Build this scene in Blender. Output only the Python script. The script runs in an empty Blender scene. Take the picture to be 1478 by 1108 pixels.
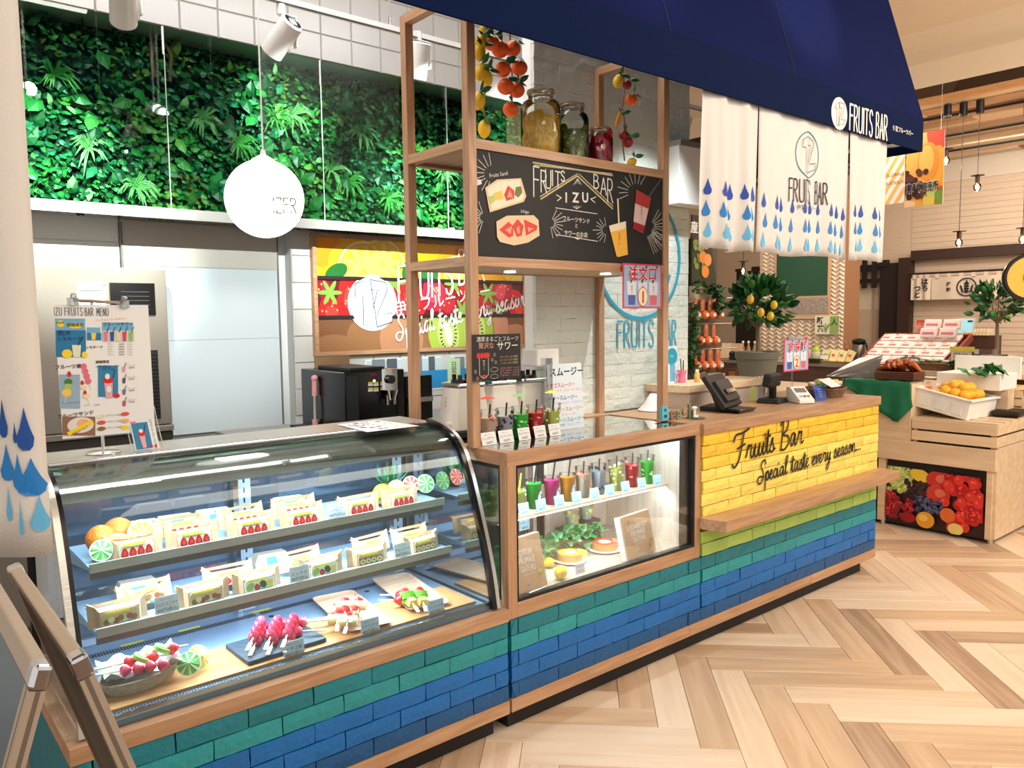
import bpy, bmesh, math, random
from math import sin, cos, pi, radians, sqrt, atan2
from mathutils import Vector, Matrix, Euler
random.seed(7)
S = bpy.context.scene
COL = S.collection
# ------------------------------------------------------------------ camera
W, H = 1478, 1108
YAW, PITCH, ROLL, FPX = 0.69857, 0.08397, -0.01191, 1142.61
CP = Vector((-1.78356, -2.15934, 1.53448))
_cy, _sy, _cp, _sp = cos(YAW), sin(YAW), cos(PITCH), sin(PITCH)
FW = Vector((_sy*_cp, _cy*_cp, -_sp)); _r = Vector((_cy, -_sy, 0)); _u = _r.cross(FW)
RT = _r*cos(ROLL) + _u*sin(ROLL); UP = -_r*sin(ROLL) + _u*cos(ROLL)
cd = bpy.data.cameras.new('camera'); cam = bpy.data.objects.new('camera', cd); COL.objects.link(cam)
cd.sensor_fit = 'HORIZONTAL'; cd.sensor_width = 36; cd.lens = 36*FPX/W; cd.clip_start = .02; cd.clip_end = 100
cam.matrix_world = Matrix(((RT.x, UP.x, -FW.x, CP.x), (RT.y, UP.y, -FW.y, CP.y), (RT.z, UP.z, -FW.z, CP.z), (0, 0, 0, 1)))
S.camera = cam
def at(px, py, /, **k):
 """world point of a photo pixel on a known plane of the room (x=, y= or z=)"""
 d = FW + RT*((px - W/2)/FPX) - UP*((py - H/2)/FPX)
 (a, v), = k.items(); i = 'xyz'.index(a)
 return CP + d*((v - CP[i])/d[i])
# ------------------------------------------------------------------ world, exposure, lights
w = bpy.data.worlds.new('world'); S.world = w; w.use_nodes = True
bg = w.node_tree.nodes['Background']; bg.inputs[0].default_value = (1.0, .91, .82, 1); bg.inputs[1].default_value = .82
S.view_settings.view_transform = 'Standard'; S.view_settings.look = 'None'
S.view_settings.exposure = 0.0; S.view_settings.gamma = 1; S.view_settings.use_curve_mapping = False
S.cycles.transparent_max_bounces = 24; S.cycles.max_bounces = 10
S.cycles.use_denoising = True; S.cycles.sample_clamp_indirect = 6
S.cycles.caustics_reflective = False; S.cycles.caustics_refractive = False
def area(name, loc, size, power, color=(1, .86, .70), aim=None, shape='RECTANGLE', spread=None):
 l = bpy.data.lights.new(name, 'AREA'); l.shape = shape; l.size = size[0]
 if shape in ('RECTANGLE', 'ELLIPSE'): l.size_y = size[1]
 l.energy = power; l.color = color
 if spread: l.spread = spread
 o = bpy.data.objects.new(name, l); COL.objects.link(o); o.location = loc
 if aim is not None: o.rotation_euler = (Vector(aim) - Vector(loc)).to_track_quat('-Z', 'Y').to_euler()
 return o
def spot(name, loc, aim, power, angle=40, blend=.5, color=(1, 1, 1), r=.03):
 l = bpy.data.lights.new(name, 'SPOT'); l.energy = power; l.spot_size = radians(angle); l.spot_blend = blend
 l.color = color; l.shadow_soft_size = r
 o = bpy.data.objects.new(name, l); COL.objects.link(o); o.location = loc
 o.rotation_euler = (Vector(aim) - Vector(loc)).to_track_quat('-Z', 'Y').to_euler()
 return o
WARM = (1, .89, .75); COOL = (.76, .89, 1.0)
area('aisle_light', (1.2, -2.2, 3.45), (3.2, 1.0), 70, WARM, (1.2, -1.2, 0))
area('aisle_light', (4.4, -2.4, 3.45), (2.4, 1.2), 60, WARM, (4.0, -.8, 0))
area('aisle_light', (-1.6, -3.4, 3.3), (1.6, 1.0), 40, WARM, (-.6, 0, .8))
area('ceiling_fill_light', (4.2, -3.4, 2.9), (2.5, .8), 75, WARM, (4.5, -.6, 3.75))  # fill light added out of view to brighten the cream ceiling
area('shop_light', (5.2, 1.6, 3.15), (2.0, 1.6), 42, WARM, (5.6, 1.6, 0))
area('shop_light', (6.9, .6, 3.1), (1.2, 1.6), 26, WARM, (8, .8, 1.2))
area('kitchen_light', (.2, .75, 3.7), (2.6, .5), 42, (.95, .97, 1), (.2, 1.9, 0))
area('kitchen_light', (-.9, .5, 3.7), (1.0, .4), 22, (1, .9, .8), (-.9, 1.9, 1.0))
for lx, ly, px_, py_, p, ang in ((-1.0, 1.0, 70, 262, 330, 34), (-.1, .95, 400, 190, 340, 30), (.8, 1.05, 600, 310, 330, 36), (1.5, 1.1, 720, 215, 130, 40), (-1.3, .35, 105, 345, 560, 34), (-.2, .35, 300, 400, 190, 46), (.22, .35, 560, 372, 420, 42)):
 spot('wall_wash_spot', (lx, ly, 2.98 if ly > .5 else 2.72), at(px_, py_, y=2.4), p, ang, .8, (.92, 1, .96), .008)
spot('brick_wash_spot', (1.40, .02, 2.80), (1.40, .6, 1.65), 95, 60, .9, (.9, 1, 1), .02)
spot('awning_spot', (1.75, -1.7, 3.5), (1.75, .0, 2.95), 120, 26, .8, WARM, .04)
spot('awning_spot', (.55, -1.7, 3.5), (.55, .0, 2.9), 80, 26, .8, WARM, .04)
spot('noren_spot', (1.2, -1.5, 3.5), (1.65, -.2, 1.6), 8, 40, .6, WARM, .04)
# ------------------------------------------------------------------ materials
def lin(c):
 c = [x/255 for x in c[:3]]
 return tuple(x/12.92 if x <= .04045 else ((x+.055)/1.055)**2.4 for x in c) + (1,)
MATS = {}
def P(name, c, rough=.5, metal=0, bump=0, bscale=40, var=0, vscale=6, emit=0, alpha=1, coat=0, sss=0, spec=.5, stretch=(1, 1, 1), rnd=0):
 if name in MATS: return MATS[name]
 m = bpy.data.materials.new(name); m.use_nodes = True; nt = m.node_tree; N = nt.nodes; L = nt.links
 b = N['Principled BSDF']; col = lin(c)
 b.inputs['Base Color'].default_value = col; b.inputs['Roughness'].default_value = rough
 b.inputs['Metallic'].default_value = metal; b.inputs['Specular IOR Level'].default_value = spec
 b.inputs['Coat Weight'].default_value = coat
 if sss: b.inputs['Subsurface Weight'].default_value = sss; b.inputs['Subsurface Scale'].default_value = .01
 if emit: b.inputs['Emission Color'].default_value = col; b.inputs['Emission Strength'].default_value = emit
 tc = None
 def coords():
  nonlocal tc
  if tc: return tc
  t = N.new('ShaderNodeTexCoord'); mp = N.new('ShaderNodeMapping'); mp.inputs['Scale'].default_value = stretch
  oi = N.new('ShaderNodeObjectInfo'); vm = N.new('ShaderNodeVectorMath'); vm.operation = 'MULTIPLY_ADD'
  vm.inputs[1].default_value = (37, 53, 71); L.new(oi.outputs['Random'], vm.inputs[0]); L.new(t.outputs['Object'], vm.inputs[2])
  L.new(vm.outputs[0], mp.inputs['Vector']); tc = mp.outputs[0]; return tc
 if var or rnd:
  base = b.inputs['Base Color']
  n = N.new('ShaderNodeTexNoise'); n.inputs['Scale'].default_value = vscale; n.inputs['Detail'].default_value = 6
  L.new(coords(), n.inputs['Vector'])
  mr = N.new('ShaderNodeMapRange'); mr.inputs[1].default_value = .25; mr.inputs[2].default_value = .75
  mr.inputs[3].default_value = 1-var; mr.inputs[4].default_value = 1+var; L.new(n.outputs['Fac'], mr.inputs[0])
  fac = mr.outputs[0]
  if rnd:
   oi = N.new('ShaderNodeObjectInfo'); m2 = N.new('ShaderNodeMapRange'); m2.inputs[3].default_value = 1-rnd; m2.inputs[4].default_value = 1+rnd
   L.new(oi.outputs['Random'], m2.inputs[0]); mm = N.new('ShaderNodeMath'); mm.operation = 'MULTIPLY'
   L.new(fac, mm.inputs[0]); L.new(m2.outputs[0], mm.inputs[1]); fac = mm.outputs[0]
  vm = N.new('ShaderNodeVectorMath'); vm.operation = 'SCALE'; vm.inputs[0].default_value = col[:3]
  L.new(fac, vm.inputs['Scale']); L.new(vm.outputs[0], base)
 if bump:
  n = N.new('ShaderNodeTexNoise'); n.inputs['Scale'].default_value = bscale; n.inputs['Detail'].default_value = 4; L.new(coords(), n.inputs['Vector'])
  bp = N.new('ShaderNodeBump'); bp.inputs['Strength'].default_value = bump; bp.inputs['Distance'].default_value = .01
  L.new(n.outputs['Fac'], bp.inputs['Height']); L.new(bp.outputs[0], b.inputs['Normal'])
 if alpha < 1:
  o = N['Material Output']; tr = N.new('ShaderNodeBsdfTransparent'); mx = N.new('ShaderNodeMixShader'); mx.inputs[0].default_value = alpha
  L.new(tr.outputs[0], mx.inputs[1]); L.new(b.outputs[0], mx.inputs[2]); L.new(mx.outputs[0], o.inputs[0])
 MATS[name] = m; return m
def GLASS(name, tint=(255, 255, 255), refl=1.0, rough=.02, body=0, bodycol=(230, 240, 240)):
 if name in MATS: return MATS[name]
 m = bpy.data.materials.new(name); m.use_nodes = True; nt = m.node_tree; N = nt.nodes; L = nt.links
 N.remove(N['Principled BSDF']); o = N['Material Output']
 tr = N.new('ShaderNodeBsdfTransparent'); tr.inputs[0].default_value = lin(tint)
 gl = N.new('ShaderNodeBsdfGlossy'); gl.inputs['Roughness'].default_value = rough
 fr = N.new('ShaderNodeFresnel'); fr.inputs[0].default_value = 1.45; mu = N.new('ShaderNodeMath'); mu.operation = 'MULTIPLY'; mu.inputs[1].default_value = refl; mu.use_clamp = True
 L.new(fr.outputs[0], mu.inputs[0]); mx = N.new('ShaderNodeMixShader'); L.new(mu.outputs[0], mx.inputs[0]); L.new(gl.outputs[0], mx.inputs[2])
 if body:
  df = N.new('ShaderNodeBsdfDiffuse'); df.inputs[0].default_value = lin(bodycol); m2 = N.new('ShaderNodeMixShader'); m2.inputs[0].default_value = body
  L.new(tr.outputs[0], m2.inputs[1]); L.new(df.outputs[0], m2.inputs[2]); L.new(m2.outputs[0], mx.inputs[1])
 else: L.new(tr.outputs[0], mx.inputs[1])
 L.new(mx.outputs[0], o.inputs[0]); MATS[name] = m; return m
def WOOD(name, c1, c2, scale=3, axis=0, rough=.45, strength=1, rnd=.06, grain=26):
 if name in MATS: return MATS[name]
 m = bpy.data.materials.new(name); m.use_nodes = True; nt = m.node_tree; N = nt.nodes; L = nt.links; b = N['Principled BSDF']
 t = N.new('ShaderNodeTexCoord'); oi = N.new('ShaderNodeObjectInfo'); vm = N.new('ShaderNodeVectorMath'); vm.operation = 'MULTIPLY_ADD'
 vm.inputs[1].default_value = (31, 17, 59); L.new(oi.outputs['Random'], vm.inputs[0]); L.new(t.outputs['Object'], vm.inputs[2])
 mp = N.new('ShaderNodeMapping'); s = [grain]*3; s[axis] = grain*.07; mp.inputs['Scale'].default_value = s; L.new(vm.outputs[0], mp.inputs[0])
 n = N.new('ShaderNodeTexNoise'); n.inputs['Scale'].default_value = scale; n.inputs['Detail'].default_value = 7; n.inputs['Distortion'].default_value = .6; L.new(mp.outputs[0], n.inputs['Vector'])
 cr = N.new('ShaderNodeValToRGB'); cr.color_ramp.elements[0].position = .32; cr.color_ramp.elements[1].position = .68
 cr.color_ramp.elements[0].color = lin(c1); cr.color_ramp.elements[1].color = lin(c2); L.new(n.outputs['Fac'], cr.inputs[0])
 mr = N.new('ShaderNodeMapRange'); mr.inputs[3].default_value = 1-rnd; mr.inputs[4].default_value = 1+rnd; L.new(oi.outputs['Random'], mr.inputs[0])
 sc = N.new('ShaderNodeVectorMath'); sc.operation = 'SCALE'; L.new(cr.outputs[0], sc.inputs[0]); L.new(mr.outputs[0], sc.inputs['Scale'])
 L.new(sc.outputs[0], b.inputs['Base Color']); b.inputs['Roughness'].default_value = rough
 bp = N.new('ShaderNodeBump'); bp.inputs['Strength'].default_value = .12; bp.inputs['Distance'].default_value = .004; L.new(n.outputs['Fac'], bp.inputs['Height']); L.new(bp.outputs[0], b.inputs['Normal'])
 MATS[name] = m; return m
# ------------------------------------------------------------------ mesh builder
class MB:
 def __init__(s): s.v = []; s.f = []; s.m = []; s.mats = []; s.sm = []
 def mi(s, mat):
  if mat not in s.mats: s.mats.append(mat)
  return s.mats.index(mat)
 def add(s, vs, fs, mat, smooth=False):
  o = len(s.v); s.v += [tuple(v) for v in vs]; i = s.mi(mat)
  for f in fs: s.f.append(tuple(o+k for k in f)); s.m.append(i); s.sm.append(smooth)
  return s
 def box(s, c, d, mat, rot=None, top=None):
  """centre, full size; rot=euler/matrix; top=(sx,sy) scale of the top face"""
  x, y, z = [q/2 for q in d]; tx, ty = top or (1, 1)
  vs = [Vector(p) for p in ((-x, -y, -z), (x, -y, -z), (x, y, -z), (-x, y, -z), (-x*tx, -y*ty, z), (x*tx, -y*ty, z), (x*tx, y*ty, z), (-x*tx, y*ty, z))]
  R = rmat(rot); vs = [R @ v + Vector(c) for v in vs]
  return s.add(vs, [(0, 3, 2, 1), (4, 5, 6, 7), (0, 1, 5, 4), (1, 2, 6, 5), (2, 3, 7, 6), (3, 0, 4, 7)], mat)
 def b2(s, a, b, mat):
  return s.box([(a[i]+b[i])/2 for i in range(3)], [abs(b[i]-a[i]) for i in range(3)], mat)
 def lathe(s, c, prof, mat, n=16, rot=None, smooth=True, cap=True, sx=1, sy=1):
  """prof: list of (r,z) bottom to top"""
  R = rmat(rot); c = Vector(c); vs = []; fs = []
  for r, z in prof:
   for k in range(n): a = 2*pi*k/n; vs.append(R @ Vector((r*cos(a)*sx, r*sin(a)*sy, z)) + c)
  for j in range(len(prof)-1):
   for k in range(n): k2 = (k+1) % n; fs.append((j*n+k, j*n+k2, (j+1)*n+k2, (j+1)*n+k))
  if cap:
   if prof[0][0] > 1e-5: fs.append(tuple(reversed(range(n))))
   if prof[-1][0] > 1e-5: fs.append(tuple(range((len(prof)-1)*n, len(prof)*n)))
  return s.add(vs, fs, mat, smooth)
 def cyl(s, a, b, r, mat, n=12, r2=None, smooth=True):
  a = Vector(a); b = Vector(b); d = b-a; q = d.to_track_quat('Z', 'Y').to_matrix()
  return s.lathe(a, [(r, 0), (r if r2 is None else r2, d.length)], mat, n, q, smooth)
 def ell(s, c, r, mat, n=12, m=8, rot=None, jit=0):
  if isinstance(r, (int, float)): r = (r, r, r)
  R = rmat(rot); c = Vector(c); vs = []; fs = []
  for j in range(m+1):
   th = pi*j/m; rr = sin(th); z = -cos(th)
   for k in range(n):
    a = 2*pi*k/n; q = 1+jit*random.uniform(-1, 1) if jit else 1
    vs.append(R @ Vector((r[0]*rr*cos(a)*q, r[1]*rr*sin(a)*q, r[2]*z)) + c)
  for j in range(m):
   for k in range(n): k2 = (k+1) % n; fs.append((j*n+k, j*n+k2, (j+1)*n+k2, (j+1)*n+k))
  return s.add(vs, fs, mat, True)
 def tube(s, pts, r, mat, n=6, closed=False):
  pts = [Vector(p) for p in pts]; N = len(pts); vs = []; fs = []; prev = None
  for i, p in enumerate(pts):
   if closed: t = pts[(i+1) % N]-pts[i-1]
   else: t = pts[min(i+1, N-1)]-pts[max(i-1, 0)]
   t = t.normalized() if t.length > 1e-9 else Vector((0, 0, 1))
   if prev is None: x = t.orthogonal().normalized()
   else:
    x = prev - t*prev.dot(t); x = x.normalized() if x.length > 1e-6 else t.orthogonal().normalized()
   prev = x; y = t.cross(x); rr = r[i] if isinstance(r, (list, tuple)) else r
   for k in range(n): a = 2*pi*k/n; vs.append(p + x*(rr*cos(a)) + y*(rr*sin(a)))
  for i in range(N if closed else N-1):
   i2 = (i+1) % N
   for k in range(n): k2 = (k+1) % n; fs.append((i*n+k, i*n+k2, i2*n+k2, i2*n+k))
  if not closed: fs += [tuple(reversed(range(n))), tuple(range((N-1)*n, N*n))]
  return s.add(vs, fs, mat, n > 4)
 def prism(s, pts, d, mat):
  """3D polygon extruded by vector d"""
  pts = [Vector(p) for p in pts]; d = Vector(d); n = len(pts)
  return s.add(pts+[p+d for p in pts], [tuple(reversed(range(n))), tuple(range(n, 2*n))]+[(k, (k+1) % n, n+(k+1) % n, n+k) for k in range(n)], mat)
 def grid(s, fn, nu, nv, mat, smooth=True, thick=0):
  vs = [Vector(fn(i/nu, j/nv)) for j in range(nv+1) for i in range(nu+1)]
  fs = [(j*(nu+1)+i, j*(nu+1)+i+1, (j+1)*(nu+1)+i+1, (j+1)*(nu+1)+i) for j in range(nv) for i in range(nu)]
  return s.add(vs, fs, mat, smooth)
 def leaf(s, p, d, up, L, w, mat, bend=.15, mat2=None):
  """pointed leaf with a fold, from base p along d"""
  d = Vector(d).normalized(); up = Vector(up); side = d.cross(up)
  side = side.normalized() if side.length > 1e-6 else d.orthogonal(); nn = side.cross(d); p = Vector(p)
  a = p; m1 = p+d*L*.4+nn*L*bend*.7; e = p+d*L
  h = -nn*w*.18
  vs = [a, p+d*L*.3+side*w*.48+nn*L*bend*.5+h, p+d*L*.65+side*w*.42+nn*L*bend*.5+h, e, p+d*L*.65-side*w*.42+nn*L*bend*.5+h, p+d*L*.3-side*w*.48+nn*L*bend*.5+h, m1]
  return s.add(vs, [(0, 1, 6), (1, 2, 6), (2, 3, 6), (3, 4, 6), (4, 5, 6), (5, 0, 6)], mat, False)
 def build(s, name, parent=None, origin=None, bevel=0, angle=40, solid=0, label=None):
  me = bpy.data.meshes.new(name)
  o = Vector(origin) if origin is not None else (wl(parent) if parent else Vector((0, 0, 0)))
  me.from_pydata([(v[0]-o.x, v[1]-o.y, v[2]-o.z) for v in s.v], [], s.f)
  for m in s.mats: me.materials.append(m)
  me.polygons.foreach_set('material_index', s.m); me.polygons.foreach_set('use_smooth', s.sm)
  if any(s.sm): me.set_sharp_from_angle(angle=radians(angle))
  me.update()
  ob = bpy.data.objects.new(name, me); COL.objects.link(ob)
  if parent: ob.parent = parent; ob.location = o - wl(parent)
  else: ob.location = o
  if solid:
   md = ob.modifiers.new('solid', 'SOLIDIFY'); md.thickness = solid; md.offset = 0
  if bevel:
   md = ob.modifiers.new('bevel', 'BEVEL'); md.width = bevel; md.segments = 2; md.limit_method = 'ANGLE'; md.angle_limit = radians(50)
  if label: ob['label'] = label
  return ob
def rmat(rot):
 if rot is None: return Matrix.Identity(3)
 if isinstance(rot, Matrix): return rot.to_3x3()
 return Euler(rot).to_matrix()
def wl(o):
 v = Vector(o.location)
 while o.parent: o = o.parent; v += Vector(o.location)
 return v
def tag(o, label, cat, group=None):
 o['label'] = label; o['category'] = cat
 if group: o['group'] = group
 return o
def thing(name, label, cat, loc=(0, 0, 0), group=None):
 o = bpy.data.objects.new(name, None); o.empty_display_size = .05; COL.objects.link(o); o.location = loc
 return tag(o, label, cat, group)
def struct(o): o['kind'] = 'structure'; return o
KIDS = {}
def dup(o, parent=None):
 c = o.copy(); COL.objects.link(c)
 if parent: c.parent = parent
 for ch in o.children: dup(ch, c)
 return c
def place(o, loc, rz=0, label=None, group=None, rx=0, ry=0, sc=None):
 o.location = loc; o.rotation_euler = (rx, ry, rz)
 if sc: o.scale = (sc, sc, sc) if isinstance(sc, (int, float)) else sc
 if label: o['label'] = label
 if group: o['group'] = group
 return o
class Proto:
 """first use moves the prototype itself, later uses copy it with its parts"""
 def __init__(s, o): s.o = o; s.used = False
 def put(s, loc, rz=0, label=None, group=None, **k):
  o = s.o if not s.used else dup(s.o); s.used = True
  return place(o, loc, rz, label, group, **k)
# ------------------------------------------------------------------ flat print: frames, strokes, lettering
_TX = {}
def textgeo(body, bold=0):
 k = (body, bold)
 if k in _TX: return _TX[k]
 c = bpy.data.curves.new('t', 'FONT'); c.body = body; c.resolution_u = 2; c.offset = bold
 o = bpy.data.objects.new('t', c); COL.objects.link(o)
 dg = bpy.context.evaluated_depsgraph_get(); m = bpy.data.meshes.new_from_object(o.evaluated_get(dg))
 vs = [(v.co.x, v.co.y) for v in m.vertices]; fs = [tuple(p.vertices) for p in m.polygons]
 bpy.data.objects.remove(o); bpy.data.curves.remove(c); bpy.data.meshes.remove(m)
 if vs:
  x0 = min(v[0] for v in vs); x1 = max(v[0] for v in vs); y0 = min(v[1] for v in vs); y1 = max(v[1] for v in vs)
 else: x0 = y0 = 0; x1 = y1 = 1
 _TX[k] = (vs, fs, (x0, y0, x1, y1)); return _TX[k]
def catmull(p, n=5):
 if len(p) < 3: return p
 out = []; q = [p[0]]+list(p)+[p[-1]]
 for i in range(1, len(q)-2):
  for k in range(n):
   t = k/n; out.append(tuple(.5*((2*q[i][a])+(-q[i-1][a]+q[i+1][a])*t+(2*q[i-1][a]-5*q[i][a]+4*q[i+1][a]-q[i+2][a])*t*t+(-q[i-1][a]+3*q[i][a]-3*q[i+1][a]+q[i+2][a])*t**3) for a in (0, 1)))
 out.append(tuple(p[-1])); return out
class Fr:
 """flat print on a plane: O lower-left corner, ux and uy unit vectors; coordinates in metres"""
 def __init__(s, mb, O, ux, uy, step=.0006, fn=None):
  s.mb = mb; s.O = Vector(O); s.ux = Vector(ux).normalized(); s.uy = Vector(uy).normalized(); s.n = s.ux.cross(s.uy).normalized(); s.step = step; s.fn = fn
 def p(s, u, v, l=1):
  if s.fn: return s.fn(u, v, l*s.step)
  return s.O+s.ux*u+s.uy*v+s.n*(l*s.step)
 clip = None; k = 0
 def poly(s, pts, mat, l=1):
  if s.clip:
   u0, v0, u1, v1 = s.clip
   for ax, lim, sg in ((0, u0, 1), (0, u1, -1), (1, v0, 1), (1, v1, -1)):
    out = []
    for i in range(len(pts)):
     a = pts[i-1]; b = pts[i]; ia = (a[ax]-lim)*sg >= 0; ib = (b[ax]-lim)*sg >= 0
     if ia != ib:
      t = (lim-a[ax])/(b[ax]-a[ax]); out.append((a[0]+(b[0]-a[0])*t, a[1]+(b[1]-a[1])*t))
     if ib: out.append(b)
    pts = out
    if len(pts) < 3: return s
  s.k += .02; l += s.k
  s.mb.add([s.p(u, v, l) for u, v in pts], [tuple(range(len(pts)))], mat); return s
 def rect(s, u0, v0, u1, v1, mat, l=1): return s.poly([(u0, v0), (u1, v0), (u1, v1), (u0, v1)], mat, l)
 def ell(s, cu, cv, a, b, mat, l=1, rot=0, n=20, a0=0, a1=2*pi):
  pts = []
  full = abs(a1-a0-2*pi) < 1e-6
  for k in range(n if full else n+1):
   t = a0+(a1-a0)*k/n; x = a*cos(t); y = b*sin(t); pts.append((cu+x*cos(rot)-y*sin(rot), cv+x*sin(rot)+y*cos(rot)))
  if not full: pts.append((cu, cv))
  return s.poly(pts, mat, l)
 def ring(s, cu, cv, a, b, w, mat, l=1, n=28):
  vs = []
  for k in range(n):
   t = 2*pi*k/n; vs += [s.p(cu+a*cos(t), cv+b*sin(t), l), s.p(cu+(a-w)*cos(t), cv+(b-w)*sin(t), l)]
  s.mb.add(vs, [(2*k, (2*k+2) % (2*n), (2*k+3) % (2*n), 2*k+1) for k in range(n)], mat); return s
 def drop(s, cu, cv, w, h, mat, l=1, rot=0):
  pts = [(0, .55), (.12, .3), (.3, .02), (.5, -.2), (.42, -.4), (.2, -.5), (-.2, -.5), (-.42, -.4), (-.5, -.2), (-.3, .02), (-.12, .3)]
  return s.poly([(cu+x*w*cos(rot)-y*h*sin(rot), cv+x*w*sin(rot)+y*h*cos(rot)) for x, y in reversed(pts)], mat, l)
 def berry(s, cu, cv, w, h, mat, l=1, rot=0, mat2=None):
  pts = [(0, .5), (-.28, .3), (-.48, -.1), (-.42, -.38), (-.15, -.5), (.15, -.5), (.42, -.38), (.48, -.1), (.28, .3)]
  T = lambda x, y: (cu+x*w*cos(rot)-y*h*sin(rot), cv+x*w*sin(rot)+y*h*cos(rot))
  s.poly([T(x, y) for x, y in pts], mat, l)
  if mat2: s.poly([T(x*.45, y*.5-.05) for x, y in pts], mat2, l+1)
  return s
 def stroke(s, pts, w, mat, l=1):
  n = len(pts); s.k += .02; l += s.k
  if n < 2: return s
  vs = []
  for i in range(n):
   a = pts[max(i-1, 0)]; b = pts[min(i+1, n-1)]; dx, dy = b[0]-a[0], b[1]-a[1]; q = sqrt(dx*dx+dy*dy) or 1
   nx, ny = -dy/q*w/2, dx/q*w/2; x, y = pts[i]
   if i == 0: x -= dx/q*w*.3; y -= dy/q*w*.3
   if i == n-1: x += dx/q*w*.3; y += dy/q*w*.3
   vs += [s.p(x+nx, y+ny, l), s.p(x-nx, y-ny, l)]
  s.mb.add(vs, [(2*i, 2*i+1, 2*i+3, 2*i+2) for i in range(n-1)], mat); return s
 def text(s, body, u, v, size, mat, l=1, align='c', bold=0, rot=0, w=None, h=None):
  """size = cap height-ish in metres; w/h force the fitted width/height"""
  vs, fs, (x0, y0, x1, y1) = textgeo(body, bold); s.k += .02; l += s.k
  k = size/.73; sx = sy = k
  if w: sx = w/max(1e-6, x1-x0)
  if h: sy = h/max(1e-6, y1-y0)
  W_ = (x1-x0)*sx; ox = -x0*sx-(W_/2 if align == 'c' else (W_ if align == 'r' else 0)); oy = (-y0*sy if h else 0)
  out = []
  for x, y in vs:
   a = x*sx+ox; b = y*sy+oy; out.append(s.p(u+a*cos(rot)-b*sin(rot), v+a*sin(rot)+b*cos(rot), l))
  if out: s.mb.add(out, fs, mat)
  return s
 def vtext(s, body, u, v, size, mat, l=1, pitch=1.25):
  for i, ch in enumerate(body):
   if ch != ' ': s.text('|' if ch == 'ー' else ch, u, v-i*size*pitch, size, mat, l)
  return s
 def caps(s, body, u, v, h, wid, mat, l=1, w=None, slant=0, shear=0, gap=.28):
  """tall narrow hand-lettered capitals; wid = letter width, w = stroke"""
  w = w or h*.09; x = 0
  for ch in body:
   if ch == ' ': x += wid*.8; continue
   adv, st = CAPS[ch]
   for line in st:
    q = catmull(line, 4) if len(line) > 3 else line
    s.stroke([(u+x+px_*wid+py_*h*slant, v+py_*h+(x+px_*wid)*shear) for px_, py_ in q], w, mat, l)
   x += adv*wid+wid*gap
  return x
 def capsfit(s, body, u0, u1, v, h, mat, l=1, w=None, gap=.34, shear=0):
  tot = sum(CAPS[c][0] for c in body)+gap*(len(body)-1)
  return s.caps(body, u0, v, h, (u1-u0)/tot, mat, l, w=w, gap=gap, shear=shear)
 def script(s, body, u, v, xh, mat, l=1, w=None, rot=0, kx=1, slant=.12):
  w = w or xh*.2; x = 0
  for ch in body:
   if ch == ' ': x += .55; continue
   adv, st = SCR[ch]
   for line in st:
    q = [((a+x)*kx+b*slant, b) for a, b in catmull(line, 5)]
    s.stroke([(u+(a*cos(rot)-b*sin(rot))*xh, v+(a*sin(rot)+b*cos(rot))*xh) for a, b in q], w, mat, l)
   x += adv
  return x*kx*xh
CAPS = {
 'F': (.8, [[(0, 0), (0, 1)], [(0, 1), (.8, 1)], [(0, .58), (.7, .58)]]),
 'R': (.9, [[(0, 0), (0, 1)], [(0, 1), (.6, .98), (.8, .78), (.6, .55), (0, .52)], [(.3, .53), (.9, 0)]]),
 'U': (.9, [[(0, 1), (0, .3), (.12, .05), (.45, 0), (.78, .05), (.9, .3), (.9, 1)]]),
 'I': (.1, [[(.05, 0), (.05, 1)]]),
 'T': (.9, [[(.45, 0), (.45, 1)], [(0, 1), (.9, 1)]]),
 'S': (.8, [[(.8, .85), (.6, 1), (.25, 1), (.03, .8), (.2, .58), (.6, .45), (.8, .2), (.6, 0), (.2, 0), (0, .15)]]),
 'B': (.85, [[(0, 0), (0, 1)], [(0, 1), (.5, 1), (.7, .8), (.5, .56), (0, .54)], [(0, .54), (.6, .5), (.85, .27), (.6, .02), (0, 0)]]),
 'A': (.9, [[(0, 0), (.45, 1)], [(.45, 1), (.9, 0)], [(.15, .35), (.75, .35)]]),
 'Z': (.85, [[(0, 1), (.85, 1)], [(.85, 1), (0, 0)], [(0, 0), (.85, 0)]]),
 'M': (1.1, [[(0, 0), (.1, 1)], [(.1, 1), (.55, .3)], [(.55, .3), (1, 1)], [(1, 1), (1.1, 0)]]),
 'E': (.75, [[(.75, 1), (0, 1)], [(0, 1), (0, 0)], [(0, 0), (.75, 0)], [(0, .53), (.65, .53)]]),
 'N': (.9, [[(0, 0), (0, 1)], [(0, 1), (.9, 0)], [(.9, 0), (.9, 1)]]),
 'W': (1.1, [[(0, 1), (.3, 0)], [(.3, 0), (.55, .8)], [(.55, .8), (.8, 0)], [(.8, 0), (1.1, 1)]]),
 'Y': (.9, [[(0, 1), (.45, .5)], [(.9, 1), (.45, .5)], [(.45, .5), (.45, 0)]]),
 'O': (.9, [[(.45, 1), (.1, .85), (0, .5), (.1, .12), (.45, 0), (.8, .12), (.9, .5), (.8, .85), (.45, 1)]]),
 'G': (.9, [[(.85, .8), (.5, 1), (.1, .85), (0, .5), (.1, .12), (.45, 0), (.85, .15), (.87, .45), (.5, .45)]]),
 'C': (.85, [[(.85, .82), (.5, 1), (.1, .85), (0, .5), (.1, .12), (.45, 0), (.85, .15)]]),
 'D': (.9, [[(0, 0), (0, 1)], [(0, 1), (.6, .93), (.9, .5), (.6, .06), (0, 0)]]),
 'L': (.7, [[(0, 1), (0, 0)], [(0, 0), (.7, 0)]]),
}
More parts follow.
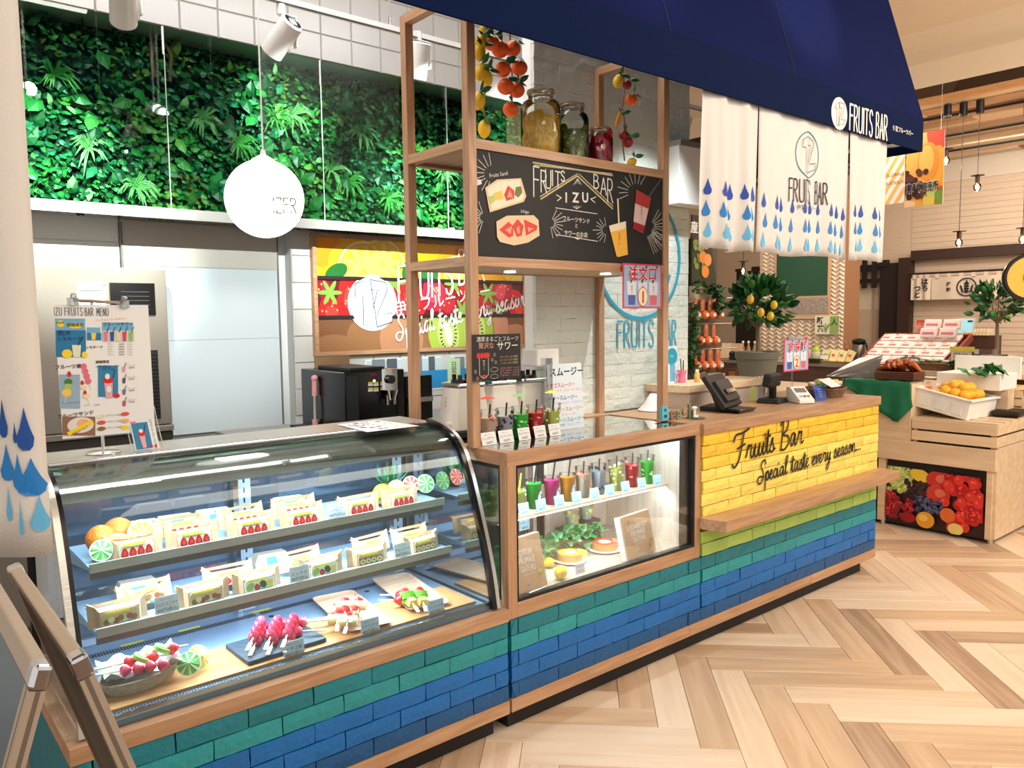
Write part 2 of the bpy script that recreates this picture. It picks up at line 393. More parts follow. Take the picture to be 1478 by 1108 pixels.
SCR = {
 'r': (.8, [[(0, .15), (.14, .55), (.24, 1.0), (.3, .85), (.5, .95), (.55, .8), (.5, .3), (.62, 0), (.82, .2)]]),
 'u': (.88, [[(0, .2), (.15, .95), (.12, .2), (.28, 0), (.48, .25), (.6, .95), (.57, .2), (.7, 0), (.9, .25)]]),
 'i': (.42, [[(0, .2), (.15, .95), (.12, .2), (.25, 0), (.43, .2)], [(.22, 1.35), (.26, 1.5)]]),
 't': (.42, [[(0, .2), (.22, 1.75), (.15, .3), (.27, 0), (.43, .2)], [(-.05, 1.15), (.45, 1.3)]]),
 's': (.6, [[(0, .15), (.28, 1.05), (.3, .7), (.48, .3), (.3, 0), (.06, .12)], [(.3, 0), (.62, .2)]]),
 'a': (.82, [[(.55, .85), (.3, .97), (.08, .45), (.25, .02), (.48, .4), (.58, .92), (.55, .25), (.66, 0), (.84, .2)]]),
 'c': (.52, [[(.48, .8), (.3, .95), (.08, .45), (.25, 0), (.54, .2)]]),
 'e': (.52, [[(0, .3), (.33, .6), (.34, .93), (.15, .85), (.08, .35), (.26, 0), (.54, .22)]]),
 'l': (.42, [[(0, .2), (.32, 1.5), (.28, 1.95), (.13, 1.6), (.13, .3), (.26, 0), (.43, .2)]]),
 'p': (.62, [[(0, .3), (.15, .95), (.1, 0), (.05, -1.0)], [(.12, .5), (.34, .97), (.5, .5), (.32, .03), (.12, .2)], [(.32, .03), (.64, .22)]]),
 'v': (.62, [[(0, .7), (.12, .95), (.25, 0), (.48, .9), (.64, .8)]]),
 'y': (.72, [[(0, .2), (.15, .95), (.14, .25), (.3, .05), (.5, .4), (.58, .95), (.5, -.3), (.25, -1.0), (.08, -.7), (.7, .15)]]),
 'n': (.8, [[(0, .2), (.1, .95), (.08, 0), (.25, .8), (.45, .92), (.5, .2), (.62, 0), (.82, .2)]]),
 'o': (.66, [[(.3, .97), (.08, .5), (.25, 0), (.5, .4), (.42, .88), (.28, .95), (.68, .75)]]),
 '.': (.35, [[(.1, .05), (.2, .08)]]),
 'h': (.8, [[(0, .2), (.3, 1.5), (.25, 1.9), (.12, 1.5), (.08, 0), (.25, .8), (.45, .92), (.5, .2), (.62, 0), (.82, .2)]]),
 'd': (.8, [[(.5, .85), (.3, .95), (.08, .45), (.25, .02), (.5, .4), (.62, 1.8), (.55, .25), (.66, 0), (.84, .2)]]),
 'S': (1.0, [[(1.0, 1.75), (.85, 2.15), (.5, 2.1), (.35, 1.6), (.6, 1.15), (.75, .6), (.5, -.05), (.15, -.1), (-.05, .3), (.2, .6), (.7, .5)]]),
 'F': (1.05, [[(-.25, 1.5), (-.05, 1.95), (.6, 2.0), (1.25, 2.2)], [(.75, 2.1), (.6, 1.2), (.35, .1), (-.05, -.35), (-.3, -.1)], [(.15, .95), (.9, 1.15)]]),
 'B': (1.15, [[(.3, 2.1), (.22, 1.0), (.15, -.1)], [(.0, 1.8), (.45, 2.3), (.85, 1.95), (.7, 1.35), (.25, 1.05), (.9, .85), (1.0, .3), (.55, -.1), (.1, 0)]]),
}
def emblem(f, cu, cv, r, mring, mline, mfill=None, l=1, w=None, kx=1):
 """round badge with the tall outlined letters of the shop sign"""
 w = w or r*.07
 if mfill: f.ell(cu, cv, r*kx, r, mfill, l, n=30)
 f.ring(cu, cv, r*1.04*kx, r*1.04, w*1.3, mring, l+1, 32)
 T = lambda q: [(cu+x*r*kx, cv+y*r) for x, y in q]
 one = [(-.35, .62), (-.05, .72), (-.05, -.78), (-.33, -.78), (-.33, .28), (-.62, .28), (-.35, .62)]
 zed = [(0, .72), (.55, .72), (.62, .5), (.25, -.35), (.75, -.3), (.62, -.6), (.0, -.72), (-.02, -.5), (.3, .38), (0, .4), (0, .72)]
 for g in (one, zed):
  q = T(g)
  for a, b in zip(q, q[1:]): f.stroke([a, b], w, mline, l+2)
# ------------------------------------------------------------------ common materials
oak = WOOD('oak', (166, 123, 91), (196, 156, 120), 2.2, 0, .42)
oakv = WOOD('oak_upright', (166, 123, 91), (196, 156, 120), 2.2, 2, .42)
oaky = WOOD('oak_deep', (166, 123, 91), (196, 156, 120), 2.2, 1, .42)
pale = WOOD('pale_ply', (214, 188, 152), (228, 206, 174), 2, 0, .55)
palev = WOOD('pale_ply_upright', (206, 178, 142), (222, 198, 164), 2, 2, .55)
birch = WOOD('birch', (205, 185, 165), (228, 212, 196), 2, 2, .4)
blackm = P('black_metal', (16, 17, 20), .35); plinthm = P('plinth_black', (22, 20, 20), .6)
steel = P('brushed_steel', (204, 202, 196), .32, .7, .1, 90, .05, 30, stretch=(.1, 1, 1))
chrome = P('chrome', (225, 226, 230), .08, 1)
whitep = P('white_plastic', (236, 234, 230), .35); white = P('white_matt', (238, 236, 232), .7)
paper = P('paper', (240, 240, 240), .8); kraft = P('kraft', (196, 156, 118), .75, var=.12, vscale=25, bump=.25, bscale=60)
ink = P('ink', (25, 25, 30), .7); inkred = P('ink_red', (206, 36, 48), .6); inkblue = P('ink_blue', (30, 110, 190), .6)
glass = GLASS('clear_glass', (246, 252, 250), .9)
cglass = GLASS('case_glass', (240, 248, 247), .8)
acryl = GLASS('acrylic', (248, 250, 250), 1.2, .03, .04)
black = P('black_gloss', (14, 14, 16), .18); blackmat = P('black_matt', (20, 20, 22), .55)
# ------------------------------------------------------------------ floor of herringbone boards
m = MB(); m.b2((-4, -6, -.06), (12, 6, -.012), P('floor_bed', (120, 98, 80), .8)); floor = struct(m.build('floor'))
tones = [WOOD('board_light', (212, 184, 156), (230, 206, 180), 1.6, 0, .38, rnd=.07, grain=14), WOOD('board_tan', (190, 158, 128), (214, 184, 154), 1.6, 0, .38, rnd=.08, grain=14),
         WOOD('board_brown', (160, 130, 106), (198, 168, 140), 1.8, 0, .4, rnd=.08, grain=12), WOOD('board_cream', (220, 196, 170), (236, 214, 192), 1.4, 0, .36, rnd=.05, grain=14)]
PL, PW = .774, .137
pm_ = []
for t in tones:
 m = MB(); a, b = PL/2-.0008, PW/2-.0008
 vs = []
 for z, e in ((-.012, 0), (-.0015, 0), (0, .0015)): vs += [(-a+e, -b+e, z), (a-e, -b+e, z), (a-e, b-e, z), (-a+e, b-e, z)]
 m.add(vs, [(8, 9, 10, 11)]+[(j*4+k, j*4+(k+1) % 4, j*4+4+(k+1) % 4, j*4+4+k) for j in (0, 1) for k in range(4)], t)
 pm_.append(m.build('floor_board', floor));
meshes = [o.data for o in pm_]
for o in pm_: bpy.data.objects.remove(o)
A0, B0 = .960, .5925; R2 = sqrt(.5); cand = []
for i in range(-14, 15):
 for j in range(-60, 61):
  oa = A0+i*PL+j*PW; ob = B0+i*PL-j*PW
  for hz in (1, 0):
   if hz: ca, cb = oa+PL/2, ob-PW/2
   else: ca, cb = oa+PW/2, ob-PW-PL/2
   x = (ca+cb)*R2; y = (-ca+cb)*R2
   q = Vector((x, y, 0))-CP; z = q.dot(FW)
   if z < .4: continue
   px = W/2+FPX*q.dot(RT)/z; py = H/2-FPX*q.dot(UP)/z; mar = 700/z+60
   if -mar < px < W+mar and 400 < py < H+mar and y < (.45 if x < 2.8 else 1.6) and x < 7.5: cand.append((z, x, y, hz))
cand.sort()
for z, x, y, hz in cand[:300]:
 o = bpy.data.objects.new('floor_board', random.choices(meshes, (4, 4, 1.6, 4))[0]); COL.objects.link(o); o.parent = floor
 o.location = Vector((x, y, 0))-Vector(floor.location); o.rotation_euler = (0, 0, -pi/4 if hz else pi/4)
if len(cand) > 300:
 m = MB()
 for z, x, y, hz in cand[300:]: m.box((x, y, -.006), (PL-.0015, PW-.0015, .012), random.choice(tones), (0, 0, -pi/4 if hz else pi/4))
 o = m.build('floor_board', floor); o['kind'] = 'stuff'
# ------------------------------------------------------------------ bricks
bmesh_cache = {}
def brick_mesh(L, h, mat, v):
 key = (round(L, 3), round(h, 4), mat.name, v)
 if key in bmesh_cache: return bmesh_cache[key]
 rr = random.Random(hash((round(L, 3), v)) & 0xffff); m = MB(); nx, nz = 4, 2; g = .0005 if mat.name == 'white_brick' else .0018
 vs = []; fs = []
 for j in range(nz+1):
  for i in range(nx+1):
   e = i in (0, nx) or j in (0, nz)
   vs.append((g+(L-2*g)*i/nx + (rr.uniform(-.001, .001) if i in (0, nx) else rr.uniform(-.01, .01)), -((.0092 if g < .001 else rr.uniform(.0065, .0095)) if e else rr.uniform(.0085, .0118)), g+(h-2*g)*j/nz+rr.uniform(-.0012, .0012)))
 for j in range(nz):
  for i in range(nx): fs.append((j*(nx+1)+i, j*(nx+1)+i+1, (j+1)*(nx+1)+i+1, (j+1)*(nx+1)+i))
 ring = [i for i in range(nx+1)]+[(j+1)*(nx+1)-1 for j in range(1, nz+1)]+[nz*(nx+1)+i for i in range(nx-1, -1, -1)]+[j*(nx+1) for j in range(nz-1, 0, -1)]
 o = len(vs)
 for k in ring: x, y, z = vs[k]; vs.append((x, .014, z))
 n = len(ring)
 for k in range(n): fs.append((ring[k], o+k, o+(k+1) % n, ring[(k+1) % n]))
 m.add(vs, fs, mat); ob = m.build('brick'); me = ob.data; bpy.data.objects.remove(ob)
 bmesh_cache[key] = me; return me
def bricks(parent, x0, x1, zs, mats, off, y, L=.2005, axis=0):
 """courses from x0 to x1; zs = course edges; half-bond"""
 for r in range(len(zs)-1):
  s = off + (0 if r % 2 == 0 else L/2); k = math.floor((x0-s)/L)
  while s+k*L < x1-1e-4:
   a = max(x0, s+k*L); b = min(x1, s+(k+1)*L); k += 1
   if b-a < .012: continue
   me = brick_mesh(b-a, zs[r+1]-zs[r], mats[r], random.randrange(5))
   o = bpy.data.objects.new('brick', me); COL.objects.link(o); o.parent = parent
   o.location = Vector((a, y+random.uniform(-.0012, .0012), zs[r]))-wl(parent)
bk = lambda n, c: P('brick_'+n, c, .45, bump=.5, bscale=55, var=.08, vscale=9, rnd=.07)
B_navy = bk('navy', (0, 80, 136)); B_blue = bk('blue', (0, 102, 178)); B_teal = bk('teal', (14, 122, 136)); B_sea = bk('sea', (32, 146, 154))
B_lime = bk('lime', (168, 206, 92)); B_lime2 = bk('lime_light', (178, 214, 106)); B_gold = bk('gold', (238, 194, 56)); B_yel = bk('yellow', (244, 210, 76)); B_yel2 = bk('pale_yellow', (244, 220, 108))
grout = P('brick_backing', (14, 70, 96), .8); grouty = P('brick_backing_yellow', (176, 140, 40), .8)
# ------------------------------------------------------------------ kitchen walls
wallw = P('wall_white', (226, 230, 230), .55, var=.02, vscale=3); tilem = P('white_tile', (206, 204, 200), .25, rnd=.03); groutw = P('tile_grout', (168, 162, 154), .8)
YB, YF, XC = 2.44, 2.36, at(420, 400, y=2.36).x
m = MB(); m.b2((-3.6, YB, 0), (3.2, YB+.1, 3.75), wallw); wb = struct(m.build('wall_back'))
def tiles(parent, x0, x1, z0, z1, y, tw, th, depth=.008):
 m = MB(); m.b2((x0, y, z0), (x1, y+.004, z1), groutw); m.build('grout_bed', parent)
 c = {}
 nz = max(1, round((z1-z0)/th)); th = (z1-z0)/nz; x = x0
 while x < x1-.02:
  b = min(x1, x+tw); key = round(b-x, 3)
  if key not in c:
   mm = MB(); w_ = b-x; e = .004; g = .0018
   vs = [(g, 0, g), (w_-g, 0, g), (w_-g, 0, th-g), (g, 0, th-g), (g+e, -depth, g+e), (w_-g-e, -depth, g+e), (w_-g-e, -depth, th-g-e), (g+e, -depth, th-g-e)]
   mm.add(vs, [(4, 5, 6, 7), (0, 1, 5, 4), (1, 2, 6, 5), (2, 3, 7, 6), (3, 0, 4, 7)], tilem); ob = mm.build('tile'); c[key] = ob.data; bpy.data.objects.remove(ob)
  for k in range(nz):
   o = bpy.data.objects.new('tile', c[key]); COL.objects.link(o); o.parent = parent; o.location = Vector((x, y, z0+k*th))-wl(parent)
  x = b
m = MB(); m.b2((XC, YF, 0), (3.2, YB, 3.75), wallw); wf = struct(m.build('wall_front_section'))
wf.name = 'wall_rear'
YK = 2.12; ZK = at(290, 50, y=YK).z
m = MB(); m.b2((-2.2, YK, ZK), (3.2, YF, 3.75), P('bulkhead', (206, 206, 204), .6)); wk = struct(m.build('trim_2'))
tiles(wk, -1.75, 1.9, ZK, 3.74, YK-.001, .196, .158)
tiles(wf, XC, at(455, 400, y=YF).x-.01, .95, 2.08, YF-.001, .155, .16)
tiles(wf, at(455, 400, y=YF).x-.01, at(752, 503, y=YF).x, 1.0, at(457, 513, y=YF).z-.01, YF-.001, .2, .15)
tiles(wf, at(757, 400, y=YF).x, 2.15, 1.0, 2.08, YF-.001, .155, .16)
# flush sliding door and header beside the refrigerator
xd0, xd1 = at(176, 400, y=YB).x, at(398, 400, y=YB).x
m = MB(); m.b2((xd0, YB-.03, .9), (xd1, YB, at(300, 388, y=YB).z+.004), P('door_panel', (206, 216, 222), .4)); m.b2((xd0, YB-.035, at(300, 388, y=YB).z+.004), (xd1, YB, at(240, 322, y=YB).z), P('shaded_header', (196, 190, 180), .6))  # header's grey-brown has the shadow above the door put into its colour
m.b2((xd0-.006, YB-.04, .9), (xd0+.004, YB, 2.06), P('door_edge', (120, 116, 110), .5)); m.b2((xd1-.004, YB-.04, .9), (xd1+.004, YB, 2.06), P('door_edge', (120, 116, 110), .5))
door1 = struct(m.build('door_1'))
# panel joints on the lit wall left of it
m = MB(); zz = at(100, 347, y=YB).z
m.b2((-1.9, YB-.012, zz+.004), (xd0-.01, YB, at(100, 300, y=YB).z), white); m.b2((-1.9, YB-.012, 1.0), (xd0-.01, YB, zz-.002), white); m.build('wall_panel', wb)
m = MB(); zz = at(300, 490, y=YB-.03).z; m.b2((xd0+.01, YB-.0312, zz-.0015), (xd1-.01, YB-.03, zz+.0015), P('seam', (150, 156, 160), .6)); m.build('panel_seam', door1)
# ------------------------------------------------------------------ white brick wall behind the order counter
BX0, BX1, BY = .69, 1.83, .615
m = MB(); m.b2((BX0, BY+.012, 0), (BX1, BY+.07, 3.6), white); wbrick = struct(m.build('wall_side'))
wbk = P('white_brick', (214, 220, 212), .6, bump=.5, bscale=45, var=.03, vscale=12, rnd=.03)
zs = [1.05+.0594*k for k in range(42)]
bricks(wbrick, BX0, BX1, zs, [wbk]*41, .55, BY)
# painted sign on the bricks
m = MB(); f = Fr(m, (0, BY-.0145, 0), (1, 0, 0), (0, 0, 1)); turq = P('turquoise_paint', (28, 160, 190), .5)
emblem(f, 1.42, 1.845, .322, turq, turq, l=1, w=.015)
X_ = lambda p: at(p, 487, y=BY).x
f.capsfit('FRUITS', X_(888.5), X_(940), 1.372, .135, turq, 1, w=.009); f.capsfit('BAR', X_(951), X_(973), 1.372, .135, turq, 1, w=.009)
o = m.build('painted_sign', wbrick, label='turquoise round emblem and lettering painted on the white bricks')
# ------------------------------------------------------------------ ceilings and the far room
cream = P('ceiling_cream', (244, 226, 200), .8)
m = MB(); m.b2((-4, -6, 3.75), (5.3, 6, 3.85), cream)
XS = 5.23; zf = 3.72
m.b2((XS, -6, 3.31), (XS+.08, 6, 3.75), cream); m.prism([(XS-.35, -6, 3.75), (XS, -6, 3.75), (XS, -6, 3.6)], (0, 12, 0), cream)
ceil = struct(m.build('ceiling'))
m = MB()
for dx in (0, .05, .1): m.b2((3.62+dx, -4, 3.744), (3.645+dx, 1.2, 3.75), P('slot_black', (40, 34, 30), .7))
m.build('linear_air_slot', ceil)
m = MB(); m.b2((XS-.015, -4, 3.262), (XS+.05, 4, 3.31), WOOD('trim_wood', (196, 142, 92), (220, 168, 116), 2, 1, .5)); struct(m.build('trim_1'))
m = MB(); m.b2((XS, -4, 3.30), (12, 6, 3.4), P('slat_backing', (90, 66, 48), .8)); cs = struct(m.build('ceiling_timber'));
st = [WOOD('slat_light', (226, 196, 160), (242, 216, 184), 1.5, 1, .5), WOOD('slat_mid', (188, 148, 112), (208, 168, 130), 1.5, 1, .5), WOOD('slat_dark', (132, 98, 76), (160, 124, 98), 1.5, 1, .5)]
cache = {}
x = XS+.06; r = 0
while x < 8.0:
 y = -1.6+random.uniform(0, .6)
 while y < 3.4:
  L_ = random.choice((.9, 1.2, 1.5)); t = random.choice((0, 0, 1, 1, 2)); key = (L_, t)
  if key not in cache:
   mm = MB(); mm.b2((0, 0, 0), (.142, L_-.006, .02), st[t]); ob = mm.build('ceiling_board'); cache[key] = ob.data; bpy.data.objects.remove(ob)
  o = bpy.data.objects.new('ceiling_board', cache[key]); COL.objects.link(o); o.parent = cs
  o.location = (x, y, 3.262+.02*(r % 2 == 0)*random.random()*.8); y += L_
 x += .148; r += 1
m = MB()
for xx in (5.75, 6.6, 7.4): m.b2((xx, -1.6, 3.245), (xx+.02, 3.2, 3.262), blackmat)
m.build('light_track', cs)
beige = P('far_wall_block', (222, 200, 176), .7, bump=.6, bscale=18, stretch=(1, .25, 3), var=.03, vscale=8)
m = MB(); m.b2((8, -3, 0), (8.1, 5, 3.5), beige); m.b2((7.985, -3, 3.02), (8, 5, 3.26), P('band_white', (228, 216, 200), .7)); wfar = struct(m.build('wall_far')); m = MB(); m.b2((1.9, 5.0, 0), (8.1, 5.1, 3.75), beige); struct(m.build('wall_end'))
m = MB()
for k in range(38):
 z = .5+k*.066; m.b2((7.991, -1.5, z), (8, 2.06, z+.0605), beige)
m.build('block_courses', wfar)
# ------------------------------------------------------------------ main counter with the glass box
HT = 1.05; RW = .0594; Z0 = .139
ct = thing('serving_counter', 'long counter with yellow to blue brick front and glass display box, wooden top', 'counter', (0, 0, 0))
L1, LL = 1.133, 2.831
m = MB(); m.b2((.03, .05, 0), (LL-.06, .5, .09), plinthm); m.build('plinth', ct)
for a, b in ((0.002, 1.05), (1.052, 2.1), (2.102, LL)):
 m = MB(); m.b2((a, -.012, .089), (b, .02, .139), oak); m.build('base_board', ct, bevel=.0015)
m = MB(); m.b2((0.004, .014, .12), (LL-.002, .03, .437), grout); m.b2((L1, .014, .437), (LL-.002, .03, 1.0), grouty); m.b2((.004, .03, .12), (.02, .55, .437), grout)
m.b2((LL-.014, .03, .12), (LL-.002, .52, 1.0), birch); m.build('backing_panel', ct)
zs = [Z0+RW*k for k in range(6)]
bricks(ct, .004, L1, zs, [B_navy, B_blue, B_blue, B_sea, B_teal], .04, .0)
zr = zs+[Z0+RW*6, Z0+RW*7]
bricks(ct, L1, LL, zr, [B_navy, B_blue, B_blue, B_sea, B_teal, B_lime2, B_lime], .04, .0)
zy = [.614+.0552*k for k in range(8)]
bricks(ct, L1, LL, zy, [B_yel2, B_yel2, B_yel2, B_yel2, B_yel, B_gold, B_gold], .14, .0)
# ledge with bevelled left end
m = MB(); m.prism([(L1-.01, .012, .57), (L1-.01, -.05, .57), (L1+.02, -.13, .57), (LL+.02, -.13, .57), (LL+.02, .012, .57)], (0, 0, .052), oak); m.build('ledge_shelf', ct, bevel=.002)
# lettering painted over the bricks
m = MB(); f = Fr(m, (0, -.0145, 0), (1, 0, 0), (0, 0, 1), step=.0005)
f.script('Fruits Bar', 1.385, .842, .066, ink, 1, w=.0105, rot=.045, kx=1.22)
f.script('Special taste every season...', 1.575, .715, .048, ink, 1, w=.0085, rot=.045, kx=1.28)
m.build('painted_lettering', ct, label='black handwritten lettering across the yellow bricks')
# worktops
m = MB(); m.b2((L1-.001, -.02, 1.0), (LL+.004, .56, HT), oak); m.build('worktop', ct, bevel=.002)
m = MB(); m.b2((1.095, .03, 1.0), (L1-.001, .56, HT-.0005), oak); m.b2((.0, .52, 1.0), (1.095, .60, HT-.0005), oak); m.build('rear_top_rail', ct)
# glass box frame
m = MB(); m.b2((0, -.003, 1.0), (L1-.001, .034, HT), oak); m.build('top_rail', ct, bevel=.0015)
m = MB(); m.b2((0, .034, 1.0), (.034, .56, HT), oaky); m.build('side_top_rail', ct, bevel=.0015)
m = MB(); m.b2((0, -.003, .436), (.042, .040, 1.0), oakv); m.build('corner_post', ct, bevel=.0015)
m = MB(); m.b2((1.098, -.003, .436), (L1-.001, .04, 1.0), oakv); m.build('right_stile', ct, bevel=.0015)
m = MB(); m.b2((.042, -.003, .436), (1.098, .04, .490), oak); m.build('bottom_rail', ct, bevel=.0015)
m = MB(); m.b2((0, .04, .436), (.035, .56, .500), oaky); m.build('side_bottom_rail', ct)
def frame(m, x0, x1, z0, z1, y0, y1, t, mat):
 m.b2((x0, y0, z0), (x1, y1, z0+t), mat); m.b2((x0, y0, z1-t), (x1, y1, z1), mat); m.b2((x0, y0, z0+t), (x0+t, y1, z1-t), mat); m.b2((x1-t, y0, z0+t), (x1, y1, z1-t), mat)
m = MB(); frame(m, .042, 1.098, .490, 1.0, .004, .03, .013, blackm); m.b2((1.06, .03, .49), (1.085, .06, 1.0), blackm); m.build('window_gasket', ct)
m = MB(); m.b2((.004, .04, .50), (.026, .56, .515), blackm); m.b2((.004, .04, .985), (.026, .56, 1.0), blackm); m.b2((.004, .04, .515), (.026, .053, .985), blackm); m.b2((.004, .545, .515), (.026, .558, .985), blackm); m.build('side_gasket', ct)
m = MB(); m.b2((.055, .014, .503), (1.085, .019, .987), GLASS('box_glass', (250, 253, 252), .45, .01)); m.build('front_pane', ct)
m = MB(); m.b2((.012, .053, .515), (.017, .545, .985), glass); m.build('side_pane', ct)
m = MB(); m.b2((.034, .034, 1.036), (1.095, .52, 1.046), GLASS('top_glass', (205, 222, 226), 2.2, .015, .12, (120, 150, 160))); m.build('glass_top', ct)
m = MB(); m.b2((.03, .03, .47), (1.1, .56, .492), WOOD('grey_board', (168, 150, 132), (200, 184, 166), 2, 0, .5)); m.build('display_floor', ct)
m = MB(); m.b2((1.085, .03, .49), (1.10, .56, 1.0), birch); m.build('inner_side_panel', ct)
m = MB(); m.b2((.60, .535, .49), (1.085, .55, 1.0), birch); m.build('back_panel', ct)
m = MB(); m.b2((.03, .54, .49), (.60, .555, 1.0), WOOD('umber', (92, 76, 66), (116, 96, 82), 2, 2, .5)); m.build('dark_back_panel', ct)
m = MB(); m.b2((.62, .515, .49), (.65, .535, 1.0), blackm); m.build('door_mullion', ct)
m = MB(); m.b2((.53, .51, .49), (.545, .52, 1.0), chrome); m.build('shelf_upright', ct)
m = MB(); m.b2((.03, .12, .757), (1.06, .50, .770), WOOD('shelf_ply', (214, 184, 150), (232, 206, 174), 2, 0, .45)); m.build('display_shelf', ct, bevel=.001)
led = P('led_tube', (226, 240, 255), .4, emit=9)
m = MB(); m.b2((.06, .062, .992), (1.08, .072, .9985), led); m.b2((.06, .13, .7515), (1.05, .139, .756), led); m.build('light_strip', ct)
area('box_light', (.57, .055, .985), (1.0, .03), 11, COOL, (.57, .30, .72))
area('box_light', (.57, .16, .748), (1.0, .02), 5, COOL, (.57, .26, .5))
# ------------------------------------------------------------------ refrigerated show case
SX0, SX1 = -1.425, -.008; SZ = .482
sc_ = thing('refrigerated_showcase', 'long curved-glass refrigerated case on a teal and blue brick base, left of the counter', 'display case', (-.7, 0, 0))
m = MB(); m.b2((SX0+.05, .05, 0), (SX1-.03, .6, .09), plinthm); m.build('plinth', sc_)
m = MB(); m.b2((SX0, -.012, .089), (SX1, .02, .139), oak); m.build('base_board', sc_, bevel=.0015)
m = MB(); m.b2((SX0+.01, .014, .12), (SX1, .03, .437), grout); m.b2((SX0+.004, .014, .12), (SX0+.02, .68, .437), B_teal); m.build('backing_panel', sc_)
bricks(sc_, SX0+.004, SX1-.001, zs, [B_navy, B_blue, B_blue, B_sea, B_teal], .03, .0)
m = MB(); m.b2((SX0, -.014, .436), (SX1, .065, SZ), oak); m.build('front_board', sc_, bevel=.002)
m = MB(); m.b2((SX0, .065, .436), (SX0+.05, .68, SZ), oaky); m.build('side_board', sc_, bevel=.002)
GX0, GX1 = -1.372, -.062     # glass ends
PROF = [(.018, .487), (.040, .600), (.068, .700), (.100, .795), (.140, .905), (.168, .970), (.195, 1.025), (.235, 1.072), (.285, 1.102), (.345, 1.120), (.415, 1.131)]
PR = catmull(PROF, 3)
def endframe(x0, x1, name):
 n = len(PR); off = []
 for i in range(n):
  a = PR[max(i-1, 0)]; b = PR[min(i+1, n-1)]; d = Vector((b[0]-a[0], b[1]-a[1])).normalized(); off.append((-d.y, d.x))
 m = MB()
 lf = x0 < -.7; mid = (x0+x1)/2+(.004 if lf else 0)
 for (u0, u1, mat, xa, xb) in ((-.008, .014, steel, x0, mid) if lf else (-.008, .014, steel, mid, x1), (-.008, .012, black, mid, x1+.003) if lf else (-.008, .012, black, x0-.003, mid)):
  vs = []
  for i in range(n):
   y, z = PR[i]; oy, oz = off[i]
   vs += [(xa, y+oy*u0, z+oz*u0), (xb, y+oy*u0, z+oz*u0), (xb, y+oy*u1, z+oz*u1), (xa, y+oy*u1, z+oz*u1)]
  m.add(vs, [(i*4+k, i*4+(k+1) % 4, i*4+4+(k+1) % 4, i*4+4+k) for i in range(n-1) for k in range(4)]+[(0, 3, 2, 1), (4*n-4, 4*n-3, 4*n-2, 4*n-1)], mat, True)
 m.b2((x0, .41, 1.112), (x1, .66, 1.128), blackm); m.b2((x0, .63, .48), (x1, .66, 1.12), blackm)
 return m.build(name, sc_, angle=30)
area('case_light', (-.717, .50, 1.10), (1.2, .02), 5, COOL, (-.717, .48, .5))  # back fill added to brighten the rear of the shelves, no tube here
endframe(GX0-.026, GX0, 'end_frame'); endframe(GX1, GX1+.03, 'end_frame')
m = MB(); n = len(PR); vs = []
for y, z in PR: vs += [(GX0, y, z), (GX1, y, z), (GX0, y+.005, z-.003), (GX1, y+.005, z-.003)]
m.add(vs, [(i*4, i*4+1, i*4+5, i*4+4) for i in range(n-1)]+[(i*4+2, i*4+6, i*4+7, i*4+3) for i in range(n-1)], cglass, True); m.build('curved_front_glass', sc_, angle=60)
def endglass(x, nm):
 m = MB(); pts = [(x, y+.004, z) for y, z in PR]+[(x, .65, 1.125), (x, .65, .49)]
 m.prism(pts, (.005, 0, 0), cglass); return m.build(nm, sc_)
endglass(GX0-.015, 'side_glass'); endglass(GX1+.01, 'side_glass')
m = MB(); m.b2((GX0-.02, .405, 1.118), (GX1+.02, .64, 1.132), steel); m.b2((GX0, .395, 1.105), (GX1, .412, 1.134), chrome); m.build('top_panel', sc_, bevel=.002)
m = MB(); m.prism([(GX0, .262, 1.072), (GX0, .30, 1.092), (GX0, .41, 1.112), (GX0, .41, 1.085), (GX0, .29, 1.056), (GX0, .262, 1.056)], (GX1-GX0, 0, 0), P('canopy_silver', (214, 212, 204), .35, .25)); m.b2((GX0, .256, 1.040), (GX1, .260, 1.073), steel); m.build('lamp_canopy', sc_)
m = MB(); m.b2((GX0+.05, .262, 1.047), (GX1-.05, .280, 1.056), led); m.build('led_tube', sc_)
area('case_light', (-.717, .262, 1.04), (1.2, .03), 12, COOL, (-.717, .26, .5))
deckm = P('deck_grey', (124, 146, 176), .35, .3); dk2 = P('slot_dark', (14, 16, 22), .7)
m = MB(); m.b2((GX0, .03, .482), (GX1, .62, .498), deckm); m.b2((GX0, .03, .498), (GX1, .036, .512), chrome); m.build('deck', sc_)
m = MB()
for k in range(150):
 x = GX0+.03+k*(GX1-GX0-.06)/150; m.b2((x, .048, .498), (x+.0045, .078, .4995), dk2)
 if not 72 < k < 75: m.b2((x, .50, .498), (x+.0045, .528, .4995), dk2)
m.build('air_grille', sc_)
m = MB()
for x in (-1.08, -.70, -.32): m.lathe((x, .46, .4985), [(.010, 0), (.010, .001)], dk2, 10)
m.build('drain_hole', sc_)
m = MB(); m.b2((GX0+.04, .085, .4985), (GX1-.02, .30, .506), WOOD('honey_board', (190, 128, 74), (208, 150, 96), 2, 0, .35)); m.build('deck_board', sc_)
tape = P('yellow_tape', (222, 206, 80), .5)
m = MB()
for x in (-1.17, -.99, -.74): m.b2((x, .532, .4985), (x+.07, .545, .4995), tape)
m.build('warning_tape', sc_)
bluep = P('case_interior', (190, 204, 226), .45); upr = P('case_upright', (176, 186, 206), .4, .4)
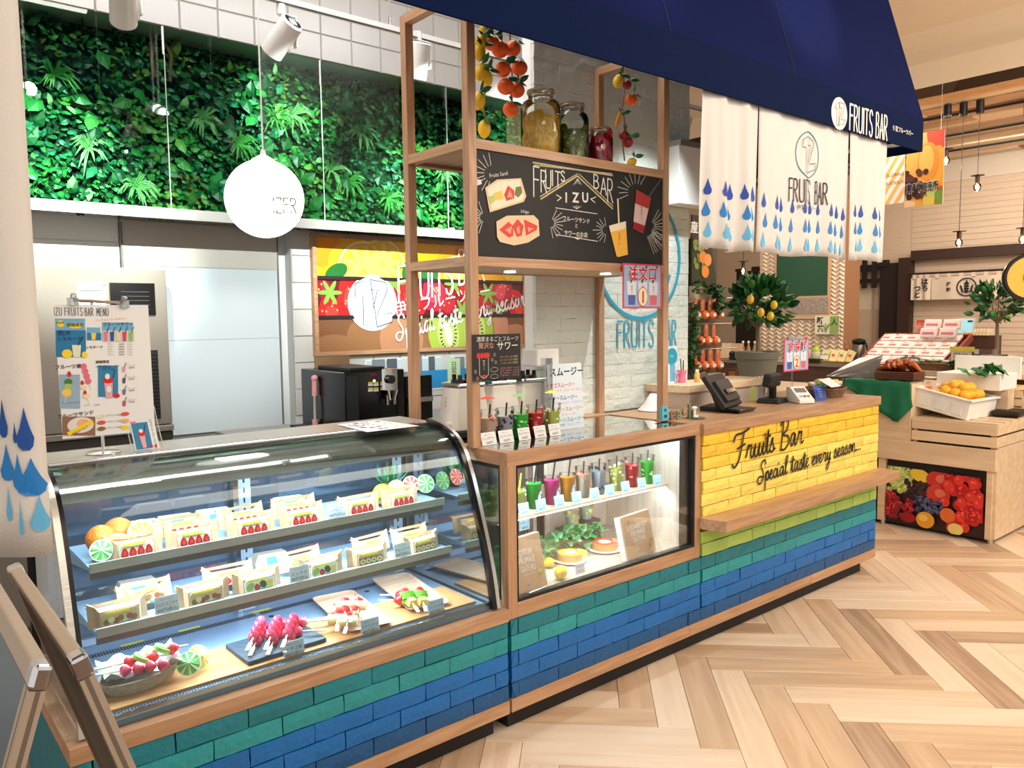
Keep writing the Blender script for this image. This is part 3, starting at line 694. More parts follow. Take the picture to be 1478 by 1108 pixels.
# rear uprights with slotted standards, dark sliding doors between them
for x in (GX0+.03, -.745, -.115):
 m = MB(); m.b2((x-.012, .575, .5), (x+.034, .60, 1.112), upr); m.b2((x-.03, .570, .5), (x-.012, .60, 1.112), chrome)
 for k in range(16): m.b2((x+.007, .5735, .53+k*.036), (x+.013, .575, .548+k*.036), dk2)
 m.build('slotted_upright', sc_)
rdoor = GLASS('rear_door_glass', (150, 170, 190), 3.0, .02, .35, (96, 116, 140))
for a, b in ((GX0, -.74), (-.76, GX1)):
 m = MB(); m.b2((a, .612, .52), (b, .618, 1.09), rdoor); dr = m.build('sliding_door', sc_)
 m = MB(); frame(m, a, b, .50, 1.11, .606, .624, .022, upr); m.build('door_frame', dr)
for nm, yf, zt in (('upper_shelf', .275, .848), ('lower_shelf', .235, .672)):
 m = MB(); m.b2((-1.300, yf, zt-.012), (-.09, .545, zt), P('shelf_tray', (166, 196, 226), .3, .2)); s_ = m.build(nm, sc_)
 m = MB(); m.b2((-1.300, yf-.010, zt-.016), (-.086, yf, zt+.010), steel); m.b2((-1.300, yf-.004, zt-.036), (-.09, yf+.004, zt-.016), P('rail_dark', (120, 118, 116), .3, .8)); m.build('front_rail', s_)
 m = MB(); m.b2((-1.28, yf+.006, zt-.024), (-.11, yf+.016, zt-.018), led); m.build('led_tube', s_)
 m = MB()
 for x in (-1.295, -.738, -.10): m.prism([(x, .57, zt-.012), (x, .57, zt-.055), (x, .30, zt-.018), (x, .30, zt-.012)], (.005, 0, 0), upr)
 m.build('shelf_bracket', s_)
 area('case_light', (-.7, yf+.02, zt-.03), (1.15, .02), 9, COOL, (-.7, yf+.05, zt-.3))
# ------------------------------------------------------------------ open post frame with the chalkboard
PX0, PX1, PY0, PY1, PWD = -.016, 1.084, .174, .576, .037
rk = thing('post_frame', 'tall open frame of square oak posts standing on the glass box', 'display frame', (.55, .37, HT))
ZTOP = at(584, 27, y=.6).z+.01
for x in (PX0, PX1):
 for y in (PY0, PY1):
  m = MB(); m.b2((x, y, HT-.002 if y == PY0 else 1.0), (x+PWD, y+PWD, ZTOP-.001), oakv); m.build('post', rk, bevel=.0012)
for zt in (1.76, 2.185, ZTOP):
 for x in (PX0, PX1): m = MB(); m.b2((x, PY0+PWD, zt-.035), (x+PWD, PY1, zt), oaky); m.build('side_rail', rk)
 for y in (PY0, PY1) if zt < 2.3 else (): m = MB(); m.b2((PX0+PWD, y, zt-.035), (PX1, y+PWD, zt), oak); m.build('long_rail', rk)
m = MB(); m.b2((PX0+PWD, PY0+PWD, 1.728), (PX1, PY1, 1.742), palev); m.build('shelf_board', rk)
m = MB(); m.b2((PX0+PWD, PY0+PWD, 2.165), (PX1, PY1, 2.183), palev); m.build('shelf_board', rk)
for px_, py_ in ((736, 391), (874, 394)):
 q = at(px_, py_, z=1.727)
 m = MB(); m.lathe((q.x, q.y, 1.718), [(.034, .007), (.036, .009), (.036, .0095)], chrome, 20); m.lathe((q.x, q.y, 1.7205), [(.024, 0), (.024, .004)], P('lamp_face', (255, 250, 240), .5, emit=14), 20); m.build('downlight', rk)
 spot('downlight_beam', (q.x, q.y, 1.715), (q.x, q.y, 1.0), 9, 80, .7, (1, .95, .88), .02)
# chalkboard panel with drawings
CB0, CB1, CZ0, CZ1 = PX0+PWD, PX1, 1.762, 2.150
board = P('chalkboard', (34, 33, 32), .7, var=.3, vscale=5, bump=.1)
m = MB(); m.b2((CB0, PY0+.008, CZ0), (CB1, PY0+.02, CZ1), board); cb = m.build('chalkboard', rk, label='black chalkboard with drawn sandwiches and drinks')
m = MB(); chalk = P('chalk', (222, 218, 208), .9, var=.2, vscale=120); chy = P('chalk_yellow', (198, 184, 140), .9, var=.2, vscale=90)
f = Fr(m, (0, PY0+.008, 0), (1, 0, 0), (0, 0, 1), step=.0007)
def cq(zx, zy):   # drawing position on the board
 q = at(680+zx/4.927, 200+zy/4.927, y=PY0+.008); return q.x, q.z
def cs(pts, w=.003, mat=chalk, l=1): f.stroke([cq(*p) for p in pts], w, mat, l)
cs([(440, 170), (1005, 262)], .006, chy); cs([(450, 188), (1000, 250)], .004, chy)
cs([(495, 430), (755, 265)], .006, chy); cs([(755, 265), (1005, 498)], .006, chy); cs([(490, 412), (755, 250)], .004, chy); cs([(765, 250), (1008, 480)], .004, chy)
def bigcaps(word, pts, w=.0055):
 for ch, (zx, zy, hh, ww) in zip(word, pts):
  a = cq(zx, zy); b = cq(zx, zy-hh); c = cq(zx+ww, zy); f.caps(ch, a[0], a[1], b[1]-a[1], (c[0]-a[0]), chalk, 1, w=w, shear=-.05)
bigcaps('FRUITS', [(445, 412, 215, 50), (497, 380, 155, 45), (530, 350, 130, 40), (578, 335, 110, 6), (598, 340, 108, 40), (640, 300, 70, 28)])
bigcaps('BAR', [(872, 350, 95, 40), (920, 395, 120, 45), (970, 450, 165, 40)])
for ch, zx in zip('IZU', (675, 742, 810)): a = cq(zx, 452); f.text(ch, a[0], a[1], .040, chalk, 1, bold=.03)
for w_, zx, zy, s_ in (('フルーツサンド', 748, 585, .0165), ('と', 748, 625, .014), ('サワーのお店', 745, 685, .0165)): a = cq(zx, zy); f.text(w_, a[0], a[1]-.004, s_, chalk, 1, bold=.012, rot=-.02)
cs([(600, 492), (895, 535)], .003); cs([(602, 682), (898, 730)], .003); cs([(640, 420), (605, 400)], .004); cs([(640, 420), (612, 442)], .004); cs([(850, 430), (885, 415)], .004); cs([(850, 430), (880, 455)], .004)
for cx, cy in ((750, 500), (757, 718), (755, 285)):
 for dx in (-28, -15, 0, 15, 28): cs([(cx, cy), (cx+dx, cy+(-26 if cy != 285 else 34)+abs(dx)*.3)], .002)
rays = [(150, 250, 60, 150, 100, 250), (130, 300, 60, 150, 175, 200), (560, 600, 30, 110, -80, 60), (90, 560, 30, 120, 110, 250), (1170, 380, 60, 140, 60, 200), (960, 650, 30, 90, 100, 260), (1270, 620, 30, 130, -70, 60), (1230, 640, 60, 190, -70, -20)]
for cx, cy, r0, r1, a0, a1 in rays:
 n = 9
 for k in range(n): a = radians(a0+(a1-a0)*k/(n-1)); cs([(cx+cos(a)*r0, cy-sin(a)*r0), (cx+cos(a)*r1*random.uniform(.8, 1.1), cy-sin(a)*r1)], .0022)
a = cq(195, 268); f.text('Fruits Sand', a[0], a[1], .015, chalk, 1, rot=.22); a = cq(380, 530); f.text('Ichigo', a[0], a[1], .013, chalk, 1, rot=-.02)
cut = P('cutout_bread', (226, 198, 160), .7); cutw = P('cutout_cream', (244, 226, 198), .7); reds = P('cutout_red', (214, 62, 46), .6); pinks = P('cutout_pink', (240, 150, 130), .6)
def cp(pts, mat, l): f.poly([cq(*p) for p in reversed(pts)], mat, l)
cp([(95, 350), (180, 292), (350, 282), (388, 410), (370, 450), (128, 525)], cut, 3); cp([(110, 360), (190, 305), (338, 295), (372, 410), (355, 440), (140, 508)], cutw, 4)
for g, mt, l in ((( [(115, 415), (155, 400), (168, 440), (135, 470)]), P('cut_green', (190, 196, 110), .6), 5), ([(150, 390), (210, 370), (222, 430), (172, 440)], P('cut_yellow', (240, 196, 90), .6), 5), ([(228, 400), (255, 335), (300, 370), (300, 425), (245, 445)], reds, 5), ([(312, 345), (350, 340), (358, 385), (330, 420), (302, 400)], P('cut_kiwi', (110, 120, 60), .6), 5), ([(248, 420), (268, 360), (290, 420)], pinks, 6)): cp(g, mt, l)
cp([(175, 590), (250, 548), (440, 545), (475, 580), (482, 690), (400, 740), (300, 760), (200, 735), (180, 700)], cut, 3)
for g in ([(195, 650), (260, 592), (292, 620), (295, 690), (265, 705)], [(288, 620), (325, 572), (368, 620), (355, 690), (320, 700)], [(370, 575), (465, 620), (462, 650), (385, 690)]): cp(g, reds, 4)
for g in ([(235, 650), (285, 620), (275, 680)], [(315, 640), (335, 620), (342, 670), (325, 680)], [(395, 630), (440, 640), (400, 665)]): cp(g, pinks, 5)
cp([(975, 620), (1095, 587), (1110, 825), (1045, 842), (1030, 838)], P('cut_juice', (242, 184, 70), .6), 3); cp([(975, 620), (1095, 587), (1096, 640), (985, 665)], cutw, 4); cs([(1037, 432), (1045, 602)], .009, P('straw_cream', (236, 216, 180), .6), 4)
a = cq(1048, 680); f.vtext('レモネード', a[0], a[1], .0095, ink, 5)
cp([(1170, 362), (1275, 422), (1218, 672), (1145, 640)], P('cut_pinkcup', (222, 190, 186), .6), 3); cp([(1170, 362), (1275, 422), (1255, 500), (1160, 460)], P('cut_berry', (176, 48, 52), .6), 4); cp([(1148, 590), (1232, 620), (1218, 670), (1145, 640)], P('cut_berry2', (160, 30, 44), .6), 4); cs([(1262, 410), (1345, 290)], .006, P('straw_grey', (90, 96, 100), .5), 2)
a = cq(1205, 480); f.vtext('イチゴサワー', a[0], a[1], .0085, ink, 6, 1.2)
# dusty smears low on the board
m.build('chalk_drawing', cb)
# ------------------------------------------------------------------ living green wall behind glass
def PXY(y):
 def q(px, py): p = at(px, py, y=y); return p.x, p.z
 return q
GY = 2.34; GZ0 = at(35, 294, y=2.3).z; GX_0, GX_1 = -1.75, 2.35; GZ1 = ZK-.02
m = MB(); m.b2((GX_0, GY, GZ0-.02), (GX_1, YF+.0, GZ1+.02), P('planting_felt', (24, 46, 24), .9))
gw = thing('green_wall', 'wide band of dense mixed artificial foliage high on the kitchen wall behind glass', 'plant wall', (.3, GY, GZ0))
m.build('planting_panel', gw)
gm = [P('leaf_'+n, c, .42, var=.12, vscale=20, rnd=.12, sss=0) for n, c in (('deep', (24, 92, 46)), ('mid', (40, 130, 58)), ('fresh', (68, 148, 62)), ('lime', (110, 172, 72)), ('forest', (18, 70, 40)), ('blue', (36, 120, 84)), ('pale', (150, 206, 130)), ('olive', (96, 124, 44)))]
rr = random.Random(3)
def dens(x, z): return .5+.5*sin(x*5.3+z*9)*cos(x*2.1-z*7)
def pick(x, z):
 k = dens(x, z)+rr.uniform(-.35, .35); zz = (z-GZ0)/(GZ1-GZ0)
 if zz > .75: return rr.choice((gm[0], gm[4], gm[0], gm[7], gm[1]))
 return gm[3] if k > 1.05 else gm[2] if k > .8 else gm[1] if k > .5 else gm[0] if k > .2 else rr.choice((gm[4], gm[5]))
m = MB()
for i in range(9500):
 x = rr.uniform(GX_0, GX_1); z = rr.uniform(GZ0-.01, GZ1+.01); L_ = rr.uniform(.022, .055); a = rr.uniform(0, 2*pi)
 m.leaf((x, GY-rr.uniform(0, .07), z), (cos(a), -rr.uniform(.2, 1.4), sin(a)*.9-.25), (0, -1, .6), L_, L_*rr.uniform(.55, .95), pick(x, z), .2)
o = m.build('small_foliage', gw); o['kind'] = 'stuff'
def big(name, n, lo, hi, wf_, mats):
 for i in range(n):
  x = rr.uniform(GX_0, 1.9); z = rr.uniform(GZ0+.02, GZ1-.02); L_ = rr.uniform(lo, hi); a = rr.uniform(-pi, pi); mt = rr.choice(mats) if mats else pick(x, z)
  m = MB(); m.leaf((x, GY-rr.uniform(.04, .085), z), (cos(a), -rr.uniform(.15, .7), sin(a)-.3), (0, -1, .5), L_, L_*wf_, mt, .25); m.build(name, gw)
big('broad_leaf', 170, .075, .12, .62, None); big('pale_leaf', 45, .06, .10, .5, [gm[6], gm[5]])
for px_, py_ in ((78, 108), (128, 212), (196, 268), (292, 172), (345, 208), (398, 170), (422, 165), (478, 245), (520, 190), (560, 285), (640, 250), (500, 262)):
 c = at(px_, py_, y=GY-.07); vv = rr.choice((0, 1)); m = MB()
 for k in range(26):
  a = rr.uniform(0, 2*pi); L_ = rr.uniform(.07, .14); d = Vector((cos(a), -rr.uniform(.3, 1.1), sin(a)*.9)).normalized(); side = d.cross(Vector((0, -1, .2))).normalized(); w_ = .006
  mid = c+d*L_*.6+Vector((0, -.01, .0)); e = c+d*L_+Vector((0, 0, -L_*.35))
  for s0, s1, mt in ((-w_, -w_*.4, gm[6]), (-w_*.4, w_*.4, gm[1]), (w_*.4, w_, gm[6])) if vv else ((-w_, w_, gm[2]),):
   m.add([c+side*s0, c+side*s1, mid+side*s1, mid+side*s0, e], [(0, 1, 2, 3), (3, 2, 4)], mt)
 m.build('spider_plant', gw)
bark = P('bark', (110, 78, 50), .8, bump=.5)
for pts in ([(222, 55), (219, 85), (224, 112)], [(232, 50), (247, 80), (245, 118)]):
 m = MB(); m.tube([at(*p, y=GY-.09) for p in pts], .011, bark, 6); m.build('branch', gw)
# ledge rail and glass panes in front
m = MB(); m.b2((GX_0, 2.10, GZ0-.035), (GX_1, 2.36, GZ0-.012), GLASS('ledge_glass', (236, 246, 242), 1.2, .02)); m.b2((GX_0, 2.095, GZ0-.05), (GX_1, 2.11, GZ0+.004), P('rail_white', (186, 184, 180), .25, .4)); struct(m.build('trim_3'))
gp = GLASS('screen_glass', (238, 250, 244), 1.1, .004)
edges = [GX_0, at(243, 200, y=2.115).x, at(467, 250, y=2.115).x, at(646, 250, y=2.115).x, at(758, 250, y=2.115).x, GX_1]
for i, (a, b) in enumerate(zip(edges, edges[1:])):
 nm = ('leftmost, beside white curtain', 'second, behind the globe lamp', 'third, left of frame posts', 'fourth, behind lemon garland', 'rightmost, behind fruit jars')[i]
 t = thing('glass_screen', 'clear glass pane before the foliage, '+nm, 'glass pane', ((a+b)/2, 2.115, GZ0-.01), 'glass panes before the green wall')
 m = MB(); m.b2((a+.002, 2.112, GZ0-.012), (b-.002, 2.118, ZK), gp); m.build('pane', t)
 m = MB()
 m.b2((b-.005, 2.108, GZ0-.01), (b-.001, 2.112, ZK), P('glass_edge', (190, 210, 200), .2)); m.b2((b-.012, 2.104, ZK-.14), (b-.004, 2.111, ZK-.005), steel)
 m.build('edge_clip', t)
# ------------------------------------------------------------------ track lights
def head(px_, py_, y, L_=.16, r=.047, aim=(.1, 2.3, 2.6), label='', vent=True, lit=False):
 c = at(px_, py_, y=y); d = (Vector(aim)-c).normalized(); q = d.to_track_quat('Z', 'Y').to_matrix()
 t = thing('track_spotlight', label, 'spotlight', c, 'track spotlights over the kitchen')
 m = MB(); m.lathe(c, [(r*.8, -L_/2), (r, -L_/2+.006), (r, L_/2), (r*.9, L_/2)], whitep, 24, q); m.build('housing', t)
 m = MB()
 for k in range(22):
  a = 2*pi*k/22; e1 = q @ Vector((cos(a)*r*.45, sin(a)*r*.45, -L_/2-.0015))+c; e2 = q @ Vector((cos(a)*r*.78, sin(a)*r*.78, -L_/2-.0015))+c; m.tube([e1, e2], r*.045, blackm, 4)
 m.build('cooling_slots', t)
 m = MB(); s_ = q @ Vector((r+.012, 0, 0)); s_ = Vector((1, .0, 0))*(r+.012)
 m.box(c+s_+Vector((0, 0, .03)), (.006, .03, .12), whitep); m.box(c+s_*.5+Vector((0, 0, .09)), (r+.02, .03, .006), whitep); m.cyl(c+Vector((0, 0, .09)), c+Vector((0, 0, .13)), .018, whitep); m.build('yoke', t)
 if lit: m = MB(); m.lathe(c+d*(L_/2-.001), [(r*.72, 0), (r*.72, .004)], P('lamp_bright', (255, 255, 255), .5, emit=40), 20, q); m.build('lens', t)
 return t, c
labs = ((178, 4, 'white cylinder spotlight at the upper left, cut by the top of the picture'), (407, 54, 'white cylinder spotlight with slotted end hanging above the globe lamp'), (604, 88, 'white cylinder spotlight seen between the two left frame posts'), (790, 150, 'white cylinder spotlight half hidden behind the yellow jar'), (984, 186, 'plain white spotlight left of the hanging white curtain'))
tops = []
for i, (a, b, lb) in enumerate(labs):
 y_ = 1.0 if i < 4 else 1.0
 t, c = head(a, b, y_, aim=(at(a, b, y=1.).x+(.25, -.35, .0, -.1, -.2)[i], (2.1, 1.9, 1.35, 1.5, 1.35)[i], 1.9 if i < 2 else (1.9, 1.9, 1.6, 2.0, 1.5)[i]), label=lb); tops.append(c)
m = MB(); zt = sum(c.z for c in tops[1:])/4+.135
m.b2((-2.4, .985, zt), (3.1, 1.015, zt+.022), whitep); m.b2((-2.4, .984, zt-.002), (3.1, 1.0, zt), P('track_slot', (120, 110, 100), .6))
for x in (-.9, at(563, 40, y=1).x, 1.9): m.cyl((x, 1, zt+.02), (x, 1, 3.75), .003, steel, 6); m.cyl((x, 1, zt+.02), (x, 1, zt+.06), .008, chrome, 8)
tag(m.build('lighting_track', origin=(.5, 1, zt)), 'long white lighting track hung on wires across the kitchen', 'light track')
for i, (px_, py_) in enumerate(((42, 128), (228, 158), (236, 163))):
 P0 = at(px_, py_, y=2.112); d = P0-CP; t_ = (2.112-.35-i*.05)/d.y; p = P0+Vector((d.x, -d.y, d.z))*t_
 t = thing('ceiling_spotlight', 'white spotlight aimed at the green wall from above the counter', 'spotlight', p, 'spotlights aimed at the green wall')
 q = Vector((0, 1, -.15)).to_track_quat('Z', 'Y').to_matrix()
 m = MB(); m.lathe(p-Vector((0, .15, -.02)), [(.04, 0), (.05, .01), (.05, .14)], whitep, 20, q); m.build('housing', t)
 m = MB(); m.lathe(p, [(.046 if i == 0 else .034, 0), (.046 if i == 0 else .034, .003)], P('lamp_bright', (255, 255, 255), .5, emit=40), 20, q); m.build('lens', t)
 m = MB(); m.cyl(p+Vector((0, -.08, .05)), (p.x, p.y-.08, 3.75), .008, whitep); m.build('stem', t)
# ------------------------------------------------------------------ globe pendant
gc = at(382, 287, y=.9); gr = (at(436, 287, y=.9)-at(328, 287, y=.9)).length/2*.985
gl_ = thing('globe_pendant', 'large glowing white globe lamp on a cord above the show case', 'pendant lamp', gc)
m = MB(); m.ell(gc, gr, P('opal_lamp', (255, 248, 236), .4, emit=2.2), 36, 24); m.build('globe', gl_)
m = MB(); m.lathe(gc+Vector((0, 0, gr-.012)), [(.045, 0), (.045, .012), (.012, .03), (.008, .05)], white, 20); m.build('cap', gl_)
m = MB(); m.cyl(gc+Vector((0, 0, gr+.02)), (gc.x, gc.y, 3.75), .0035, whitep, 6); m.build('cord', gl_)
vd = (CP-gc).normalized(); sd = Vector((0, 0, 1)).cross(vd).normalized(); upv = vd.cross(sd)
gfn = lambda u, v, l: gc+(vd*sqrt(max(.001, gr*gr-u*u-v*v))+sd*u+upv*v).normalized()*(gr+.0015)
m = MB(); f = Fr(m, (0, 0, 0), (1, 0, 0), (0, 0, 1), fn=gfn); f.caps('IZFR', .03, -.05, .055, .022, P('globe_print', (150, 140, 128), .6), 1, w=.0045, gap=.4); m.build('printed_lettering', gl_)
area('globe_light', gc-Vector((0, 0, gr+.01)), (.2, .2), 4, (1, .94, .85), gc-Vector((0, 0, 2)))
# ------------------------------------------------------------------ big fruit poster on the rear wall
yp = YF-.035; q = PXY(yp); u0, v0 = q(460, 508); u1, v1 = q(753, 345); v1 = q(460, 342)[1]; v0 = q(459, 508)[1]
fp = thing('fruit_poster', 'wide framed poster of oranges, strawberries and kiwis with a round white emblem', 'poster', ((u0+u1)/2, yp+.02, v0))
m = MB(); frame(m, u0-.025, u1+.025, v0-.025, v1+.025, yp-.012, YF-.009, .025, oak); m.build('frame', fp)
m = MB(); m.b2((u0, yp, v0), (u1, YF-.009, v1), white); m.build('backing_board', fp)
m = MB(); f = Fr(m, (0, yp, 0), (1, 0, 0), (0, 0, 1), step=.0008)
C = lambda n, c, r=.45: P('print_'+n, c, r)
hb1, hb2 = v1-(v1-v0)*.335, v1-(v1-v0)*.68; bh = .022
f.rect(u0, hb1, u1, v1, C('orange_bg', (248, 176, 20)), 1); f.clip = (u0, hb1, u1, v1)
wd = u1-u0; hh = v1-v0
U = lambda a: u0+a*wd
V = lambda b: v0+b*hh
for a, b, r_, c in ((.02, .95, .16, (250, 150, 10)), (.45, .98, .2, (255, 190, 20)), (.72, .88, .2, (252, 160, 10)), (.95, .92, .2, (255, 200, 40)), (.12, .78, .14, (255, 186, 30))): f.ell(U(a), V(b), r_*hh*1.2, r_*hh*1.3, C('or%d' % c[1], c), 2)
for a, b, r_ in ((.20, .72, .27), (.28, .78, .24), (.64, .74, .16), (.97, .74, .15)):
 f.ell(U(a), V(b), r_*hh, r_*hh, C('pith', (255, 246, 190)), 3); f.ell(U(a), V(b), r_*hh*.93, r_*hh*.93, C('flesh', (255, 206, 60)), 4)
 for k in range(10): t = 2*pi*k/10+.2; f.ell(U(a)+cos(t)*r_*hh*.48, V(b)+sin(t)*r_*hh*.48, r_*hh*.37, r_*hh*.12, C('segment', (255, 224, 110)), 5, rot=t)
for a, b, rt in ((.08, .70, .5), (.40, .74, 1.2), (.69, .80, -.4), (.5, .71, .3)): f.ell(U(a), V(b), .12*hh, .07*hh, C('leafg', (24, 110, 40)), 6, rot=rt)
f.clip = (u0, hb2, u1, hb1); f.rect(u0, hb2, u1, hb1, C('berry_bg', (96, 14, 24)), 1)
for a, b, w_, h_, rt, c in ((.13, .50, .16, .34, .1, 0), (.03, .56, .1, .2, .5, 1), (.24, .60, .2, .3, 1.2, 1), (.40, .47, .22, .34, .9, 0), (.52, .54, .2, .3, .3, 2), (.60, .44, .24, .3, -1, 1), (.69, .52, .19, .34, .1, 0), (.78, .44, .2, .3, .8, 1), (.88, .60, .2, .36, -.4, 2), (.97, .42, .18, .3, .5, 0), (.34, .38, .2, .2, .2, 2), (.05, .36, .2, .2, .7, 0)):
 f.berry(U(a), V(b), w_*hh*1.6, h_*hh*1.25, C('berry%d' % c, ((214, 24, 30), (150, 12, 30), (190, 30, 60))[c]), 2+c, rt, C('berryl%d' % c, ((236, 60, 50), (186, 30, 50), (220, 70, 90))[c]))
 for k in range(8): f.ell(U(a)+rr.uniform(-.05, .05)*hh*1.6, V(b)+rr.uniform(-.09, .09)*hh, .006*hh*1.5, .01*hh, C('seed', (240, 170, 120)), 7)
for a, b in ((.05, .52), (.33, .62), (.62, .62), (.80, .53), (.86, .36), (.66, .36)):
 for k in range(6): t = k*1.05; f.ell(U(a)+cos(t)*.05*hh, V(b)+sin(t)*.05*hh, .07*hh, .02*hh, C('calyx', (128, 170, 70)), 8, rot=t)
f.clip = (u0, v0, u1, hb2); f.rect(u0, v0, u1, hb2, C('kiwi_bg', (70, 44, 28)), 1)
for a, b, w_, h_, rt, c in ((.05, .22, .2, .17, .3, 0), (.06, .02, .2, .12, 0, 1), (.21, .10, .20, .20, .4, 1), (.36, .10, .21, .24, .1, 2), (.50, .14, .12, .2, .3, 1), (.83, .18, .17, .22, 0, 3), (.96, .22, .18, .18, .4, 0), (.95, .06, .19, .14, 0, 2)):
 f.ell(U(a), V(b), w_*hh*1.15, h_*hh*1.1, C('kiwi%d' % c, ((128, 84, 54), (154, 108, 70), (188, 134, 96), (208, 146, 116))[c]), 2+c)
for a, b, rt in ((.585, .13, .2), (.725, .13, -.15)):
 f.ell(U(a), V(b), .25*hh, .33*hh, C('kiwiskin', (150, 120, 60)), 6, rt); f.ell(U(a), V(b), .235*hh, .315*hh, C('kiwig', (168, 196, 72)), 7, rt); f.ell(U(a), V(b), .13*hh, .2*hh, C('kiwig2', (198, 216, 120)), 8, rt)
 f.ell(U(a), V(b), .045*hh, .12*hh, C('kiwic', (238, 240, 214)), 9, rt)
 for k in range(26): t = 2*pi*k/26; f.ell(U(a)+cos(t)*.09*hh, V(b)+sin(t)*.155*hh, .018*hh, .006*hh, ink, 10, rot=t)
f.clip = None
f.rect(u0, hb1-bh, u1, hb1, C('bandk', (40, 26, 28)), 11); f.rect(u0, hb2-bh, u1, hb2, C('bandk', (40, 26, 28)), 11)
ec = q(537, 437); er = (q(566, 437)[0]-q(508, 437)[0])/2; er2 = (q(537, 400)[1]-q(537, 474)[1])/2
f.ell(ec[0], ec[1], er2*1.02, er2*1.02, C('embl_white', (214, 236, 240), .3), 12, n=36); f.ring(ec[0], ec[1], er2*1.1, er2*1.1, .012, white, 12, 36)
T = lambda a: [(ec[0]+x*er2, ec[1]+y*er2) for x, y in a]; gl2 = C('emb_line', (60, 90, 110))
for g in ([(-.75, .75), (-.1, .9), (.15, -.95), (-.45, -.85), (-.45, .25), (-.8, .2), (-.75, .75)], [(-.1, .9), (.6, .8), (.65, .5), (.15, -.5), (.85, -.4), (.85, -.75), (.15, -.95)], [(-.1, .5), (.2, .5), (.0, -.2)]): f.stroke(T(g), .006, gl2, 13)
a = q(574, 437); f.capsfit('FRUITS', a[0], q(652, 430)[0], a[1], .235, white, 14, w=.015, shear=.16); f.capsfit('BAR', q(661, 410)[0], q(697, 410)[0], q(661, 411)[1], .235, white, 14, w=.015, shear=.16)
a = q(640, 440); f.text('伊豆フルーツバー', a[0], a[1], .075, white, 14, bold=.01, rot=.17)
a = q(571, 490); f.script('Special taste every season...', a[0], a[1], .072, white, 14, w=.012, rot=.20, kx=1.0)
m.build('print', fp)
# white dispenser box, small photo sheet under the poster
m = MB(); a = at(755, 528, y=.60); b = at(786, 502, y=.60); m.b2((a.x, .50, a.z), (b.x, .604, b.z), whitep); tag(m.build('wall_dispenser', origin=(a.x, .6, a.z), bevel=.006), 'blank white box fixed at the left end of the white brick wall', 'dispenser')
yq = YF-.014; q = PXY(yq); m = MB(); f = Fr(m, (0, yq, 0), (1, 0, 0), (0, 0, 1), step=.001); a = q(528, 570); b = q(675, 512)
m.b2((a[0], yq, a[1]), (b[0], YF-.009, b[1]), paper); f.rect(a[0]+.01, a[1]+.01, b[0]-.01, (a[1]+b[1])/2+.02, C('sea', (20, 140, 200)), 1); f.rect(a[0]+.01, (a[1]+b[1])/2+.02, b[0]-.01, b[1]-.01, C('skyp', (190, 210, 220)), 1)
for k in range(9): f.rect(a[0]+.05+k*.11, (a[1]+b[1])/2+.02, a[0]+.10+k*.11+rr.uniform(0, .05), (a[1]+b[1])/2+rr.uniform(.06, .13), C('city%d' % (k % 3), ((120, 130, 140), (80, 90, 100), (200, 205, 205))[k % 3]), 2)
f.rect(b[0]-.18, a[1]+.03, b[0]-.07, b[1]-.02, C('tag_green', (190, 220, 180)), 3); f.vtext('日常からこそ', b[0]-.125, b[1]-.08, .035, ink, 4)
tag(m.build('harbour_photo', origin=(a[0], yq, a[1])), 'strip photo of a blue sea with buildings pinned below the fruit poster', 'poster')
# ------------------------------------------------------------------ blue awning
blue = P('awning_blue', (8, 20, 66), .85, bump=.1, bscale=200, var=.06, vscale=4, spec=.08); blued = P('awning_valance', (5, 22, 58), .85, bump=.1, bscale=200, spec=.08)
AX0, AX1, AY = -3.2, 2.80, -.225
aw = thing('awning', 'dark blue fabric awning with a deep valance over the counter', 'awning', (1, AY, 2.41))
m = MB(); m.prism([(AX0, AY, 2.586), (AX0, .125, 3.74), (AX0, .145, 3.74), (AX0, AY+.012, 2.58)], (AX1-AX0, 0, 0), blue); m.build('roof', aw)
m = MB(); m.b2((AX0, AY, 2.412), (AX1, AY+.01, 2.586), blued); m.build('valance', aw)
m = MB(); m.b2((AX1-.01, AY+.01, 2.412), (AX1, .9, 2.586), blued); m.prism([(AX1-.01, AY+.005, 2.586), (AX1-.01, .14, 3.74), (AX1-.01, .9, 3.74), (AX1-.01, .9, 2.586)], (.01, 0, 0), blue); m.build('end_panel', aw)
for px_, py_ in ((967, 73), (1147, 117), (660, 20), (790, 40)):
 x = at(px_, py_, y=AY).x; m = MB(); m.prism([(x, AY-.0012, 2.586), (x, .124, 3.74), (x+.004, .124, 3.74), (x+.004, AY-.0012, 2.586)], (0, -.0008, 0), P('seam_navy', (8, 16, 44), .8)); m.build('seam', aw)
m = MB()
for x in (2.6,): m.tube([(x, AY+.03, 2.43), (x, .6, 2.46)], .01, steel, 8)
m.build('frame_tube', aw)
m = MB(); f = Fr(m, (0, AY, 0), (1, 0, 0), (0, 0, 1), step=.001); q = PXY(AY); pw = P('print_cream', (240, 232, 220), .6)
c = q(1211, 164); emblem(f, c[0], c[1], .072, pw, P('print_grey', (150, 150, 150), .6), pw, 1, w=.004)
a = q(1226, 187); f.capsfit('FRUITS', a[0], q(1258.5, 190)[0], a[1], .120, pw, 1, w=.010); f.capsfit('BAR', q(1264, 190)[0], q(1280, 190)[0], a[1], .120, pw, 1, w=.010)
a = q(1303, 192); f.text('伊豆フルーツバー', a[0], a[1], .022, pw, 1, bold=.015)
m.build('valance_lettering', aw)
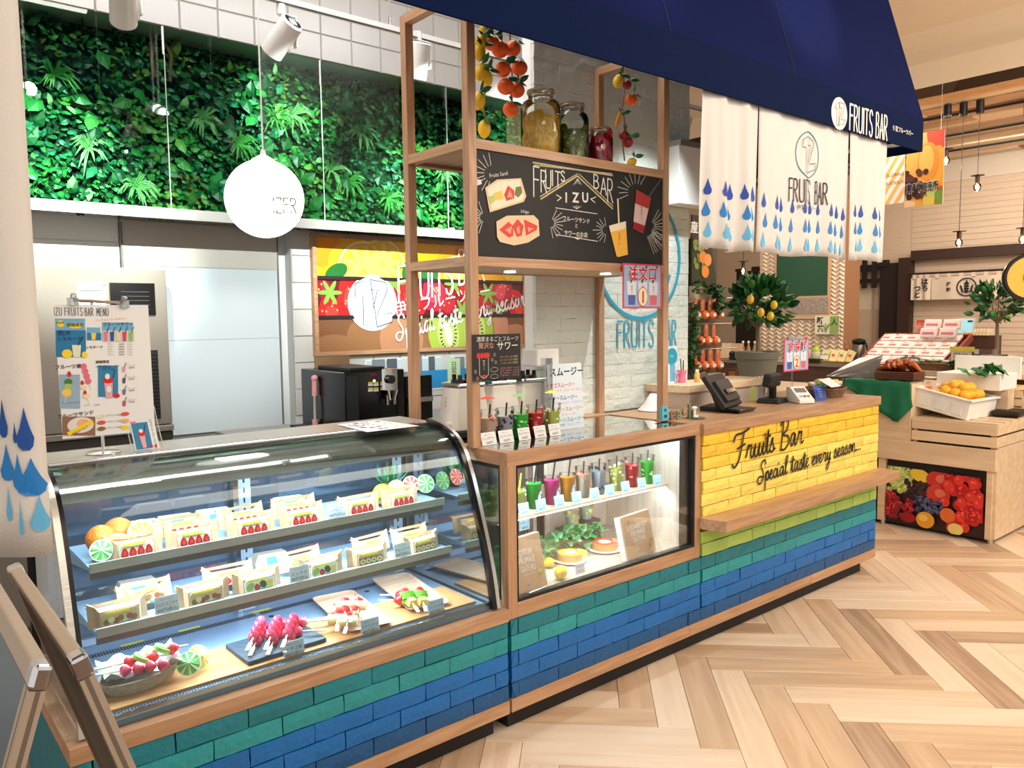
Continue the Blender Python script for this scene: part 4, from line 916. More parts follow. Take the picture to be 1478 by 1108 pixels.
# ------------------------------------------------------------------ white split curtains
cloth = P('curtain_cloth', (214, 209, 204), .85, bump=.15, bscale=220, var=.02, vscale=6)
db = [P('drop_dark', (12, 62, 160), .6), P('drop_mid', (24, 120, 196), .6), P('drop_light', (96, 176, 220), .6)]
def noren(x0, x1, zt0, zt1, zb, y, amp, nw, ph, parent, nm='cloth_panel', rod=None):
 def fn(u, v, l):   # u metres from x0, v metres up from zb
  t = u/(x1-x0); top = zt0+(zt1-zt0)*t; k = 1-(v/(top-zb)); a = amp*(.25+.75*max(0, k))
  return Vector((x0+u, y+a*sin(t*nw*2*pi+ph+.5*sin(k*3))+a*.4*sin(t*nw*4.4*pi+ph*2)-l, zb+v+.006*sin(t*9+ph)*k))
 m = MB(); n = 40
 m.grid(lambda a, b: fn(a*(x1-x0), b*(zt0+(zt1-zt0)*a-zb), 0), n, 14, cloth); ob = m.build(nm, parent, solid=.0012, angle=180)
 return fn, ob
n1 = thing('curtain', 'white split shop curtain with rain drops and round emblem below the awning', 'curtain', (1.6, -.2, 1.8))
NY = -.2; sp = [at(1014, 250, y=NY).x, at(1095, 250, y=NY).x, at(1224, 280, y=NY).x, at(1279, 300, y=NY).x]
zb = 1.80
for i, (a, b) in enumerate(zip(sp, sp[1:])):
 fn, ob = noren(a+.002, b-.002, 2.45, 2.45, zb, NY, (.024, .015, .02)[i], (2.2, 3.1, 1.6)[i], (.3, 1.9, 4)[i], n1)
 m = MB(); f = Fr(m, (0, 0, 0), (1, 0, 0), (0, 0, 1), step=.0015, fn=lambda u, v, l, fn=fn: fn(u, v, l+.0016))
 nd = (5, 10, 4)[i]; wd = b-a
 for k in range(nd):
  for r_ in range(3): f.drop(wd*(k+.5)/nd+rr.uniform(-.008, .008), .245-.085*r_-(.02 if i == 1 else .0), .030, .062, db[r_], 1)
 if i == 1:
  cx = at(1165, 250, y=NY).x-(a+.002)
  f.ring(cx, .46, .105, .105, .005, P('ring_teal', (30, 120, 140), .6), 1, 40)
  for g in ([(-.55, .62), (-.05, .85), (-.02, -.85), (-.3, -.82), (-.3, .3), (-.6, .3), (-.55, .62)], [(0, .82), (.5, .7), (.55, .5), (.15, -.4), (.75, -.3), (.7, -.6), (0, -.8)], [(.0, .45), (.3, .45), (.0, -.3)]):
   qq = [(cx+x*.1, .46+y*.1) for x, y in g]; fine = []
   for A, B in zip(qq, qq[1:]): fine += [(A[0]+(B[0]-A[0])*t/3, A[1]+(B[1]-A[1])*t/3) for t in range(3)]
   f.stroke(fine+[qq[-1]], .003, P('line_slate', (70, 90, 104), .6), 1)
  X_ = lambda p: at(p, 290, y=NY).x-(a+.002)
  f.capsfit('FRUITS', X_(1139), X_(1170), .245, .100, ink, 1, w=.006); f.capsfit('BAR', X_(1177), X_(1191), .245, .100, ink, 1, w=.006)
  f.text('伊豆フルーツバー', cx, .213, .017, P('line_slate', (70, 90, 104), .6), 1)
 m.build('printed_drops' if i != 1 else 'printed_emblem', ob)
m = MB(); m.tube([(sp[0]-.05, NY, 2.45), (sp[-1]+.05, NY, 2.45)], .008, steel, 8); m.build('hanging_rod', n1)
n2 = thing('curtain', 'tall white curtain with big blue rain drops hanging at the far left edge', 'curtain', (-1.8, -.2, 1.0))
fn, ob = noren(-2.25, -1.466, 2.45, 2.45, 1.035, NY, .018, 2.6, 1.0, n2)
m = MB(); f = Fr(m, (0, 0, 0), (1, 0, 0), (0, 0, 1), step=.0015, fn=lambda u, v, l: fn(u, v, l+.002))
for r_, row in enumerate((((3, 605, 9, 46), (19, 623, 4, 26), (33, 618, 20, 52)), ((9, 668, 14, 44), (24, 680, 12, 44), (43, 686, 36, 46)), ((12, 728, 6, 42), (28, 745, 4, 44), (55, 737, 24, 44)))):
 for px_, py_, ww, hh2 in row:
  c = at(px_, py_, y=NY); f.drop(c.x+2.25, c.z-1.035, ww*.00165, hh2*.0017, db[r_] if r_ else P('drop_navy', (10, 70, 150), .6), 1)
m.build('printed_drops', ob)
m = MB(); m.tube([(-2.3, NY, 2.45), (-1.45, NY, 2.45)], .008, steel, 8); m.build('hanging_rod', n2)
# ------------------------------------------------------------------ fruit sandwiches in paper bags
film = GLASS('wrap_film', (255, 255, 255), .5, .12)
creamb = P('bread_cream', (244, 232, 206), .6); breadw = P('bread_white', (246, 242, 230), .6)
strb = P('strawberry', (214, 22, 26), .35, var=.12, vscale=90); strbl = P('strawberry_cut', (226, 86, 70), .45); lem = P('lemon_yellow', (246, 206, 52), .42, bump=.2, bscale=120)
lab_y = P('label_yellow', (236, 222, 60), .5); lab_t = P('label_teal', (60, 160, 168), .5); kg = P('kiwi_green', (120, 190, 60), .45); kdark = P('kiwi_dark', (60, 96, 36), .5); pine = P('pineapple_flesh', (246, 214, 96), .5); brown = P('choco', (150, 104, 62), .55, var=.2, vscale=60)
ban = P('banana', (240, 224, 170), .5)
def sandwich(kind):
 t = thing('fruit_sandwich', 'sandwich', 'sandwich')
 m = MB(); secs = [(-.078, .003, .078, .012), (-.060, .012, .070, .006), (-.052, .046, .060, 0), (.052, .046, .060, 0), (.060, .012, .068, .006), (.078, .003, .076, .012)]
 vs = []
 for x, th, h, z0 in secs: vs += [(x, .025-th/2, z0*0+.001), (x, .025+th/2, .001), (x, .025+th/2, z0+h), (x, .025-th/2, z0+h-.004)]
 m.add(vs, [(i*4+k, i*4+(k+1) % 4, i*4+4+(k+1) % 4, i*4+4+k) for i in range(5) for k in range(4)]+[(0, 3, 2, 1), (20, 21, 22, 23)], kraft)
 m.add([(-.078, .030, .07), (.078, .030, .068), (.080, .036, .082), (-.082, .034, .079)], [(0, 1, 2, 3)], P('kraft_bag', (156, 108, 70), .65, var=.12, vscale=25, bump=.3, bscale=60))
 m.build('paper_bag', t)
 m = MB(); m.prism([(-.047, -.001, .002), (.047, -.001, .002), (.049, -.001, .040), (.043, -.001, .052), (-.043, -.001, .052), (-.049, -.001, .040)], (0, .01, 0), creamb if kind in ('strawberry', ) else breadw if kind == 'mix' else P('bread_toast', (214, 184, 140), .6)); m.build('bread', t)
 m = MB(); f = Fr(m, (-.05, -.001, 0), (1, 0, 0), (0, 0, 1), step=.0008)
 if kind == 'strawberry':
  for k in range(4): f.berry(.017+k*.022, .021, .0215, .036, strb, 1, 0, strbl)
 elif kind == 'mix':
  f.ell(.018, .024, .012, .017, P('melon', (170, 200, 100), .5), 1, -.5); f.berry(.040, .020, .02, .026, strb, 1, .2, strbl); f.ell(.060, .026, .011, .015, kdark, 1, .3); f.rect(.074, .008, .092, .036, pine, 1)
 elif kind == 'choco':
  for k in range(7): f.ell(.014+k*.012, .018+(k % 2)*.006, .009, .010, (brown, ban, P('choco_berry', (170, 80, 56), .5))[k % 3], 1+k % 2)
 else:
  for k in range(4): f.ell(.018+k*.0215, .02, .0105, .0115, ban, 1); f.ell(.018+k*.0215, .02, .004, .004, brown, 2);
  f.rect(.006, .004, .094, .036, brown, .5)
 f.rect(.012, .043, .075, .052, lab_y, 3); f.rect(.05, .001, .088, .008, lab_t, 3)
 m.build('filling', t)
 m = MB(); m.add([(-.052, -.004, .001), (.052, -.004, .001), (.053, -.004, .045), (.045, -.002, .058), (-.045, -.002, .058), (-.053, -.004, .045), (-.045, .02, .063), (.045, .02, .063)], [(0, 1, 2, 3, 4, 5), (4, 3, 7, 6)], film); m.build('clear_film', t)
 return Proto(t)
SW = {k: sandwich(k) for k in ('strawberry', 'mix', 'choco', 'banana')}
US, LS = .8485, .6725
nm_ = {'strawberry': 'strawberry and cream', 'mix': 'mixed fruit', 'choco': 'chocolate berry and banana', 'banana': 'chocolate and banana slice'}
rows = [('front row of the upper shelf', US, .292, [(196, 'strawberry', 0), (281, 'strawberry', 0), (367, 'strawberry', 0), (441, 'strawberry', 0), (524, 'strawberry', 0), (584, 'strawberry', .1)]),
  ('second row of the upper shelf', US, .352, [(268, 'strawberry', 0), (355, 'strawberry', .05), (432, 'strawberry', 0)]),
  ('front row of the lower shelf', LS, .252, [(172, 'choco', 0), (298, 'choco', 0), (376, 'mix', 0), (470, 'mix', 0), (537, 'banana', 0), (616, 'banana', .12)]),
  ('second row of the lower shelf', LS, .315, [(215, 'choco', .1), (335, 'mix', 0), (441, 'mix', .1), (545, 'banana', .08), (600, 'choco', 0)])]
ordn = ['leftmost', 'second from the left', 'third from the left', 'fourth from the left', 'fifth from the left', 'rightmost']
for rn, z, y, L_ in rows:
 for i, (px_, kd, tw) in enumerate(L_):
  x = at(px_, 760 if z > .7 else 850, y=y).x; zz = z+(.022 if 'second' in rn else 0)
  o = SW[kd].put((x, y, zz if 'second' not in rn else z+.020), rz=tw+random.uniform(-.06, .06), rx=-.12 if 'second' not in rn else -.28, label='%s sandwich, %s, %s' % (nm_[kd], ordn[i] if i < len(L_)-1 else 'rightmost', rn), group='wrapped fruit sandwiches in the case', sc=(1.02, 1, .82))
# supports under the tilted second rows
# ------------------------------------------------------------------ cards
cardm = P('card_blue', (214, 226, 240), .6)
def card(px_, py_, y, w_, h_, lines, label, z=None, cat='price card', group='price cards', mat=None, tilt=-.15, yaw=0, name='price_card', sizes=None):
 c = at(px_, py_, y=y)
 if z is not None: c.z = z+h_/2
 t = thing(name, label, cat, (c.x, c.y, c.z-h_/2), group); b = Vector((c.x, c.y, c.z-h_/2))
 R = Euler((tilt, 0, yaw)).to_matrix(); ux = R @ Vector((1, 0, 0)); uy = R @ Vector((0, 0, 1))
 m = MB(); m.box(b+uy*h_/2, (w_, .0015, h_), mat or cardm, R); m.box(b+uy*.004+R @ Vector((0, .006, 0)), (w_*.3, .012, .008), GLASS('holder_clear', (245, 248, 250), 1.2, .05, .1)); m.build('card', t)
 m = MB(); f = Fr(m, b-ux*w_/2-R @ Vector((0, .0008, 0)), ux, uy, step=.0004)
 n = len(lines)
 for i, s_ in enumerate(lines):
  sz = h_*.17 if not sizes else h_*sizes[i]; tw_ = min(w_*.86, sz*1.25*sum(.6 if ord(ch) < 200 else 1.05 for ch in s_))
  f.text(s_, w_/2, h_*(1-(i+.72)/n*.98), sz, ink, 1, w=tw_)
 m.build('lettering', t); return t
for px_, py_, y, z, s_, lb in ((487, 747, .262, US+.012, 'いちご', 'upper rail, between the fourth and fifth strawberry sandwich'), (242, 881, .222, LS+.012, 'チョコいちごバナナ', 'left end of the lower rail'), (433, 834, .222, LS+.012, 'ミックス', 'middle of the lower rail'), (582, 800, .222, LS+.012, 'チョコバナナ', 'right end of the lower rail'),
       (425, 943, .088, .5, 'イチゴ串', 'case floor, before the slate with strawberry skewers'), (535, 903, .088, .5, 'イチゴバナナ', 'case floor, before the banana skewers'), (630, 872, .088, .5, 'フルーツミックス串', 'case floor, before the kiwi skewers')):
 card(px_, py_, y, .068, .050, ['フルーツサンド' if y > .1 else '伊豆フルーツバー', s_, '400円(税込)'], 'small pale price card on the '+lb, z=z, sizes=[.08, .2, .2])
# ------------------------------------------------------------------ fruit and paper decorations
orange = P('orange_skin', (232, 116, 28), .42, bump=.35, bscale=160, var=.06, vscale=20); orflesh = P('orange_flesh', (244, 160, 60), .4); pithm = P('pith_white', (248, 236, 214), .6); leafm = P('leaf_shop', (34, 104, 46), .4, var=.1, vscale=30)
def half(name, c, r, nrm, skin, flesh, label, cat, group=None):
 t = thing(name, label, cat, c, group); q = Vector(nrm).normalized().to_track_quat('Z', 'Y').to_matrix(); c = Vector(c)
 m = MB(); m.lathe(c, [(0, -r)]+[(r*cos(a), r*sin(a)) for a in [-1.4, -1.1, -.8, -.5, -.2, 0]], skin, 18, q, cap=False); m.build('peel', t)
 m = MB(); m.lathe(c, [(r, 0), (r*.9, .0006)], pithm, 18, q)
 for k in range(9):
  a = 2*pi*k/9; p = [Vector((.08*cos(a+.33), .08*sin(a+.33), 0)), Vector((.82*cos(a+.06), .82*sin(a+.06), 0)), Vector((.86*cos(a+.33), .86*sin(a+.33), 0)), Vector((.82*cos(a+.62), .82*sin(a+.62), 0))]
  m.add([q @ (v*r)+c+q @ Vector((0, 0, .0014)) for v in p], [(0, 1, 2, 3)], flesh)
 m.build('segments', t); return t
def whole(name, c, r, mat, label, cat, group=None, shape=(1, 1, 1), rot=None, tip=False):
 t = thing(name, label, cat, c, group); m = MB(); m.ell(c, [r*k for k in shape], mat, 18, 12, rot)
 if tip:
  R = rmat(rot); m.lathe(Vector(c)+R @ Vector((0, 0, r*shape[2]*.93)), [(r*.3, 0), (r*.12, r*.2), (0, r*.25)], mat, 10, R, cap=False)
 m.build('flesh', t)
 m = MB(); m.lathe(Vector(c)+rmat(rot) @ Vector((0, 0, -r*shape[2])), [(0, -.0015), (r*.1, -.001), (r*.08, .003)], P('stem_green', (90, 110, 50), .6), 8, rot, cap=False); m.build('stem', t); return t
g = 'oranges at the left end of the upper shelf'
c = at(172, 770, y=.40); whole('orange', (c.x, .41, US+.052), .045, orange, 'whole orange at the back of the fruit pile, left end of upper shelf', 'orange', g)
c = at(148, 780, y=.36); whole('orange', (c.x, .38, US+.048), .042, orange, 'whole orange behind the lime paper fan, left end of upper shelf', 'orange', g)
c = at(203, 767, y=.36); half('orange_half', (c.x, .350, US+.052), .042, (.1, -1, .25), orange, orflesh, 'upright cut orange half in clear wrap showing its segments', 'orange', g)
c = at(182, 783, y=.33); half('orange_half', (c.x-.01, .33, US+.040), .038, (.35, -.7, 1), orange, orflesh, 'cut orange half lying face up before the whole oranges', 'orange', g)
def fan(c, r, nrm, c1, c2, label, dome=.3, group='paper citrus fans'):
 t = thing('paper_citrus_fan', label, 'paper decoration', c, group); q = Vector(nrm).normalized().to_track_quat('Z', 'Y').to_matrix(); c = Vector(c); n = 24
 m = MB(); pts = []
 for k in range(n): a = 2*pi*k/n; pts += [c+q @ Vector((r*cos(a), r*sin(a), (.06*r if k % 2 else -.02*r)))]
 top = c+q @ Vector((0, 0, r*dome));
 for k in range(n): m.add([top, pts[k], pts[(k+1) % n]], [(0, 1, 2)], c1 if (k//1) % 3 else c2)
 m.build('pleats', t); m = MB()
 m.tube([p for p in pts], r*.05, c2, 5, closed=True); m.ell(top, r*.07, c2, 8, 6); m.build('rim', t); return t
limep = P('paper_lime', (104, 186, 92), .6); limew = P('paper_lime_edge', (220, 240, 200), .6); yelp = P('paper_yellow', (240, 222, 90), .6); yelw = P('paper_yellow_edge', (250, 246, 200), .6); redp = P('paper_red', (226, 72, 56), .6); redw = P('paper_red_edge', (250, 206, 190), .6)
c = at(146, 788, y=.31); fan((c.x, .312, US+.032), .030, (-.1, -1, .3), limep, limew, 'green lime paper fan beside the oranges on the upper shelf')
for px_, cc, ce, lb, rr_, dz in ((573, yelp, yelw, 'yellow lemon paper fan in the row of three on the upper shelf', .032, 0), (594, redp, redw, 'red grapefruit paper fan between yellow and green ones', .032, .006), (615, limep, limew, 'green lime paper fan at the right end of the upper shelf', .035, 0)):
 c = at(px_, 700, y=.38); fan((c.x, .385, US+.046+dz), rr_, (-.2, -1, .35), cc, ce, lb)
cx = at(545, 705, y=.40).x
t = thing('white_plate', 'small white plate under the lemon on the upper shelf', 'plate', (cx, .40, US)); m = MB(); m.lathe((cx, .40, US), [(.03, 0), (.05, .006), (.062, .012), (.06, .0135), (.03, .004)], white, 24); m.build('dish', t)
whole('lemon', (cx+.012, .395, US+.040), .030, lem, 'yellow lemon on the small white plate, upper shelf', 'lemon', None, (1, 1, 1.15), (0, 1.2, .3), True)
t = thing('leaf_garnish', 'green and pale paper leaves around the lemon on the plate', 'leaves', (cx, .39, US+.012));
for k in range(9): m = MB(); a = k*.7; m.leaf((cx+.01*cos(a), .385+.01*sin(a), US+.015), (cos(a), sin(a)-.3, .45), (0, 0, 1), .042, .022, (leafm, P('leaf_teal', (60, 150, 130), .5))[k % 2], .2); m.build('leaf', t)
px0 = at(561, 680, y=.47).x
t = thing('pineapple', 'pineapple crown with spiky leaves standing behind the paper fans', 'pineapple', (px0, .47, US)); m = MB(); m.lathe((px0, .47, US), [(.03, 0), (.038, .02), (.036, .045), (.02, .055)], P('pineapple_skin', (150, 110, 50), .6, bump=.8, bscale=90), 14); m.build('body', t)
m = MB()
for k in range(26): a = rr.uniform(0, 2*pi); e_ = rr.uniform(.3, 2.2); m.leaf((px0, .47, US+.05), (cos(a), sin(a), e_), (0, 0, 1), rr.uniform(.06, .10), .014, gm[rr.choice((0, 1, 5))], -.2)
m.build('crown', t)
# left behind: grey wrapped packs seen on the rear of the shelves
for i, (px_, z, y) in enumerate(((200, US, .47), (255, US, .47), (310, US, .47), (420, US, .47), (200, LS, .44), (395, LS, .44))):
 c = at(px_, 720 if z > .7 else 850, y=y); t = thing('wrapped_pack', 'kraft wrapped pack seen from behind, %s in the back row of the %s shelf' % (('first', 'second', 'third', 'last', 'first', 'last')[i], 'upper' if z > .7 else 'lower'), 'wrapped food', (c.x, y, z), 'packs at the back of the shelves')
 m = MB(); m.prism([(c.x-.055, y, z+.001), (c.x+.055, y, z+.001), (c.x+.062, y, z+.03), (c.x+.05, y, z+.055), (c.x-.05, y, z+.058), (c.x-.062, y, z+.03)], (0, .04, 0), P('grey_wrap', (196, 176, 160), .5)); m.build('wrapping', t)
 m = MB(); m.b2((c.x-.02, y-.002, z+.02), (c.x+.02, y-.0005, z+.045), P('sticker_blue', (100, 170, 220), .5)); m.build('sticker', t)
# ------------------------------------------------------------------ skewers on slate and trays
stick = P('stick_pale', (232, 214, 180), .6)
def tray(name, pts, label, mat, lip=.008, z=.507, thick=.004, rounded=.022, mat2=None):
 """pts: 4 photo corners on the case floor"""
 P4 = [at(*p, z=z+.01) for p in pts]; c = sum(P4, Vector())/4; e = P4[1]-P4[0]; e2 = P4[3]-P4[0]; a = atan2(e.y, e.x); A = (e.length+(P4[2]-P4[3]).length)/2; B = (e2.length+(P4[2]-P4[1]).length)/2
 t = thing(name, label, 'tray', (c.x, c.y, z)); R = Euler((0, 0, a)).to_matrix()
 def ring_(k, zz):
  out = []
  for sx, sy, a0 in ((1, 1, 0), (-1, 1, pi/2), (-1, -1, pi), (1, -1, 3*pi/2)):
   for j in range(5): th = a0+j*pi/8; out.append(R @ Vector((sx*(A/2-rounded)+rounded*cos(th)*1+(k if 0 else 0), sy*(B/2-rounded)+rounded*sin(th), 0)) * 1.0)
  return [Vector((c.x, c.y, zz))+v*k for v in out]
 m = MB(); rs = [ring_(.90, z), ring_(1.0, z+lip), ring_(.985, z+lip+.001), ring_(.89, z+thick)] if lip else [ring_(1, z), ring_(1, z+thick), ring_(.99, z+thick+.0005)]
 vs = [v for r_ in rs for v in r_]; n = 20; m.add(vs, [tuple(reversed(range(n)))]+[(j*n+k, j*n+(k+1) % n, j*n+n+(k+1) % n, j*n+n+k) for j in range(len(rs)-1) for k in range(n)]+[tuple(range((len(rs)-1)*n, len(rs)*n))], mat, True); m.build('plate', t, angle=35)
 return c, a, A, B, R
def skewer(label, kinds, group, c, rz, rx=0, z0=.53):
 """stick along local +y, food on the far two thirds"""
 t = thing('fruit_skewer', label, 'skewer', (0, 0, 0), group)
 m = MB(); m.cyl((0, -.052, 0), (0, .078, 0), .0022, stick, 6); m.box((0, -.05, 0), (.009, .035, .003), stick); m.build('stick', t)
 y = .0
 for k in kinds:
  m = MB()
  if k == 's': m.lathe((0, y-.011, 0), [(0, 0), (.008, .001), (.0135, .008), (.0125, .015), (.007, .024), (0, .028)], strb, 12, (-pi/2, 0, 0), cap=False); m.build('strawberry', t); y += .0235
  elif k == 'g': m.lathe((0, y-.010, 0), [(0, 0), (.008, .001), (.0135, .007), (.0125, .013), (.006, .021), (0, .024)], P('glazed_berry', (232, 62, 96), .14, var=.1, vscale=80, coat=.6), 12, (-pi/2, 0, 0), cap=False); m.build('glazed_strawberry', t); y += .0245
  elif k == 'k': m.lathe((0, y, 0), [(.019, 0), (.0195, .004), (.019, .009)], kg, 18, (-.5, 0, 0)); m.lathe((0, y, 0), [(.006, .0092), (.006, .0102)], P('kiwi_core', (240, 246, 220), .5), 10, (-.5, 0, 0)); m.lathe((0, y, 0), [(.0112, .0091), (.0112, .0096)], P('kiwi_ring', (70, 120, 30), .5), 14, (-.5, 0, 0)); m.build('kiwi_slice', t); y += .021
  elif k == 'b': m.cyl((-.024, y, 0), (.024, y, 0), .0125, ban, 12); m.build('banana_piece', t); y += .024
  elif k == 'p': m.box((0, y, 0), (.026, .020, .018), pine, (.2, .1, .3), top=(.7, .8)); m.build('pineapple_piece', t); y += .023
 return place(t, (c[0], c[1], z0), rz, rx=rx, sc=1.3)
c, a, A, B, R = tray('slate_tray', [(324, 930), (360, 957), (470, 920), (436, 900)], 'dark slate tray under the pink strawberry skewers', P('slate', (44, 56, 72), .6, bump=.5, bscale=50), 0, thick=.012, rounded=.004)
base = atan2(-.35, 1)
for i in range(6):
 lv = i//3; q = at((369, 394, 418)[i % 3], (924, 923, 920)[i % 3], z=.545)
 skewer('glazed strawberry skewer on slate, %s of the %s layer' % (('left', 'middle', 'right')[i % 3], ('top', 'lower')[lv]), 'gggg', 'strawberry skewers on the slate', (q.x+lv*.012, q.y+.012+lv*.01), -.62, rx=.12, z0=.556-.022*lv)
for i in range(3):
 q = at((437, 443, 446)[i], (913, 905, 899)[i], z=.53); skewer('glazed strawberry skewer lying across the slate with its stick to the right, %s' % ('front', 'middle', 'rear')[i], 'ggg', 'strawberry skewers on the slate', (q.x-.01, q.y+.01+.004*i), 1.0+.12*i, z0=.534+.012*(i % 2))
wt = WOOD('tray_wood', (196, 152, 124), (224, 186, 158), 2, 0, .4)
c, a, A, B, R = tray('wooden_tray', [(450, 864), (506, 914), (557, 898), (516, 848)], 'curved wooden tray holding strawberry and banana skewers', wt, .012)
for i, (px_, py_, rz, z0, kk) in enumerate(((487, 893, -.5, .545, 'ssbs'), (502, 896, -.62, .545, 'bbbs'), (498, 880, -.5, .565, 'bsbs'), (513, 880, -.7, .558, 'bsb'))):
 q = at(px_, py_, z=z0); skewer('strawberry and banana skewer on wooden tray, %s' % ('front left', 'front right', 'upper left', 'upper right')[i], ('bsbs', 'bsbs', 'sbs', 'sbs')[i], 'banana skewers', (q.x, q.y), rz, rx=.1, z0=z0)
c, a, A, B, R = tray('wooden_tray', [(538, 836), (600, 886), (640, 866), (588, 824)], 'curved wooden tray holding kiwi and pineapple skewers, at the right', wt, .012)
for i, (px_, py_, rz, z0) in enumerate(((594, 868, -.3, .545), (610, 867, -.45, .545), (589, 858, 1.1, .53), (588, 866, 1.05, .53))):
 q = at(px_, py_, z=z0); skewer('kiwi, pineapple and strawberry skewer on wooden tray, %s' % ('left upright one', 'right upright one', 'upper crosswise one', 'lower crosswise one')[i], 'pkks' if i < 2 else 'ks', 'kiwi skewers', (q.x, q.y), rz, rx=.08, z0=z0)
# woven basket with wrapped skewers
wick = P('wicker_grey', (178, 158, 138), .7, var=.2, vscale=60)
def basket(name, c, a, b, h, rz, label, mat, rows_=6, cat='basket', flare=1.25, sides=26):
 t = thing(name, label, cat, c); R = Euler((0, 0, rz)).to_matrix(); c = Vector(c);
 m = MB(); m.lathe(c, [(a*.98, 0), (a*.98, .004)], mat, sides, R, sy=b/a);
 for j in range(rows_):
  k = 1+(flare-1)*j/(rows_-1); pts = []
  for i in range(sides*2):
   th = 2*pi*i/(sides*2); w_ = 1+(.018 if (i+j) % 2 else -.018); pts.append(c+R @ Vector((a*k*w_*cos(th), b*k*w_*sin(th), h*(j+.5)/rows_)))
  m.tube(pts, h/rows_*.52, mat, 5, closed=True)
 for i in range(sides): th = 2*pi*i/sides; m.tube([c+R @ Vector((a*cos(th), b*sin(th), 0)), c+R @ Vector((a*flare*cos(th), b*flare*sin(th), h))], h/rows_*.3, mat, 4)
 m.build('weave', t); return t
bc = at(208, 990, z=.507); bc = Vector((bc.x, bc.y+.025, .507)); basket('wicker_basket', bc, .092, .05, .040, .28, 'small grey woven basket at the left of the case floor', wick, 6)
t = thing('wax_paper', 'crumpled white wax paper lining the small woven basket', 'paper', bc+Vector((0, 0, .03)))
m = MB(); m.grid(lambda u, v: bc+Vector((-.105+.21*u, -.05+.12*v, .040+.035*abs(v-.35)+.012*sin(u*17+v*9)+.02*abs(u-.5))), 12, 8, P('wax_white', (240, 240, 246), .4)); m.build('sheet', t)
for i, (dx, dy, kk, rz) in enumerate(((-.05, -.035, 'gggg', -1.9), (-.03, .0, 'sks', -1.75), (.03, .01, 'pks', -1.7))):
 skewer('wrapped fruit skewer in the small woven basket, %s' % ('front pink one', 'middle one with kiwi', 'rear one with pineapple')[i], kk, 'skewers in the basket', (bc.x+dx, bc.y+dy), rz, z0=.572+.006*i)
q = at(272, 958, z=.54); fan((q.x, q.y, .541), .033, (-.3, -1, .7), limep, limew, 'mint green domed paper fan on the case floor beside the basket', .5)
q = at(290, 952, z=.54); fan((q.x, q.y+.02, .541), .036, (.5, -1, .6), yelp, yelw, 'yellow domed paper fan behind the mint one, case floor', .5)
